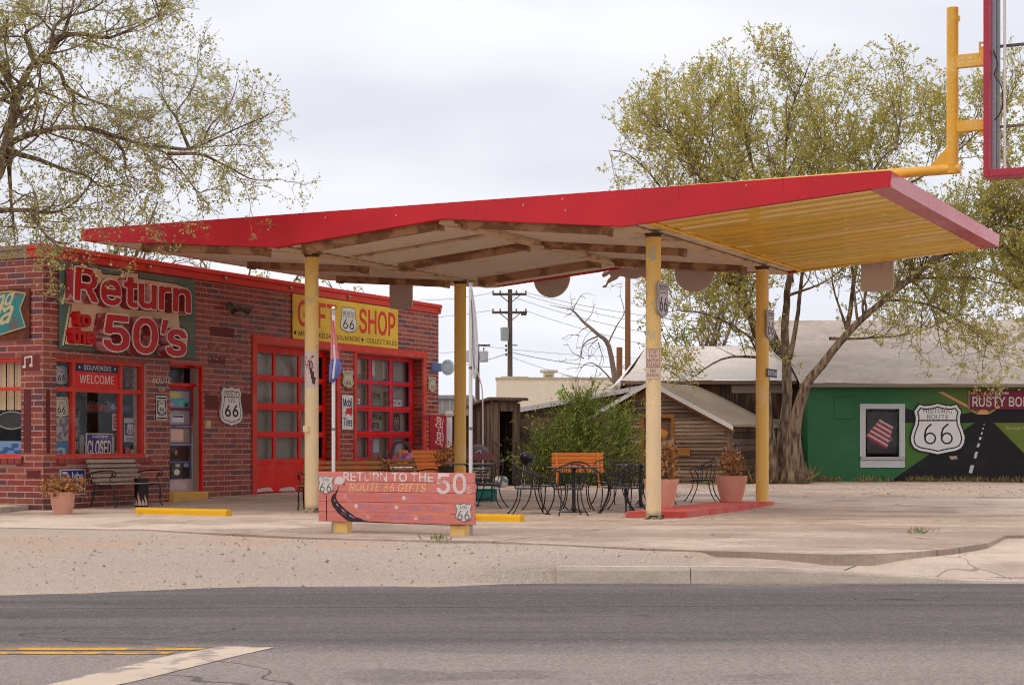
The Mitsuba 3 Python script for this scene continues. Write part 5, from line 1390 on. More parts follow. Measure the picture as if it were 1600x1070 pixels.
for n, (x, z, col) in enumerate(((-0.10, 0.78, (216, 90, 150)), (-0.02, 0.72, (232, 190, 50)), (0.05, 0.80, (150, 80, 170)), (0.11, 0.72, (232, 200, 60)), (0.16, 0.78, (226, 150, 190)), (0.2, 0.84, (226, 140, 180)), (0.1, 0.84, (200, 80, 150)))):
    fl_ = cat([extr(affinity.rotate(affinity.translate(affinity.scale(Point(0, 0).buffer(0.02), 1.5, 0.9), 0.03, 0), 72 * q, origin=(0, 0)), -0.003, 0.003) for q in range(5)])
    fl_.apply_translation((x, z, 0.05 + 0.01 * (n % 3)))
    b = k.add('blossom', fl_, C(*col))
    k.add('stem', rod((x, z, 0.045), (x * 0.6, 0.62, 0.0), 0.004, 5), C(60, 96, 50), parent=b)
k.place('flower_bunch', 'pink, purple and yellow flowers in the window of the old car door', 'flowers', frame((-2.17, 32.9, 0.09), (1, 0.15, 0)))
k = Kit()
dome = trimesh.creation.icosphere(3, 1.0)
v = dome.vertices * [0.235, 0.2, 0.17]
v = v * (1 + 0.10 * (meshkit.fbm(v * 14, 3, 4)[:, None] - 0.5))
k.add('cover', trimesh.Trimesh(v + [0, 0, 0.86], dome.faces), mat('cover_grey', lin(112, 100, 106), 0.8), smooth=True)
k.add('apron', hull([(x, y, z) for x, y, z in ((-0.24, -0.2, 0.86), (0.24, -0.2, 0.86), (-0.36, -0.28, 0.70), (0.36, -0.28, 0.70), (-0.24, 0.2, 0.86), (0.24, 0.2, 0.86), (-0.36, 0.28, 0.70), (0.36, 0.28, 0.70))]), C(132, 84, 88, 80))
k.add('handle', tube(smooth_line([(-0.05, -0.205, 0.84), (0.0, -0.25, 0.88), (0.06, -0.25, 0.9), (0.07, -0.205, 0.84)], 10), 0.01, 6), 'white_paint')
for x in (-0.3, 0.3):
    for y in (-0.22, 0.22):
        k.add('leg', box(x - 0.015, x + 0.015, y - 0.015, y + 0.015, 0, 0.70), 'iron')
k.add('shelf', box(-0.32, 0.32, -0.24, 0.24, 0.2, 0.225), 'iron')
k.place('covered_grill', 'grill under a slumped grey cover beside the rear left post', 'grill', zrot(-0.72, 35.6, 0.11, 0))
k = Kit()
k.add('bowl', lathe([(0, 0.55), (0.1, 0.56), (0.19, 0.63), (0.225, 0.72), (0.225, 0.735)], 24), C(24, 24, 28, 25), smooth=True)
k.add('lid', lathe([(0.23, 0.735), (0.22, 0.79), (0.15, 0.86), (0.05, 0.89), (0, 0.893)], 24), C(30, 32, 40, 18), smooth=True)
k.add('handle', tube(smooth_line([(-0.06, 0, 0.885), (-0.04, 0, 0.93), (0.04, 0, 0.93), (0.06, 0, 0.885)], 8), 0.009, 6), 'iron')
for a in (90, 210, 330):
    k.add('leg', rod((0.13 * math.cos(math.radians(a)), 0.13 * math.sin(math.radians(a)), 0.6), (0.27 * math.cos(math.radians(a)), 0.27 * math.sin(math.radians(a)), 0.01), 0.012, 6), 'steel')
k.place('kettle_grill', 'black kettle grill on three legs beside the outhouse', 'grill', zrot(0.33, 38.2, 0.12, 15) @ np.diag([0.72, 0.72, 0.96, 1.0]))
k = Kit()
for n in range(6):
    k.add('slat', box(-0.17, 0.17, -0.02, 0.0, 0.42 + 0.055 * n, 0.42 + 0.055 * n + 0.026, 0.003), C(206, 196, 180) if n in (1, 2, 3, 4) else 'iron')
k.add('frame', cat([box(-0.2, -0.171, -0.025, 0.005, 0.1, 0.76), box(0.171, 0.2, -0.025, 0.005, 0.1, 0.76), box(-0.2, 0.2, -0.024, 0.004, 0.06, 0.10)]), 'iron')
k.add('prop', rod((0.18, 0.0, 0.7), (0.18, 0.35, 0.0), 0.012, 6), 'iron')
k.place('slat_rack', 'small black rack with pale slats behind the right end of the plank sign', 'rack', zrot(-0.56, 31.75, 0.03, 0))
k = Kit()
k.add('tub', box(-0.2, 0.2, -0.15, 0.15, 0.0, 0.22, 0.015), C(46, 140, 128, 50))
k.add('lid', box(-0.21, 0.21, -0.16, 0.16, 0.221, 0.245, 0.008), C(60, 156, 142, 50))
k.place('storage_tub', 'turquoise plastic tub on the forecourt behind the slatted rack', 'tub', zrot(-0.50, 32.3, 0.05, 8))
k = Kit()
b = trimesh.creation.icosphere(3, 1.0)
v = b.vertices * [0.19, 0.15, 0.15]
v = v * (1 + 0.3 * (meshkit.fbm(v * 7, 3, 6)[:, None] - 0.5))
k.add('', trimesh.Trimesh(v + [0, 0, 0.12], b.faces), mat('bag', proc(lambda p, n, uv: mix(lin(96, 112, 116), lin(206, 196, 180), smoothstep(0.45, 0.6, fbm(p.x * 6, p.y * 6, p.z * 6, 3)))), 0.7), smooth=True)
k.place('cement_bag', 'lumpy grey and white sack at the outhouse doorway', 'sack', zrot(-0.27, 40.6, 0.12, 20))
# drinks machine and the white post beside it
k = Kit()
MM = frame((-1.73, 39.3, 0.12), (1, 0.06, 0))
k.add('cabinet', box(-0.185, 0.20, 0.0, 1.70, -0.6, 0.0, 0.015), mat('machine_red', wear(lin(164, 20, 36), lin(150, 40, 52), 0.5, 4.0), 0.35, spec=0.5))
k.add('lettering', txt('Coca-Cola', 0, 0, 0.13, 0.64, 0.0, 0.004, bold=True, shear=0.3).apply_transform(np.array(T().translate([0.09, 1.0, 0]).rotate([0, 0, 1], 90).matrix, float).reshape(4, 4)), C(222, 206, 206))
k.add('swash', extr(LineString(smooth_line([(0.12, 1.0), (0.135, 1.2), (0.11, 1.35), (0.14, 1.6)], 20)).buffer(0.008), 0, 0.005), C(222, 206, 206))
k.add('top_bar', box(-0.34, -0.187, 1.60, 1.695, -0.3, -0.02, 0.006), 'machine_red')
k.place('drinks_machine', 'red drinks machine with white script running up its side', 'drinks machine', MM)
k = Kit()
k.add('shaft', hull([(x, y, z) for z, a in ((0.0, 0.055), (1.66, 0.07)) for x in (-a, a) for y in (-a, a)]), 'white_paint')
k.add('cap', hull([(x, y, z) for z, a in ((1.68, 0.09), (1.74, 0.095), (1.80, 0.07)) for x in (-a, a) for y in (-a, a)]), C(196, 196, 196))
k.place('white_post', 'square white post with a cap between the drinks machine and the yellow post', 'post', zrot(-1.47, 39.6, 0.12, 10))
# flame-painted bin
k = Kit()
k.add('drum', lathe([(0, 0), (0.12, 0), (0.135, 0.02), (0.14, 0.55), (0.15, 0.56), (0.15, 0.60), (0.13, 0.60), (0.12, 0.3), (0, 0.3)], 26), C(30, 27, 28, 40), smooth=40)
for a, hgt, col in ((200, 0.30, (206, 110, 60)), (232, 0.20, (206, 120, 70)), (262, 0.34, (206, 100, 52)), (290, 0.18, (206, 120, 70)), (318, 0.28, (206, 110, 60))):
    n = 8
    zz_ = np.linspace(0.03, hgt, n)
    wd = np.radians(17) * (1 - (zz_ - 0.03) / (hgt - 0.03)) ** 0.8
    ct = math.radians(a) + 0.12 * np.sin(zz_ * 18)
    for rr_, sc, cc in ((0.1415, 1.0, col), (0.1425, 0.72, (212, 206, 200))):
        hh = zz_ if sc == 1 else 0.03 + (zz_ - 0.03) * 0.8
        v = np.concatenate([np.column_stack([rr_ * np.cos(ct - wd * sc), rr_ * np.sin(ct - wd * sc), hh]), np.column_stack([rr_ * np.cos(ct + wd * sc), rr_ * np.sin(ct + wd * sc), hh])])
        i = np.arange(n - 1)
        k.add('flame', trimesh.Trimesh(v, np.vstack([np.stack([i, i + 1, i + 1 + n], 1), np.stack([i, i + 1 + n, i + n], 1)]), process=False), C(*cc))
k.place('flame_bin', 'black bin with painted flames at the right end of the slatted bench', 'bin', zrot(-6.62, 30.35, 0.02, 0) @ np.diag([0.9, 0.9, 0.85, 1.0]))
k = Kit()
k.add('board', box(0.409, 1.051, 0.25, 0.70, 0.012, 0.025), C(206, 204, 206))
k.add('field', box(0.43, 1.03, 0.27, 0.68, 0.0245, 0.028), C(40, 52, 120))
k.add('lettering', txt('P', 0.46, 0.42, 0.23, 0.15, 0.028, 0.003, bold=True), C(214, 212, 214))
k.add('lettering', txt('lube', 0.70, 0.50, 0.15, 0.29, 0.028, 0.003, bold=True), C(206, 204, 210))
k.add('flag', box(0.64, 0.72, 0.44, 0.5, 0.028, 0.031), C(190, 60, 70))
k.place('enamel_sign', 'blue and white enamel sign low on the wall behind the dead potted plant', 'sign', WM)
k = Kit()
k.add('', tr(sheet(Polygon(jag([(-6, 0.0), (-0.3, 0.0), (-0.22, 0.75), (-0.4, 0.95), (-6, 1.1)], 0.1, 0.04, 17)), lambda x, y: 0.085 + 0 * x, 1.0, 0.12), FM @ np.array([[1, 0, 0, 0], [0, 0, 1, 0], [0, 1, 0, 0.02], [0, 0, 0, 1.0]])), 'kerb_concrete')
k.place('front_step', 'broken low concrete step along the front wall of the shop', 'step')

# ------------------------------------------------------------------ the painted building across the gravel
MY = 47.0
mu = Kit()
MUM = frame((0, MY, 0), (1, 0, 0))
wh = [sbox(9.76, 0.72, 10.72, 2.14)]
mw = mu.add('wall', extr(sbox(8.18, -0.1, 19.0, 2.80).difference(unary_union(wh)), -0.25, 0), 'wall_green')
mu.add('end_wall', box(8.18, 8.40, -0.1, 2.75, -8.0, -0.251), 'wall_green')
mu.add('back_wall', box(8.41, 19.0, -0.1, 2.75, -8.0, -7.8), 'wall_green')
nx = np.arange(7.9, 20.01, 0.25)
ny = np.linspace(0, 1, 14)
gx_, gy_2 = np.meshgrid(nx, ny)
rz = 2.815 + gy_2 * 2.15 + 0.10 * (meshkit.fbm(np.stack([gx_ * 0.8, gy_2 * 5, gx_ * 0], -1), 4, 4) - 0.5)
ro = 0.35 - gy_2 * 5.4


def grid_mesh(vx, vy, vz):
    v = np.stack([vx, vy, vz], -1).reshape(-1, 3)
    a, b = vx.shape
    i, j = np.meshgrid(np.arange(a - 1), np.arange(b - 1), indexing='ij')
    q = np.stack([i * b + j, i * b + j + 1, (i + 1) * b + j + 1, (i + 1) * b + j], -1).reshape(-1, 4)
    return trimesh.Trimesh(v, np.vstack([q[:, [0, 1, 2]], q[:, [0, 2, 3]]]), process=False)


rf = mu.add('roof', grid_mesh(gx_, rz, ro), 'roof_foam', smooth=True)
mu.add('eave_board', box(7.9, 20, 2.72, 2.81, 0.30, 0.345), C(150, 134, 120, 80), parent=rf)
mu.add('rear_slope', hull([(x, z, o) for x in (7.9, 20) for z, o in ((4.9, -5.05), (2.7, -9.5), (4.85, -5.05), (2.6, -9.5))]), 'roof_foam', parent=rf)
mu.add('gable', extr(Polygon([(-0.0, 2.7), (-8.0, 2.7), (-5.05, 4.85)]), 0, 0.2).apply_transform(np.array([[0, 0, 1, 8.19], [0, 1, 0, 0], [1, 0, 0, 0], [0, 0, 0, 1.0]])), 'plank_grey', parent=rf)
for x in (9.1, 10.25, 11.45, 12.65, 13.4, 14.15, 15.4):
    mu.add('rafter_end', box(x, x + 0.07, 2.72, 2.79, 0.02, 0.29), C(120, 124, 100, 80), parent=rf)
black = mat('mural_black', wear(lin(30, 28, 32), lin(44, 42, 46), 0.6, 1.5), 0.7)
mt = mat('mural_olive', lin(112, 128, 54), 0.8)
mu.add('painted_field', extr(Polygon([(10.87, 1.75), (12.80, 1.75), (11.46, 0.82), (10.87, 0.5)]), 0, 0.003), mat('mural_leaf', lin(84, 122, 56), 0.8), parent=mw)
mu.add('painted_field', extr(Polygon([(13.32, 1.745), (15.6, 1.745), (15.6, 0.08), (14.85, 0.08)]), 0, 0.003), 'mural_olive', parent=mw)
mu.add('painted_hills', extr(Polygon([(10.863, 2.155), (11.048, 2.101), (11.3, 1.99), (12.1, 1.95), (12.492, 1.997), (12.715, 2.041), (12.849, 1.988), (13.027, 1.967), (13.176, 1.997), (13.34, 2.101), (13.519, 2.113), (16.5, 2.2), (16.5, 1.746), (10.863, 1.746)]), 0.0, 0.006), 'mural_black', parent=mw)
mu.add('painted_road', extr(Polygon([(12.789, 1.744), (13.325, 1.744), (14.98, 0.08), (10.393, 0.08), (11.464, 0.821)]), 0.0, 0.006), 'mural_black', parent=mw)
peach = C(226, 166, 118, 80)
mu.add('painted_sun', extr(Point(13.03, 1.97).buffer(0.155).intersection(sbox(12, 1.975, 14, 3)), 0.006, 0.009), peach, parent=mw)
mu.add('painted_ray', extr(Polygon([(11.777, 2.60), (11.93, 2.60), (12.64, 2.215), (12.64, 2.14)]), 0.0, 0.004), peach, parent=mw)
mu.add('painted_ray', extr(Polygon([(12.64, 2.12), (12.72, 2.10), (12.9, 2.0), (12.86, 1.99)]), 0.0, 0.008), peach, parent=mw)
mu.add('painted_ray', extr(Polygon([(13.17, 2.0), (13.33, 2.115), (13.4, 2.115), (13.2, 1.995)]), 0.006, 0.009), peach, parent=mw)
for d in ([(13.048, 1.714), (13.072, 1.714), (13.066, 1.684), (13.039, 1.684)], [(13.013, 1.61), (13.048, 1.61), (13.036, 1.559), (12.998, 1.559)], [(12.983, 1.491), (13.021, 1.491), (13.007, 1.422), (12.962, 1.422)], [(12.932, 1.357), (12.989, 1.357), (12.968, 1.276), (12.908, 1.276)],
          [(12.879, 1.178), (12.947, 1.178), (12.914, 1.074), (12.852, 1.074)], [(12.813, 0.949), (12.89, 0.949), (12.843, 0.77), (12.771, 0.77)], [(12.685, 0.577), (12.786, 0.568), (12.721, 0.344), (12.631, 0.368)], [(12.566, 0.171), (12.67, 0.156), (12.64, 0.11), (12.536, 0.12)]):
    mu.add('road_dash', extr(Polygon(d), 0.0055, 0.009), C(216, 210, 206, 80), parent=mw)
mu.add('scuff', extr(Polygon(jag([(12.09, 0.83), (12.3, 0.84), (12.33, 0.75), (12.16, 0.73), (12.09, 0.83)], 0.03, 0.03, 8)), 0.0055, 0.008), C(186, 172, 150, 80), parent=mw)
mu.add('painted_lettering', txt('Seligman', 13.61, 1.56, 0.10, 0.74, 0.003, 0.003, shear=0.3), C(170, 180, 110, 80), parent=mw)
mu.add('hatch', box(8.92, 9.43, 1.85, 2.43, -0.01, 0.03, 0.006), 'wall_green', parent=mw)
mu.add('hatch_rail', box(8.90, 9.45, 2.435, 2.47, -0.01, 0.045, 0.006), 'wall_green', parent=mw)
wn = mu.add('window', extr(sbox(9.619, 0.81, 10.863, 2.27).difference(sbox(9.775, 0.811, 10.71, 2.13)), -0.02, 0.04), C(206, 204, 206, 60))
mu.add('sill', box(9.64, 10.86, 0.72, 0.805, -0.02, 0.07, 0.008), C(190, 184, 182, 70), parent=wn)
mu.add('apron', box(9.63, 10.862, 0.505, 0.718, 0.001, 0.03, 0.004), C(210, 208, 210, 60), parent=wn)
mu.add('pane', sheet_glass(9.77, 10.715, 0.81, 2.135, -0.05), 'window_glass', parent=wn)
mu.add('jamb', box(9.775, 9.80, 0.81, 2.13, -0.2, -0.06), C(206, 130, 70, 70), parent=wn)
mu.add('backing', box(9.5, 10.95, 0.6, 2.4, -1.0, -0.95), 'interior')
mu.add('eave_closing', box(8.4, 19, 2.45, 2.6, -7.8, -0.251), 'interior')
mu.place('painted_building', 'long green building with a painted desert road mural and lumpy pale roof', 'building', MUM)
k = Kit()
pst = affinity.rotate(sbox(-0.38, -0.27, 0.38, 0.27), 28)
k.add('panel', extr(sbox(9.85, 0.9, 10.68, 2.05), -0.16, -0.15), C(52, 48, 54))
R28 = np.array(T().translate([10.25, 1.45, -0.149]).rotate([0, 0, 1], -30).matrix, float).reshape(4, 4)
for n in range(5):
    k.add('stripe', box(-0.34 + 0.02 * n, 0.34 - 0.03 * n, -0.30 + 0.125 * n, -0.235 + 0.125 * n, 0, 0.004).apply_transform(R28), C(176, 40, 48))
    k.add('stripe', box(-0.32 + 0.02 * n, 0.32 - 0.03 * n, -0.234 + 0.125 * n, -0.18 + 0.125 * n, 0, 0.004).apply_transform(R28), C(196, 186, 190))
for a, b in rng.random((7, 2)):
    k.add('star', extr(Polygon([(0.03 * (1 if q % 2 == 0 else 0.42) * math.sin(q * math.pi / 5), 0.03 * (1 if q % 2 == 0 else 0.42) * math.cos(q * math.pi / 5)) for q in range(10)]), 0, 0.003).apply_translation((10.32 + 0.28 * a, 1.02 + 0.42 * b, -0.149)), C(170, 170, 190))
k.place('window_poster', 'flag-striped poster tilted in the white-framed window of the green building', 'poster', MUM)
M = MUM @ np.array([[1, 0, 0, 11.766], [0, 1, 0, 0.845], [0, 0, 1, 0.012], [0, 0, 0, 1.0]])
kk = Kit()
W_, H_ = 1.557, 1.458
kk.add('plate', extr(shield(W_, H_), 0, 0.03), C(30, 30, 40, 50))
kk.add('face', extr(shield(W_, H_, inset=0.035), 0.029, 0.034), C(240, 236, 236, 50))
kk.add('border', extr(shield(W_, H_, inset=0.10).difference(shield(W_, H_, inset=0.135)), 0.033, 0.038), C(28, 28, 38, 50))
kk.add('bar', extr(sbox(-1, 0.945, 1, 0.985).intersection(shield(W_, H_, inset=0.12)), 0.033, 0.038), C(28, 28, 38, 50))
kk.add('lettering', txt('HISTORIC', 0, 1.17, 0.12, 0.79, 0.034, 0.004, centre=True), C(28, 28, 38, 50))
kk.add('lettering', txt('ROUTE', 0, 1.005, 0.115, 0.6, 0.034, 0.004, centre=True), C(28, 28, 38, 50))
for cx_ in (-0.21, 0.25):
    ring = Point(cx_, 0.47).buffer(0.165, 32).difference(Point(cx_, 0.47).buffer(0.12, 32))
    stem = LineString(smooth_line([(cx_ - 0.142, 0.46), (cx_ - 0.148, 0.58), (cx_ - 0.10, 0.74), (cx_ + 0.02, 0.855)], 16)).buffer(0.024)
    kk.add('numeral', extr(unary_union([ring, stem]), 0.033, 0.038), C(28, 28, 38, 50))
kk.place('highway_shield', 'large white HISTORIC ROUTE 66 shield on the green building', 'sign', M)
kk = Kit()
kk.add('board', box(12.64, 15.1, 2.116, 2.64, 0.016, 0.045, 0.004), mat('bolt_maroon', lin(132, 34, 62), 0.6))
kk.add('lettering', txt('The', 13.29, 2.535, 0.085, 0.44, 0.045, 0.004, bold=True), C(216, 206, 200))
kk.add('lettering', txt('RUSTY BOLT', 12.72, 2.20, 0.255, 1.72, 0.045, 0.004, bold=True), C(216, 206, 200))
kk.add('trim', box(12.62, 12.639, 2.116, 2.64, 0.016, 0.048), C(190, 170, 160))
for x in (13.28, 14.0, 14.7):
    kk.add('bulb', trimesh.creation.icosphere(2, 0.035).apply_translation((x, 2.665, 0.07)), C(216, 206, 196))
kk.place('shop_sign', 'maroon sign with white lettering under the eave of the green building', 'sign', MUM)

# the lower pale-roofed building at its left
lo = Kit()
LM = frame((0, 48.0, 0), (1, 0, 0))
lo.add('wall', box(3.4, 8.1, -0.1, 2.95, -5, 0), 'plank_grey', tone=0.1)
for n in range(11):
    if n % 4 == 2:
        lo.add('siding_board', box(6.2, 7.9, 0.2 + 0.24 * n, 0.42 + 0.24 * n, 0.0, 0.03), 'wood_grey', tone=rng.random())
nx = np.linspace(0, 1, 24)
a_, b_ = np.meshgrid(nx, np.linspace(0, 1, 9))
xl = 3.05 + b_ ** 0.7 * 1.15
vx = xl + (8.0 - xl) * a_
rz = 2.94 + 1.28 * b_ ** 0.85 + 0.05 * (meshkit.fbm(np.stack([vx, b_ * 4, vx * 0], -1), 3, 2) - 0.5)
rl = lo.add('roof', grid_mesh(vx, rz, 0.3 - 5.3 * b_), mat('roof_white', proc(lambda p, n, uv: mix(lin(196, 186, 178), lin(216, 210, 204), fbm(p.x, p.y, p.z * 2, 4))), 0.9), smooth=True)
lo.add('hip', hull([(3.05, 2.94, 0.3), (4.2, 4.22, -5.0), (3.2, 2.94, -8), (3.3, 2.8, -4)]), 'roof_white', parent=rl)
lo.add('eave_board', box(3.1, 8.0, 2.84, 2.935, 0.22, 0.28), C(128, 104, 84, 80), parent=rl)
lo.place('low_building', 'low grey wooden building with a smooth whitish roof behind the log cabin', 'building', LM)

# ------------------------------------------------------------------ the weathered wooden cabin
ca = Kit()
CO = np.array([5.63, 44.0, 0.0])
CF, CS = frame(CO, D2), frame(CO, D1)
gable = Polygon([(-4.2, 0), (0, 0), (0, 1.62), (-2.1, 2.70), (-4.2, 1.62)])
door = sbox(-2.36, 0.0, -1.497, 1.89)
gw = ca.add('gable_wall', tr(extr(gable.difference(door), -0.14, -0.005), CF), C(48, 36, 30, 90))
for n in range(27):
    z0, z1 = 0.10 + 0.099 * n, 0.10 + 0.099 * n + 0.094
    g = sbox(-4.2, z0, -0.06, z1).intersection(gable).difference(door)
    for q in getattr(g, 'geoms', [g]):
        if q.geom_type != 'Polygon' or q.area < 0.004:
            continue
        b = q.bounds
        ca.add('board', tr(hull([(x, z, o) for x in (b[0], b[2]) for z, o in ((b[1], 0.0), (b[1], 0.05), (b[3], 0.0), (b[3], 0.012))]), CF), 'plank_brown', tone=rng.random(), parent=gw)
sw = ca.add('side_wall', tr(box(0.02, 3.6, 0, 1.66, -0.14, -0.005), CS), C(48, 36, 30, 90))
for n in range(9):
    ca.add('board', tr(box(0.10, 3.6, 0.1 + 0.172 * n, 0.1 + 0.172 * n + 0.16, -0.004, 0.02 + 0.02 * rng.random(), 0.008), CS), 'plank_grey', tone=rng.random(), parent=sw)
ca.add('corner_board', tr(box(-0.06, 0.05, 0.05, 1.66, 0.001, 0.06, 0.004), CF), 'plank_grey', tone=0.8)
ca.add('corner_board', tr(box(-0.01, 0.10, 0.05, 1.66, 0.03, 0.055, 0.004), CS), 'plank_grey', tone=0.8)
sl = (2.79 - 1.69) / 2.12
rt_ = ca.group('roof')
for s in (-1, 1):
    v = []
    nn = 10
    for o in np.linspace(0.28, -3.75, 9):
        for q in np.linspace(0, 1, nn):
            a = -2.1 + s * (2.28 * q)
            v.append((a, 2.80 - sl * 2.28 * q + 0.04 * float(meshkit.fbm(np.array([a * 1.5, o * 1.2, 0.0]), 3, 3) - 0.5), o))
    v = np.array(v).reshape(9, nn, 3)
    ca.add('slope', tr(grid_mesh(v[..., 0], v[..., 1], v[..., 2]), CF), 'roof_grey', smooth=True, parent=rt_)
    ca.add('barge_board', tr(hull([(-2.1 + s * q * 2.3, 2.80 - sl * 2.3 * q + dz, o) for q in (0, 1) for dz in (-0.10, 0.015) for o in (0.285, 0.31)]), CF), C(214, 210, 208, 60), parent=rt_)
    ca.add('fascia_board', tr(hull([(-2.1 + s * q * 2.25, 2.69 - sl * 2.25 * q + dz, o) for q in (0, 1) for dz in (-0.10, 0.0) for o in (0.05, 0.09)]), CF), 'wood_brown', tone=0.1, parent=rt_)
ca.add('eave_board', tr(box(-0.2, 3.7, 1.60, 1.66, 0.10, 0.15), CS), 'wood_grey', tone=0.2, parent=rt_)
dd = ca.add('door', tr(box(-2.36, -1.5, 0.12, 1.88, -0.12, -0.06), CF), 'plank_brown', tone=0.25)
ca.add('frame', tr(cat([box(-1.60, -1.497, 0.1, 1.95, -0.05, 0.055, 0.004), box(-2.46, -2.361, 0.1, 1.95, -0.05, 0.055, 0.004), box(-2.36, -1.601, 1.84, 1.95, -0.05, 0.055, 0.004)]), CF), 'wood_brown', tone=0.3, parent=dd)
ca.add('panel', tr(box(-2.2, -1.7, 1.0, 1.68, -0.062, -0.04, 0.01), CF), C(122, 78, 62, 70), parent=dd)
ca.add('plank', tr(hull([(x, z + dz, o) for x, z in ((-2.36, 0.86), (-1.5, 1.16)) for dz in (0, 0.15) for o in (0.056, 0.085)]), CF), 'wood_grey', tone=0.1, parent=dd)
ca.add('plaque', tr(box(-1.40, -1.06, 0.84, 1.06, 0.05, 0.075, 0.005), CF), 'wood_brown', tone=0.6)
ca.add('plaque', tr(extr(Polygon([(-2.02, 1.3), (-1.75, 1.34), (-1.7, 1.48), (-1.9, 1.56), (-2.05, 1.5)]), -0.04, -0.025), CF), C(196, 136, 62))
ca.add('hook_box', tr(box(0.36, 0.46, 0.88, 1.16, 0.04, 0.1, 0.01), CS), C(70, 84, 100, 50))
ca.place('log_cabin', 'small weathered brown plank cabin with a gable roof and a blocked door', 'cabin')

# second shed behind the bush
sh2 = Kit()
SHM = frame((0, 46.3, 0), (1, 0, 0))
wl = Polygon([(0.1, 0), (3.75, 0), (3.75, 2.60), (3.6, 2.62), (0.1, 2.04)])
w2 = sh2.add('wall', extr(wl, -4, -0.01), C(62, 42, 36, 90))
for n in range(22):
    g = sbox(0.1, 0.1 + 0.12 * n, 5.6, 0.1 + 0.12 * n + 0.112).intersection(wl)
    if not g.is_empty and g.area > 0.02:
        b = g.bounds
        sh2.add('board', hull([(x, z, o) for x, z, o in ((p_[0], p_[1], oo) for p_ in list(g.exterior.coords)[:-1] for oo in (-0.009, 0.03))]), 'plank_brown', tone=0.35 * rng.random(), parent=w2)
r2 = sh2.group('roof')
for x0, z0, x1, z1 in ((-0.1, 2.02, 3.62, 2.70), (3.62, 2.70, 3.85, 2.66)):
    sh2.add('slope', hull([(x, z + dz, o) for x, z in ((x0, z0), (x1, z1)) for dz in (0.0, 0.06) for o in (0.2, -4.3)]), 'roof_white', parent=r2)
    sh2.add('edge_board', hull([(x, z + dz, o) for x, z in ((x0, z0), (x1, z1)) for dz in (-0.06, 0.07) for o in (0.205, 0.24)]), C(206, 206, 206, 60), parent=r2)
sh2.place('wooden_shed', 'reddish brown plank shed with a white roof edge behind the green bush', 'shed', SHM)

# weathered fence
fe = Kit()
FMx = frame((0.15, 43.3, 0.1), (1, 0, 0))
for n in range(13):
    h = 1.62 + 0.12 * rng.random()
    fe.add('board', box(0.0 + 0.165 * n, 0.155 + 0.165 * n - 0.01 * rng.random(), 0.03, h, -0.03, -0.008, 0.003), 'plank_grey', tone=0.35 + 0.65 * rng.random())
for z in (0.5, 1.3):
    fe.add('rail', box(0, 2.15, z, z + 0.09, -0.007, 0.03, 0.004), 'plank_grey', tone=0.5)
for x in (0.0, 1.06, 2.08):
    fe.add('post', box(x, x + 0.09, 0, 1.75, -0.12, -0.031, 0.004), 'plank_grey', tone=0.4)
fe.place('board_fence', 'weathered grey board fence between the outhouse and the bush', 'fence', FMx)

# outhouse
oh = Kit()
OM = frame((-0.535, 42.0, 0.12), (math.cos(math.radians(33)), math.sin(math.radians(33)), 0))
WD, HT = 0.87, 2.10
for n, (a, b) in enumerate(((0.0, 0.10), (0.105, 0.235), (0.70, 0.87))):
    oh.add('front_board', box(a, b, 0.02, HT - 0.02 * n, -0.03, 0.0, 0.003), 'plank_grey', tone=0.3 + 0.7 * rng.random())
for n in range(6):
    a = 0.24 + 0.076 * n
    oh.add('header_board', box(a, a + 0.072, 1.84 + 0.01 * rng.random(), HT + 0.02, -0.028, 0.004, 0.003), 'plank_grey', tone=0.6 + 0.4 * rng.random())
oh.add('door_frame', box(0.235, 0.262, 0.05, 1.83, -0.06, 0.022, 0.003), 'plank_grey', tone=0.9)
oh.add('door_frame', box(0.68, 0.705, 0.05, 1.83, -0.06, 0.022, 0.003), 'plank_grey', tone=0.9)
oh.add('latch', hull([(x, y, z) for x, y in ((0.12, 1.12), (0.30, 1.02), (0.30, 0.98), (0.12, 1.07)) for z in (0.024, 0.045)]), 'plank_grey', tone=0.9)
for n in range(7):
    a = -0.99 + 0.14 * n
    oh.add('side_board', box(-0.028, 0.0, 0.02, HT - 0.02 - 0.14 * (-a) + 0.03 * rng.random(), a, a + 0.133, 0.003), 'plank_grey', tone=0.5 * rng.random())
    oh.add('side_board', box(WD, WD + 0.028, 0.02, HT - 0.05 - 0.14 * (-a), a, a + 0.136, 0.003), 'plank_grey', tone=0.5 * rng.random())
oh.add('batten', box(-0.05, -0.029, 0.02, 1.85, -0.52, -0.44, 0.003), 'plank_grey', tone=0.9)
oh.add('batten', box(-0.05, -0.029, 0.02, 2.0, -0.08, 0.0, 0.003), 'plank_grey', tone=0.9)
oh.add('back_wall', box(0.0, WD, 0.0, HT - 0.2, -1.02, -0.99), 'plank_grey', tone=0.1)
oh.add('floor', box(0, WD, -0.1, 0.019, -0.98, 0.0), 'plank_grey', tone=0.2)
oh.add('roof', hull([(x, y + 0.17 * z / 1.1 + dy, z) for x in (-0.14, WD + 0.12) for y, z in ((HT + 0.02, 0.16), (HT + 0.02, -1.15)) for dy in (0, 0.045)]), 'roof_grey')
oh.add('roof_board', hull([(x, HT + 0.01 + dy, z) for x in (-0.15, WD + 0.13) for dy in (0.0, 0.06) for z in (0.165, 0.19)]), 'plank_grey', tone=0.5)
oh.place('outhouse', 'narrow dark weathered board outhouse with an open doorway', 'outhouse', OM)
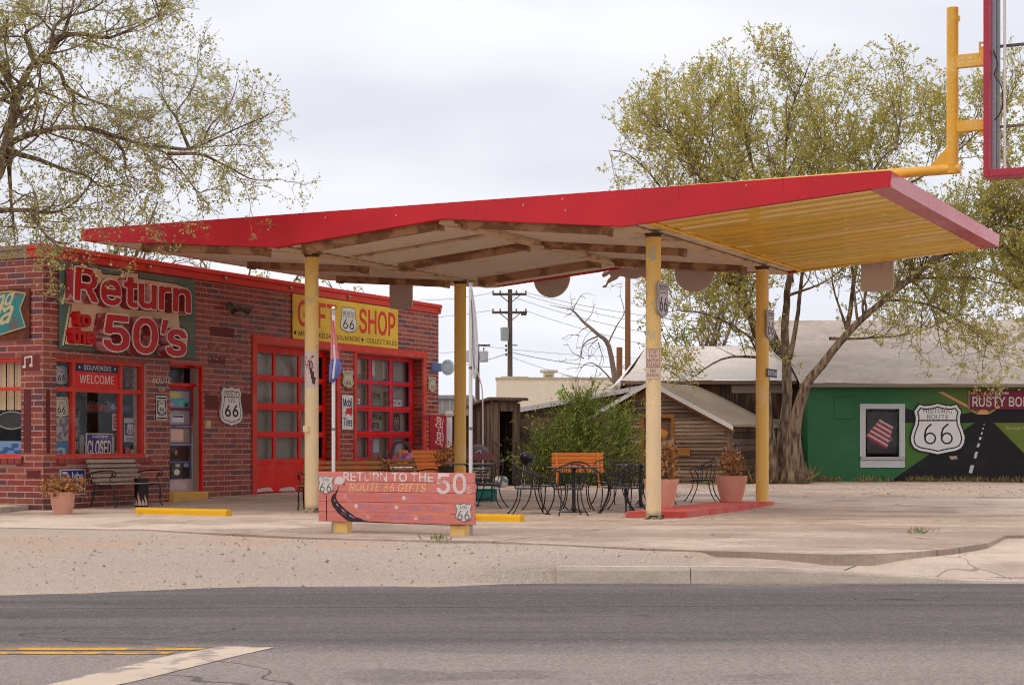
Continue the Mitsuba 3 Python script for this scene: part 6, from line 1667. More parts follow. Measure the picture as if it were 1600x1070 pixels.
# small dark-roofed lean-to and far buildings
gb = Kit()
GBM = frame((-6.0, 70, 0), (1, 0, 0))
gb.add('wall', box(-3, 4.3, -0.1, 3.05, -8, 0.0), C(150, 148, 148, 60))
for n in range(24):
    gb.add('rib', box(-2.9 + 0.3 * n, -2.82 + 0.3 * n, 0, 3.0, 0.0, 0.04), C(166, 163, 162, 60))
gb.add('roof_edge', box(-3.1, 4.4, 3.05, 3.2, -8.1, 0.12), C(150, 146, 146, 60))
gb.place('metal_building', 'grey ribbed metal building far behind the brick shop', 'building', GBM)
le = Kit()
le.add('wall', box(-0.6, 0.35, 0, 1.78, -1.5, 0), 'plank_grey', tone=0.05)
le.add('roof', hull([(x, z, o) for x, z in ((-0.75, 1.74), (0.4, 2.0)) for o in (0.25, -1.8) for z in (z, z + 0.06)]), 'roof_grey')
le.place('lean_to', 'low dark lean-to with a sloping roof left of the outhouse', 'shed', frame((-1.2, 44.5, 0.12), (1, 0, 0)))
fb = Kit()
FB = frame((0, 92, 0), (1, 0, 0))
fb.add('wall', box(-0.85, 9, 0, 4.72, -14, 0), C(228, 214, 192, 80))
fb.add('cornice', box(-0.9, 9.05, 4.72, 4.82, -14.1, 0.06), C(190, 176, 152, 80))
fb.add('parapet', box(-0.6, 0.9, 0, 4.9, -0.8, -0.7), C(196, 182, 158, 80))
fb.add('roof_unit', box(1.75, 2.35, 4.82, 5.18, -3, -2.2, 0.03), C(206, 196, 176, 80))
fb.add('roof_hood', box(1.55, 2.55, 5.19, 5.34, -3.1, -2.1, 0.04), C(214, 206, 190, 80))
fb.add('grille', box(1.85, 2.25, 4.92, 5.06, -2.199, -2.19), C(150, 132, 100, 80))
fb.place('far_building', 'plain cream flat-roofed building far behind the outhouse', 'building', FB)

# ------------------------------------------------------------------ poles and wires
pole = mat('pole_brown', proc(lambda p, n, uv: mix(lin(70, 56, 52), lin(110, 92, 84), fbm(p.x * 8, p.y * 8, p.z * 0.8, 3))), 0.9)
k = Kit()
PA = np.array([-0.11, 95, 0.1])
k.add('mast', tube([(0, 0, 0), (0, 0, 9.75)], [0.17, 0.12], 12), 'pole_brown', smooth=40)
for z, w in ((9.47, 0.93), (8.45, 0.95)):
    x_ = k.add('crossarm', box(-w - 0.05, w, -0.16, -0.03, z - 0.06, z + 0.07), 'pole_brown')
    for x in (-0.95, -0.55, 0.35, 0.88):
        k.add('insulator', cylz(x, -0.09, z + 0.07, z + 0.22, 0.045, 8), C(120, 124, 130, 30), parent=x_)
    for s in (-1, 1):
        k.add('brace', rod((s * 0.55, -0.09, z - 0.05), (0, -0.1, z - 0.5), 0.025, 5), 'pole_brown', parent=x_)
k.add('cutout', box(0.62, 0.92, -0.2, 0.0, 8.3, 8.5), C(64, 58, 60))
k.add('transformer', lathe([(0, 0), (0.22, 0.02), (0.24, 0.7), (0.2, 0.76), (0, 0.78)], 16).apply_translation((-0.3, -0.25, 6.85)), C(150, 160, 158, 40), smooth=40)
for z in (6.1, 6.35, 6.6):
    k.add('spool', cylz(-0.22, -0.1, z - 0.06, z + 0.06, 0.06, 8), C(110, 104, 104))
k.add('side_bracket', box(0.1, 0.42, -0.1, -0.05, 6.6, 6.66), C(110, 108, 110))
k.place('utility_pole', 'tall brown utility pole with two crossarms and one grey transformer', 'utility pole', zrot(*PA, 0))
k = Kit()
k.add('mast', tube([(0, 0, 0), (0, 0, 8.2)], [0.2, 0.13], 12), 'pole_brown', smooth=40)
for x in (-0.52, 0.45):
    t_ = k.add('transformer', lathe([(0, 0), (0.3, 0.02), (0.32, 0.72), (0.26, 0.8), (0, 0.82)], 16).apply_translation((x, -0.1, 6.9)), C(176, 178, 184, 40), smooth=40)
    k.add('bushing', cylz(x, -0.1, 7.7, 7.95, 0.05, 8), C(120, 116, 120), parent=t_)
k.add('crossarm', box(-0.4, 0.9, -0.1, 0.02, 9.3 - 1.25, 9.42 - 1.25), 'pole_brown')
k.place('utility_pole', 'farther utility pole with a pair of pale transformers, partly behind the white flag', 'utility pole', zrot(-2.44, 120, 0.1, 0))
k = Kit()
k.add('', tube([(0, 0, 0), (0, 0, 8.5)], [0.12, 0.1], 12), mat('pole_tan', proc(lambda p, n, uv: mix(lin(126, 84, 54), lin(150, 106, 72), fbm(p.x * 8, p.y * 8, p.z * 0.8, 3))), 0.9), smooth=40)
k.place('utility_pole', 'bare tan wooden pole rising behind the flying horse cut-out', 'utility pole', zrot(4.43, 65, 0.1, 0))
k = Kit()
k.add('', tube([(0, 0, 0), (0.02, 0, 4.6)], [0.13, 0.11], 10), 'pole_tan', smooth=40)
k.place('stump_pole', 'short sawn-off wooden pole beside the dead tree', 'pole', zrot(3.9, 62, 0.1, 0))
wires = [((-8, 80, 5.5), (-0.1, 95, 6.35), 0.8), ((-0.1, 95, 6.35), (14, 80, 5.4), 0.8), ((-12, 110, 11.3), (-1.0, 95, 9.68), 0.6), ((-0.66, 95, 9.68), (16, 66, 4.6), 0.9), ((0.24, 95, 9.68), (18, 70, 5.5), 0.9), ((0.77, 95, 9.68), (19, 74, 6.6), 0.9), ((-1.0, 95, 8.7), (-16, 105, 9.2), 0.5),
         ((0.77, 95, 8.66), (17, 72, 4.2), 0.8), ((-2.44, 120, 8.2), (22, 120, 7.6), 0.6), ((-2.44, 120, 7.9), (-30, 120, 7.4), 0.6), ((-0.1, 95, 6.1), (9, 60, 2.7), 0.5), ((-6, 70, 3.3), (-0.1, 95, 3.9), 0.3), ((-0.1, 95, 3.9), (12, 80, 5.0), 0.3)]
WL = ['running left from the near utility pole at mid height', 'running right from the near utility pole at mid height', 'running left from the top crossarm', 'running right from the left end of the top crossarm', 'running right from the middle of the top crossarm', 'running right from the right end of the top crossarm',
      'running left from the second crossarm', 'running right from the second crossarm', 'running right from the farther utility pole', 'running left from the farther utility pole', 'dropping from the near utility pole towards the cabin', 'low over the metal building to the near utility pole', 'low from the near utility pole to the right']
for n, (a, b, sag) in enumerate(wires):
    s = np.linspace(0, 1, 18)[:, None]
    pts = np.array(a) * (1 - s) + np.array(b) * s - np.array([0, 0, 1]) * sag * 4 * s * (1 - s)
    single('power_wire', tube(pts, 0.016 if n < 2 else 0.011, 4), C(70, 70, 80, 60), 'overhead wire ' + WL[n], 'wire', group='overhead wires')
single('white_hose', tube(smooth_line([(-0.72, 41.75, 0.15), (-0.72, 41.75, 2.2), (-0.78, 41.8, 2.7), (-0.95, 41.9, 3.15), (-1.05, 42, 3.3)], 16), 0.018, 6), C(206, 206, 206), 'white conduit rising beside the corner of the outhouse and curving left', 'conduit')

# ------------------------------------------------------------------ trees
LT = [
  [(-8.69,2.46),(-8.58,4.33),(-8.21,5.07),(-7.98,5.44),(-7.84,5.97),(-7.69,6.49),(-7.57,6.86),(-7.46,7.05),(-7.16,7.31),(-6.9,7.83),(-6.83,8.28)],
  [(-8.06,5.37),(-7.8,5.74),(-7.61,5.82),(-7.24,5.93),(-6.87,6.0),(-6.31,5.93),(-5.9,5.82),(-5.6,5.72),(-5.37,5.63),(-5.15,5.41),(-4.81,5.03),(-4.63,4.77)],
  [(-5.6,5.77),(-5.07,5.74),(-4.78,5.82),(-4.4,5.97),(-4.1,6.08),(-3.69,6.27)],
  [(-5.37,5.67),(-4.93,5.69),(-4.63,5.59),(-4.25,5.37),(-4.03,5.3),(-3.69,5.31)],
  [(-5.07,5.78),(-5.22,6.23),(-5.19,6.45),(-5.04,6.83),(-5.0,7.24)],
  [(-7.84,5.67),(-7.39,5.58),(-7.09,5.48),(-6.75,5.37),(-6.42,5.17),(-5.9,5.31)],
  [(-8.21,4.77),(-7.98,4.74),(-7.54,4.77),(-7.24,4.77),(-6.87,5.0),(-6.49,5.44)],
  [(-7.46,7.05),(-7.61,7.39),(-7.65,7.57),(-7.43,7.83),(-7.39,8.21)],
  [(-7.35,7.07),(-7.09,7.01),(-6.87,6.64),(-6.19,6.34),(-5.75,6.12)],
  [(-7.13,7.39),(-6.75,7.53),(-6.31,7.48),(-5.97,7.53),(-5.56,7.68),(-5.37,7.91)],
  [(-7.28,7.09),(-7.09,7.35),(-6.98,7.68),(-6.42,7.91),(-6.04,8.17)],
  [(-7.76,5.67),(-7.87,5.44),(-7.91,4.7),(-7.84,4.29)],
  [(-7.54,4.77),(-7.31,4.47),(-7.01,4.25),(-6.75,4.29)],
  [(-4.78,5.82),(-4.63,6.19),(-4.4,6.53),(-4.31,6.83)],
  [(-5.22,6.23),(-5.41,6.53),(-5.41,6.94)],
  [(-6.31,5.93),(-6.04,5.63),(-5.9,5.22),(-5.67,4.85)],
  [(-6.87,6.64),(-6.75,6.12),(-6.34,5.97)],
  [(-5.75,8.28),(-5.56,8.02),(-5.6,7.72)],
]
RT = [
  [(6.92,0.09),(6.75,1.05),(6.62,2.06),(6.5,3.4),(6.03,4.74),(5.68,5.63),(5.2,7.25),(4.36,8.59),(3.52,9.43)],
  [(7.07,0.09),(7.17,1.22),(7.31,2.68),(7.27,3.97),(7.34,5.07),(7.46,6.08),(7.21,7.42),(6.54,8.42),(6.2,9.7),(6.05,10.94)],
  [(7.37,0.13),(7.31,1.05),(7.37,1.89),(7.58,2.64),(7.99,3.23),(8.73,4.15),(9.57,4.89),(10.21,5.44),(10.94,5.99),(12.07,6.66),(13.24,6.25)],
  [(7.31,3.4),(7.58,4.74),(7.74,6.08),(7.79,7.25),(8.18,8.22),(8.45,9.23),(9.0,10.15),(9.47,11.17)],
  [(7.37,5.41),(7.12,7.25),(7.07,9.23),(7.34,10.25),(7.63,11.19)],
  [(8.73,4.15),(9.05,5.74),(9.47,7.42),(9.72,8.59),(10.58,9.41),(11.23,10.44)],
  [(6.54,3.73),(5.36,4.4),(4.36,4.57),(3.69,4.4)],
  [(5.87,5.07),(4.86,6.08),(4.02,7.25),(3.02,8.26),(2.35,8.34)],
  [(6.03,4.74),(5.95,6.41),(5.7,8.22),(5.03,9.6),(4.86,10.94)],
  [(6.7,3.4),(5.53,3.4),(4.69,2.89),(4.36,2.73)],
  [(9.57,4.89),(10.73,4.74),(11.56,4.07),(12.24,3.4)],
  [(10.21,5.44),(10.89,4.9),(11.4,3.4)],
  [(10.94,5.99),(12.4,7.59),(13.74,8.26),(14.41,8.42)],
  [(9.72,8.59),(10.06,9.77),(10.06,10.94)],
  [(9.47,7.42),(10.89,8.26),(12.24,9.6),(12.57,10.44)],
  [(6.03,7.75),(4.36,8.76),(3.35,9.93),(3.69,10.44)],
  [(12.07,6.66),(13.24,5.41),(14.08,4.07)],
  [(8.3,3.9),(9.72,3.9),(10.73,4.15)],
  [(7.79,7.25),(8.72,8.42),(9.22,9.09)],
  [(7.34,5.07),(6.37,6.08),(5.03,6.75),(3.52,7.25)],
]
DT = [
  [(3.63,2.67),(3.54,3.22),(3.28,4.53),(2.95,4.88),(2.45,5.29),(2.08,5.67),(1.86,5.77),(1.25,5.86)],
  [(2.08,5.67),(2.18,5.95),(2.45,6.28),(2.88,6.21)],
  [(2.1,5.67),(2.05,6.06),(2.01,6.45)],
  [(3.25,4.53),(3.5,5.08),(3.82,5.62),(3.67,6.23),(3.76,6.71)],
  [(2.99,4.88),(2.51,4.64),(2.29,4.09),(1.75,4.05)],
  [(2.93,4.73),(2.62,4.42),(2.58,3.98)],
  [(3.5,3.22),(3.06,3.77),(2.62,3.94),(2.29,3.66),(2.14,3.22)],
  [(3.45,3.44),(3.82,3.87),(4.15,4.09)],
  [(2.45,5.29),(2.73,5.62),(2.75,6.06)],
  [(2.45,4.09),(2.08,4.31),(1.86,4.64)],
  [(2.03,5.62),(1.75,5.47)],
  [(2.95,4.64),(3.1,4.09),(3.01,3.66)],
  [(2.62,5.19),(2.29,4.97),(2.18,4.42)],
]


def limb3(pts, y0, wob, seed, r0, r1, bow=0.0, n=None):
    """A limb given by (x, z) points in the plane y = y0, given depth by a slow wander."""
    p = np.array(pts, float)
    n = n or max(8, int(len(p) * 3))
    c = smooth_line(np.column_stack([p[:, 0], p[:, 0] * 0, p[:, 1]]), n)
    g = np.random.default_rng(seed)
    s = np.linspace(0, 1, n)
    c[:, 1] = y0 + wob * s * g.uniform(-1, 1) + 0.15 * wob * np.sin(s * 7 + g.uniform(0, 6))
    c += (meshkit.fbm(c[:, [0, 2, 1]][:, None] * 1.7 + np.array([[0, 0, 0], [9, 0, 0], [0, 9, 0]])[None], 3, seed) - 0.5) * 0.10
    return c, r0 + (0.35 * r1 - r0) * s ** 0.7


def children(P, R, per_m, length, spread, up, g, S=6, s0=0.15, wig=0.22, rr=0.5, rmin=0.003, flat=1.0):
    """Side branches of the polylines P (list of (n,3)): arrays (N, S, 3) and radii."""
    st, di, le, ra = [], [], [], []
    for p, r in zip(P, R):
        seg = np.linalg.norm(np.diff(p, axis=0), axis=1)
        L = seg.sum()
        n = g.poisson(per_m * L * (1 - s0))
        if n == 0:
            continue
        s = s0 + (1 - s0) * g.random(n) ** 0.85
        cum = np.concatenate([[0], np.cumsum(seg)]) / max(L, 1e-9)
        i = np.clip(np.searchsorted(cum, s) - 1, 0, len(p) - 2)
        t = (s - cum[i]) / np.maximum(cum[i + 1] - cum[i], 1e-9)
        st.append(p[i] + (p[i + 1] - p[i]) * t[:, None])
        tan = (p[i + 1] - p[i]) / np.maximum(np.linalg.norm(p[i + 1] - p[i], axis=1, keepdims=True), 1e-9)
        d = tan * (1 - spread) + g.normal(size=(n, 3)) * spread * np.array([1, flat, 1]) + [0, 0, up]
        di.append(d / np.linalg.norm(d, axis=1, keepdims=True))
        le.append(g.uniform(*length, n) * (1.15 - 0.55 * s))
        ra.append(np.maximum(np.interp(s, np.linspace(0, 1, len(r)), r) * rr, rmin))
    st, di, le, ra = (np.concatenate(x) for x in (st, di, le, ra))
    N = len(st)
    out = np.empty((N, S, 3))
    out[:, 0] = st
    d = di
    for k in range(1, S):
        d = d + g.normal(size=(N, 3)) * wig + [0, 0, up * 0.25]
        d /= np.linalg.norm(d, axis=1, keepdims=True)
        out[:, k] = out[:, k - 1] + d * (le / (S - 1))[:, None]
    rad = np.maximum(ra[:, None] * np.linspace(1, 0.35, S)[None], rmin * 0.7)
    return out, rad


def along(P, per, g, jit=0.02, s0=0.25):
    """Points on the polylines (N, S, 3), per points each, and the directions there."""
    N, S = P.shape[:2]
    i = np.repeat(np.arange(N), per)
    s = (s0 + (1 - s0) * g.random(len(i))) * (S - 1)
    k = np.clip(s.astype(int), 0, S - 2)
    a, b = P[i, k], P[i, k + 1]
    d = b - a
    return a + d * (s - k)[:, None] + g.normal(size=(len(i), 3)) * jit, d / (np.linalg.norm(d, axis=1, keepdims=True) + 1e-9)


SPRING = [(196, 198, 112), (212, 206, 126), (178, 186, 104), (216, 194, 130), (166, 178, 98), (206, 178, 118)]


def tree(name, label, stems, limbs, seed, dens, lens, leaf, per, cols, group=None, ups=(0.25, 0.2, 0.15), spread=0.55, rmin=0.004, bare=False, barkm='bark', flat=1.0, keep=None):
    g = np.random.default_rng(seed)
    k = Kit()
    sides = 12
    for p, r in stems:
        P = p[None]
        m = tubes(P, r[None], sides, True)
        v = m.vertices
        m.vertices = v + (meshkit.fbm(v * [5, 5, 1.6], 3, seed)[:, None] - 0.5) * 0.25 * np.repeat(r, sides)[:len(v), None] * np.array([1, 1, 0.2])
        k.add('trunk', m, barkm, smooth=True)
    if keep is not None:
        lk = []
        for p, r in limbs:
            bad = np.nonzero(~keep(p))[0]
            n = len(p) if len(bad) == 0 else bad[0]
            if n > 2:
                lk.append((p[:n], r[:n]))
        limbs = lk
    for p, r in limbs:
        k.add('limb', tubes(p[None], r[None], 8, True), barkm, smooth=True)
    base = [q for q in limbs] + [(p[len(p) // 3:], r[len(r) // 3:]) for p, r in stems]
    cut = lambda B, R: (B, R) if keep is None else (B[keep(B[:, -1])], R[keep(B[:, -1])])
    B1, R1 = cut(*children([q[0] for q in base], [q[1] for q in base], dens[0], lens[0], spread, ups[0], g, 7, 0.2, 0.2, 0.45, rmin * 2, flat))
    B2, R2 = cut(*children(list(B1), list(R1), dens[1], lens[1], spread, ups[1], g, 6, 0.15, 0.24, 0.6, rmin * 1.3, flat))
    B3, R3 = cut(*children(list(B2), list(R2), dens[2], lens[2], spread + 0.1, ups[2], g, 4, 0.1, 0.25, 0.7, rmin, flat))
    cr = k.group('crown')
    k.add('branches', tubes(B1, R1, 5), barkm if not bare else 'dead_wood', smooth=True, parent=cr, kind='stuff')
    k.add('twigs', cat([tubes(B2, R2, 4), tubes(B3, R3, 3)]), 'twig' if not bare else 'dead_wood', smooth=True, parent=cr, kind='stuff')
    if not bare:
        p3, d3 = along(B3, per, g)
        p2, d2 = along(B2, max(1, per // 2), g)
        p = np.vstack([p3, p2])
        d = np.vstack([d3, d2])
        if keep is not None:
            ok = keep(p)
            p, d = p[ok], d[ok]
        m, c = leaf_mesh(p, g, leaf, cols, dirs=d * 0.9 + [0, 0, 0.1])
        k.add('leaves', m, 'leaf', color=c, parent=cr, kind='stuff')
        print(name, len(B1), len(B2), len(B3), len(p))
    return k.place(name, label, 'tree', None, group)


# the tree at the left edge, in front of the shop
st_ = [limb3([(-8.75, -0.1)] + LT[0], 26.5, 0.5, 1, 0.17, 0.035, n=30)]
st_[0][0][:, 1] = 26.5
li_ = [limb3(LT[n], 26.5, w, 10 + n, r0, r1) for n, w, r0, r1 in ((1, 0.9, 0.07, 0.018), (2, 0.5, 0.035, 0.012), (3, 0.7, 0.035, 0.01), (4, 0.8, 0.03, 0.01), (5, 1.2, 0.05, 0.015), (6, 1.5, 0.06, 0.02), (7, 0.8, 0.06, 0.02), (8, 1.4, 0.05, 0.014), (9, 1.0, 0.045, 0.012), (10, 1.2, 0.05, 0.015), (11, 0.8, 0.06, 0.02), (12, 1.0, 0.04, 0.012), (13, 0.6, 0.02, 0.008), (14, 0.7, 0.02, 0.008), (15, 0.8, 0.035, 0.01), (16, 0.9, 0.03, 0.01), (17, 0.8, 0.03, 0.01))]
for n, pts in enumerate(([(-8.2, 5.0), (-8.9, 5.7), (-9.8, 6.0), (-10.9, 6.1)], [(-7.98, 5.5), (-8.6, 6.6), (-9.3, 7.3), (-9.9, 8.2)], [(-8.45, 4.4), (-9.1, 4.8), (-10.0, 4.7)], [(-7.7, 6.5), (-8.2, 7.4), (-8.5, 8.4)])):
    li_.append(limb3(pts, 26.5, (1.0, -1.2, 0.8, 1.0)[n], 200 + n, 0.06, 0.015))
tree('young_leaf_tree', 'thin spring tree with sparse yellow-green leaves reaching in from the left edge', st_, li_, 5, (8.5, 8.5, 9.5), ((0.5, 1.5), (0.28, 0.75), (0.12, 0.36)), 0.041, 4, SPRING + [(222, 212, 130), (186, 194, 108)], rmin=0.0028, ups=(0.04, 0.04, 0.0))

def crown_keep(p):
    top = np.interp(p[:, 0], [0.5, 1.7, 2.2, 3.5, 4.6, 5.6, 6.6, 7.45, 8.4, 9.6, 10.6, 12.2, 14.0, 17.0], [7.6, 8.7, 9.2, 10.4, 11.2, 11.6, 11.5, 10.7, 11.1, 11.45, 10.9, 10.8, 10.0, 8.6])
    return p[:, 2] < top + 0.35 + 0.9 * (meshkit.fbm(p * 0.9, 3, 6) - 0.5)


# the big tree between the cabin and the green building
st_ = []
for n, r0, r1, sd in ((0, 0.21, 0.04, 1), (1, 0.19, 0.04, 2), (2, 0.21, 0.035, 3)):
    p, r = limb3(RT[n], 44.6, 1.0 if n != 2 else -1.0, 40 + sd, r0, r1, n=34)
    s = np.linspace(0, 1, len(p))
    p[:, 1] = 44.6 + (0.0, 0.35, -0.25)[n] + (-1.6, 0.8, -2.0)[n] * s
    r = r * (1 + (0.95 if n == 2 else 0.4) * np.exp(-s * (11 if n == 2 else 26)))
    st_.append((p, r))
RT = RT[:19] + [[(10.21, 5.44), (11.7, 5.36), (13.4, 4.86)], [(10.94, 5.99), (12.2, 6.08), (13.4, 5.5)], [(8.73, 4.15), (8.5, 5.4), (8.7, 6.6)], [(7.46, 6.08), (6.37, 5.75), (5.2, 5.41), (4.36, 4.9)], [(7.34, 5.07), (8.2, 5.4), (8.9, 6.08)], [(6.5, 3.4), (6.0, 4.0), (5.0, 4.2)]]
wob = (0, 0, 0, 1.8, -2.2, 1.8, -1.5, -2.5, 1.5, -1.0, -1.5, 1.0, -2.0, 2.2, -1.5, 2.4, -1.0, -1.2, 2.0, -1.5, -2.2, 1.5, 2.0, -1.8, -1.5)
li_ = []
for n in range(3, len(RT)):
    p, r = limb3(RT[n], 44.4, 0.5, 60 + n, 0.07 if len(RT[n]) > 4 else 0.045, 0.012)
    s = np.linspace(0, 1, len(p))
    hz = np.clip((p[0, 2] - 3) / 7, 0, 1)
    par = {0: -1.6, 1: 0.8, 2: -2.0}[0 if n in (6, 7, 8, 9, 15, 24) else 2 if n in (5, 10, 11, 12, 13, 14, 16, 17, 19, 20, 21) else 1]
    p[:, 1] = 44.6 + par * hz + wob[n] * s
    li_.append((p, r))
tree('broad_tree', 'broad multi-trunked spring tree with olive leaves before the green building', st_, li_, 8, (6.6, 5.4, 6.0), ((1.0, 2.9), (0.5, 1.3), (0.25, 0.62)), 0.060, 8, [(214, 206, 104), (224, 206, 112), (196, 202, 104), (226, 190, 106), (208, 210, 112), (182, 194, 96)], ups=(0.45, 0.34, 0.22), rmin=0.0045, keep=crown_keep)

# the leafless dead tree behind the sheds
st_ = [limb3(DT[0], 58, 0.8, 3, 0.135, 0.017, n=26)]
li_ = [limb3(DT[n], 58, 0.8, 80 + n, 0.034 if n in (3, 4, 6) else 0.022, 0.008) for n in range(1, len(DT))]
tree('dead_tree', 'leafless grey dead tree with twisted branches behind the sheds', st_, li_, 12, (1.6, 1.8, 1.2), ((0.4, 1.0), (0.25, 0.6), (0.1, 0.3)), 0.05, 0, SPRING, bare=True, barkm='dead_wood', rmin=0.006, ups=(-0.1, -0.15, -0.1))


def plain_tree(x, y, h, w, seed, label, leaf, dens, cols, bare=False, name='background_tree', group='trees behind the buildings', ups=(0.3, 0.25, 0.15)):
    g = np.random.default_rng(seed)
    t0, t1 = np.array([x, y, 0.0]), np.array([x + 0.1 * w * g.uniform(-1, 1), y, h * 0.55])
    s = np.linspace(0, 1, 12)
    p = t0 + (t1 - t0) * s[:, None] + g.normal(size=(12, 3)) * 0.05
    st = [(p, 0.035 * h * (1 - 0.7 * s))]
    li = []
    for n in range(9):
        a = n * 2.4 + g.uniform(0, 0.6)
        q0 = p[int(3 + 8 * g.random())]
        e = np.array([x + math.cos(a) * w * g.uniform(0.4, 0.9), y + math.sin(a) * w * g.uniform(0.4, 0.9), h * g.uniform(0.6, 1.0)])
        m_ = (q0 + e) / 2 + [0, 0, 0.1 * h]
        c = smooth_line([q0, m_ + g.normal(size=3) * 0.2, e], 10)
        li.append((c, 0.012 * h * (1 - 0.8 * np.linspace(0, 1, 10))))
    tree(name, label, st, li, seed, dens, ((0.09 * h, 0.2 * h), (0.05 * h, 0.1 * h), (0.03 * h, 0.06 * h)), leaf, 4, cols, group, ups=ups, rmin=0.009)


BGC = [(190, 194, 114), (206, 202, 124), (212, 190, 122), (174, 182, 106)]
for x, y, h, w, sd, lb in ((-14.6, 60, 10.2, 4.0, 31, 'sparse pale tree behind the left part of the brick shop'), (-10.2, 62, 8.4, 3.2, 32, 'yellowish spring tree behind the middle of the brick shop roof'), (-6.6, 64, 7.4, 2.2, 33, 'nearly bare tree topping the shop roof behind the yellow sign')):
    plain_tree(x, y, h, w, sd, lb, 0.11, (3.4, 3.4, 3.4) if sd < 33 else (3.0, 3.2, 2.0), BGC)
plain_tree(20.5, 62, 10.5, 4.5, 35, 'full spring tree behind the roof of the green building at the right edge', 0.11, (3.4, 3.4, 3.6), [(196, 190, 112), (212, 198, 126), (178, 178, 102), (216, 184, 122)])
plain_tree(7.4, 66, 7.6, 2.2, 36, 'greenish tree far behind the pale-roofed building', 0.12, (2.4, 2.6, 2.6), [(134, 152, 90), (150, 162, 98), (120, 138, 80)])
plain_tree(1.7, 49.5, 2.75, 0.9, 37, 'light green young tree showing over the wooden shed roof', 0.075, (9, 12, 12), [(150, 190, 80), (168, 200, 92), (126, 168, 66)], group=None, name='young_tree')


# ------------------------------------------------------------------ the feathery bush, weeds
def feather_bush(seed, c, rad, n):
    g = np.random.default_rng(seed)
    S = 6
    f = g.random(n) ** 1.3
    u = g.normal(size=(n, 2))
    u *= (np.minimum(1, np.abs(g.normal(0, 0.55, n))) / np.linalg.norm(u, axis=1))[:, None]
    w = np.sin(np.pi * np.clip(0.22 + 0.78 * f, 0, 1)) ** 0.8
    st = np.column_stack([c[0] + u[:, 0] * rad[0] * w, c[1] + u[:, 1] * rad[1] * w, c[2] + f * rad[2] * 0.8])
    d = np.column_stack([u[:, 0] * 1.1, u[:, 1] * 1.1, 0.35 + 0.6 * f]) + g.normal(size=(n, 3)) * 0.3
    d /= np.linalg.norm(d, axis=1, keepdims=True)
    L = g.uniform(0.3, 1.1, n)
    P = np.empty((n, S, 3))
    P[:, 0] = st
    for k in range(1, S):
        d = d + g.normal(size=(n, 3)) * 0.12 + [0, 0, -0.02]
        d /= np.linalg.norm(d, axis=1, keepdims=True)
        P[:, k] = P[:, k - 1] + d * (L / (S - 1))[:, None]
    return P, np.repeat((np.linspace(0.006, 0.002, S))[None], n, 0)


k = Kit()
P, R = zip(feather_bush(4, (1.75, 42.2, 0.1), (0.8, 0.75, 2.45), 520), feather_bush(9, (2.75, 42.9, 0.1), (0.6, 0.6, 2.0), 280), feather_bush(10, (0.85, 42.0, 0.1), (0.5, 0.5, 1.3), 150), feather_bush(11, (1.1, 42.3, 0.1), (0.45, 0.45, 1.9), 110))
P, R = np.vstack(P), np.vstack(R)
k.add('stems', tubes(P, R, 3), C(96, 92, 58, 90), kind='stuff')
g = np.random.default_rng(77)
q, d = along(P, 13, g, 0.015, 0.05)
m, c = leaf_mesh(q, g, 0.12, [(126, 148, 66), (148, 164, 78), (106, 128, 58), (168, 178, 92), (150, 156, 84)], dirs=d * 1.6 + [0, 0, 0.2])
v = m.vertices.reshape(-1, 4, 3)
mid = (v[:, 1] + v[:, 3]) / 2
v[:, 1] = mid + (v[:, 1] - mid) * 0.28
v[:, 3] = mid + (v[:, 3] - mid) * 0.28
m = trimesh.Trimesh(v.reshape(-1, 3), m.faces, process=False)
k.add('needles', m, 'needle', color=c, kind='stuff')
for n in range(5):
    k.add('trunk', tube(smooth_line([(1.5 + 0.2 * n, 42.2 + 0.1 * (n % 2), 0.05), (1.45 + 0.25 * n, 42.2, 0.8), (1.3 + 0.35 * n, 42.25, 1.6)], 8), [0.03 - 0.003 * q for q in range(8)], 6), 'bark')
k.place('feathery_bush', 'large feathery dark green bush between the outhouse and the cabin', 'bush')

g = np.random.default_rng(91)


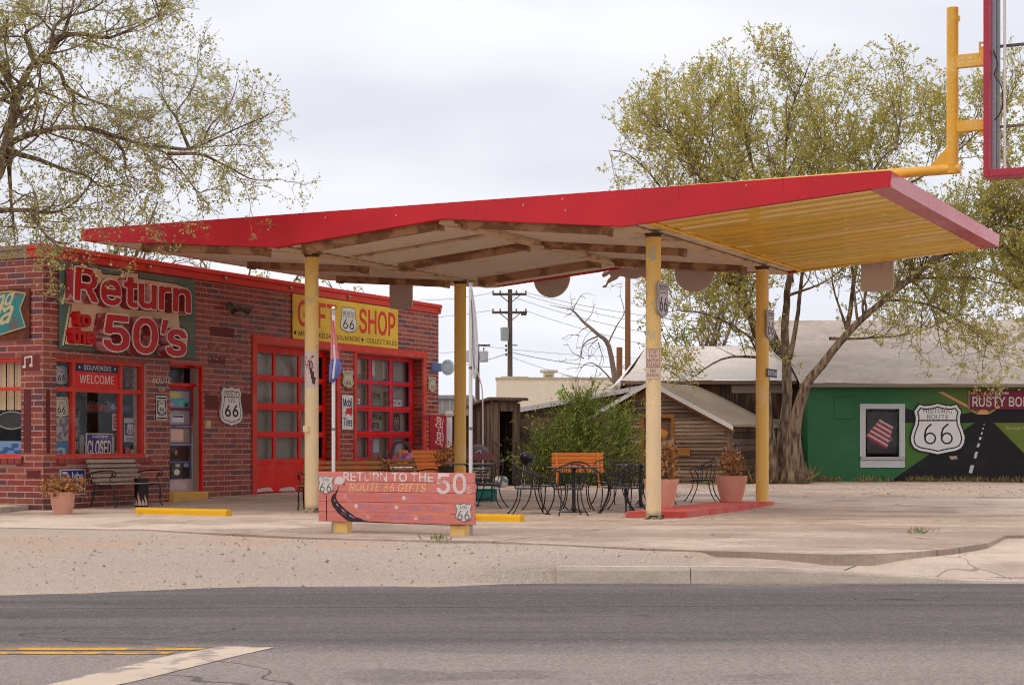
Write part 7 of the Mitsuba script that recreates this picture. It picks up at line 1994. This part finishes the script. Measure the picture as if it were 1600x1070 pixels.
def grass(xy, h, n, cols):
    P = np.column_stack([np.repeat(np.asarray(xy), n, 0) + g.normal(size=(len(xy) * n, 2)) * 0.09, np.zeros(len(xy) * n)])
    P[:, 2] = np.maximum(earth_z(P[:, 0], P[:, 1]), 0.0) if True else 0
    d = g.normal(size=(len(P), 3)) * [0.5, 0.5, 0.2] + [0, 0, 1.0]
    m, c = leaf_mesh(P, g, h, cols, dirs=d * 2)
    v = m.vertices.reshape(-1, 4, 3)
    mid = (v[:, 1] + v[:, 3]) / 2
    v[:, 1] = mid + (v[:, 1] - mid) * 0.12
    v[:, 3] = mid + (v[:, 3] - mid) * 0.12
    return trimesh.Trimesh(v.reshape(-1, 3), m.faces, process=False), c


xs = np.concatenate([g.uniform(6.2, 15, 110), g.uniform(3.0, 6, 20)])
ys = np.concatenate([46.8 - np.abs(g.normal(0, 0.18, 110)), g.uniform(43.2, 43.9, 20)])
m, c = grass(np.column_stack([xs, ys]), 0.17, 14, [(176, 150, 104), (150, 124, 84), (120, 122, 66), (190, 168, 124), (112, 92, 62)])
mi_ = Kit()
mi_.names.add('')
mi_.parts.append(('', mikit.ply(m, 'dry_leaf', color=c), None, None))
mi_.place('dry_grass', 'dry grass and weeds along the foot of the green building', 'grass', kind='stuff')
m, c = grass(np.column_stack([g.uniform(6.0, 7.9, 26), g.uniform(44.0, 45.6, 26)]), 0.5, 10, [(140, 116, 84), (112, 92, 68), (160, 138, 100)])
mi_ = Kit()
mi_.names.add('')
mi_.parts.append(('', mikit.ply(m, 'dry_leaf', color=c), None, None))
mi_.place('dry_stalks', 'dead stalks and root shoots at the foot of the broad tree', 'dry stalks', kind='stuff')
for n, (x, y) in enumerate(((5.05, 21.3), (3.2, 33.5), (-0.9, 19.75), (9.6, 24.8))):
    m, c = grass([(x, y), (x + 0.08, y + 0.03)], 0.09, 22, [(96, 120, 48), (120, 136, 60), (84, 106, 44)])
    mi_ = Kit()
    mi_.names.add('')
    mi_.parts.append(('', mikit.ply(m, 'dry_leaf', color=c), None, None))
    mi_.place('weed', 'small green weed growing from a crack in the %s' % ('right of the forecourt', 'concrete behind the island', 'slab edge near the plank sign', 'far right concrete')[n], 'weed')
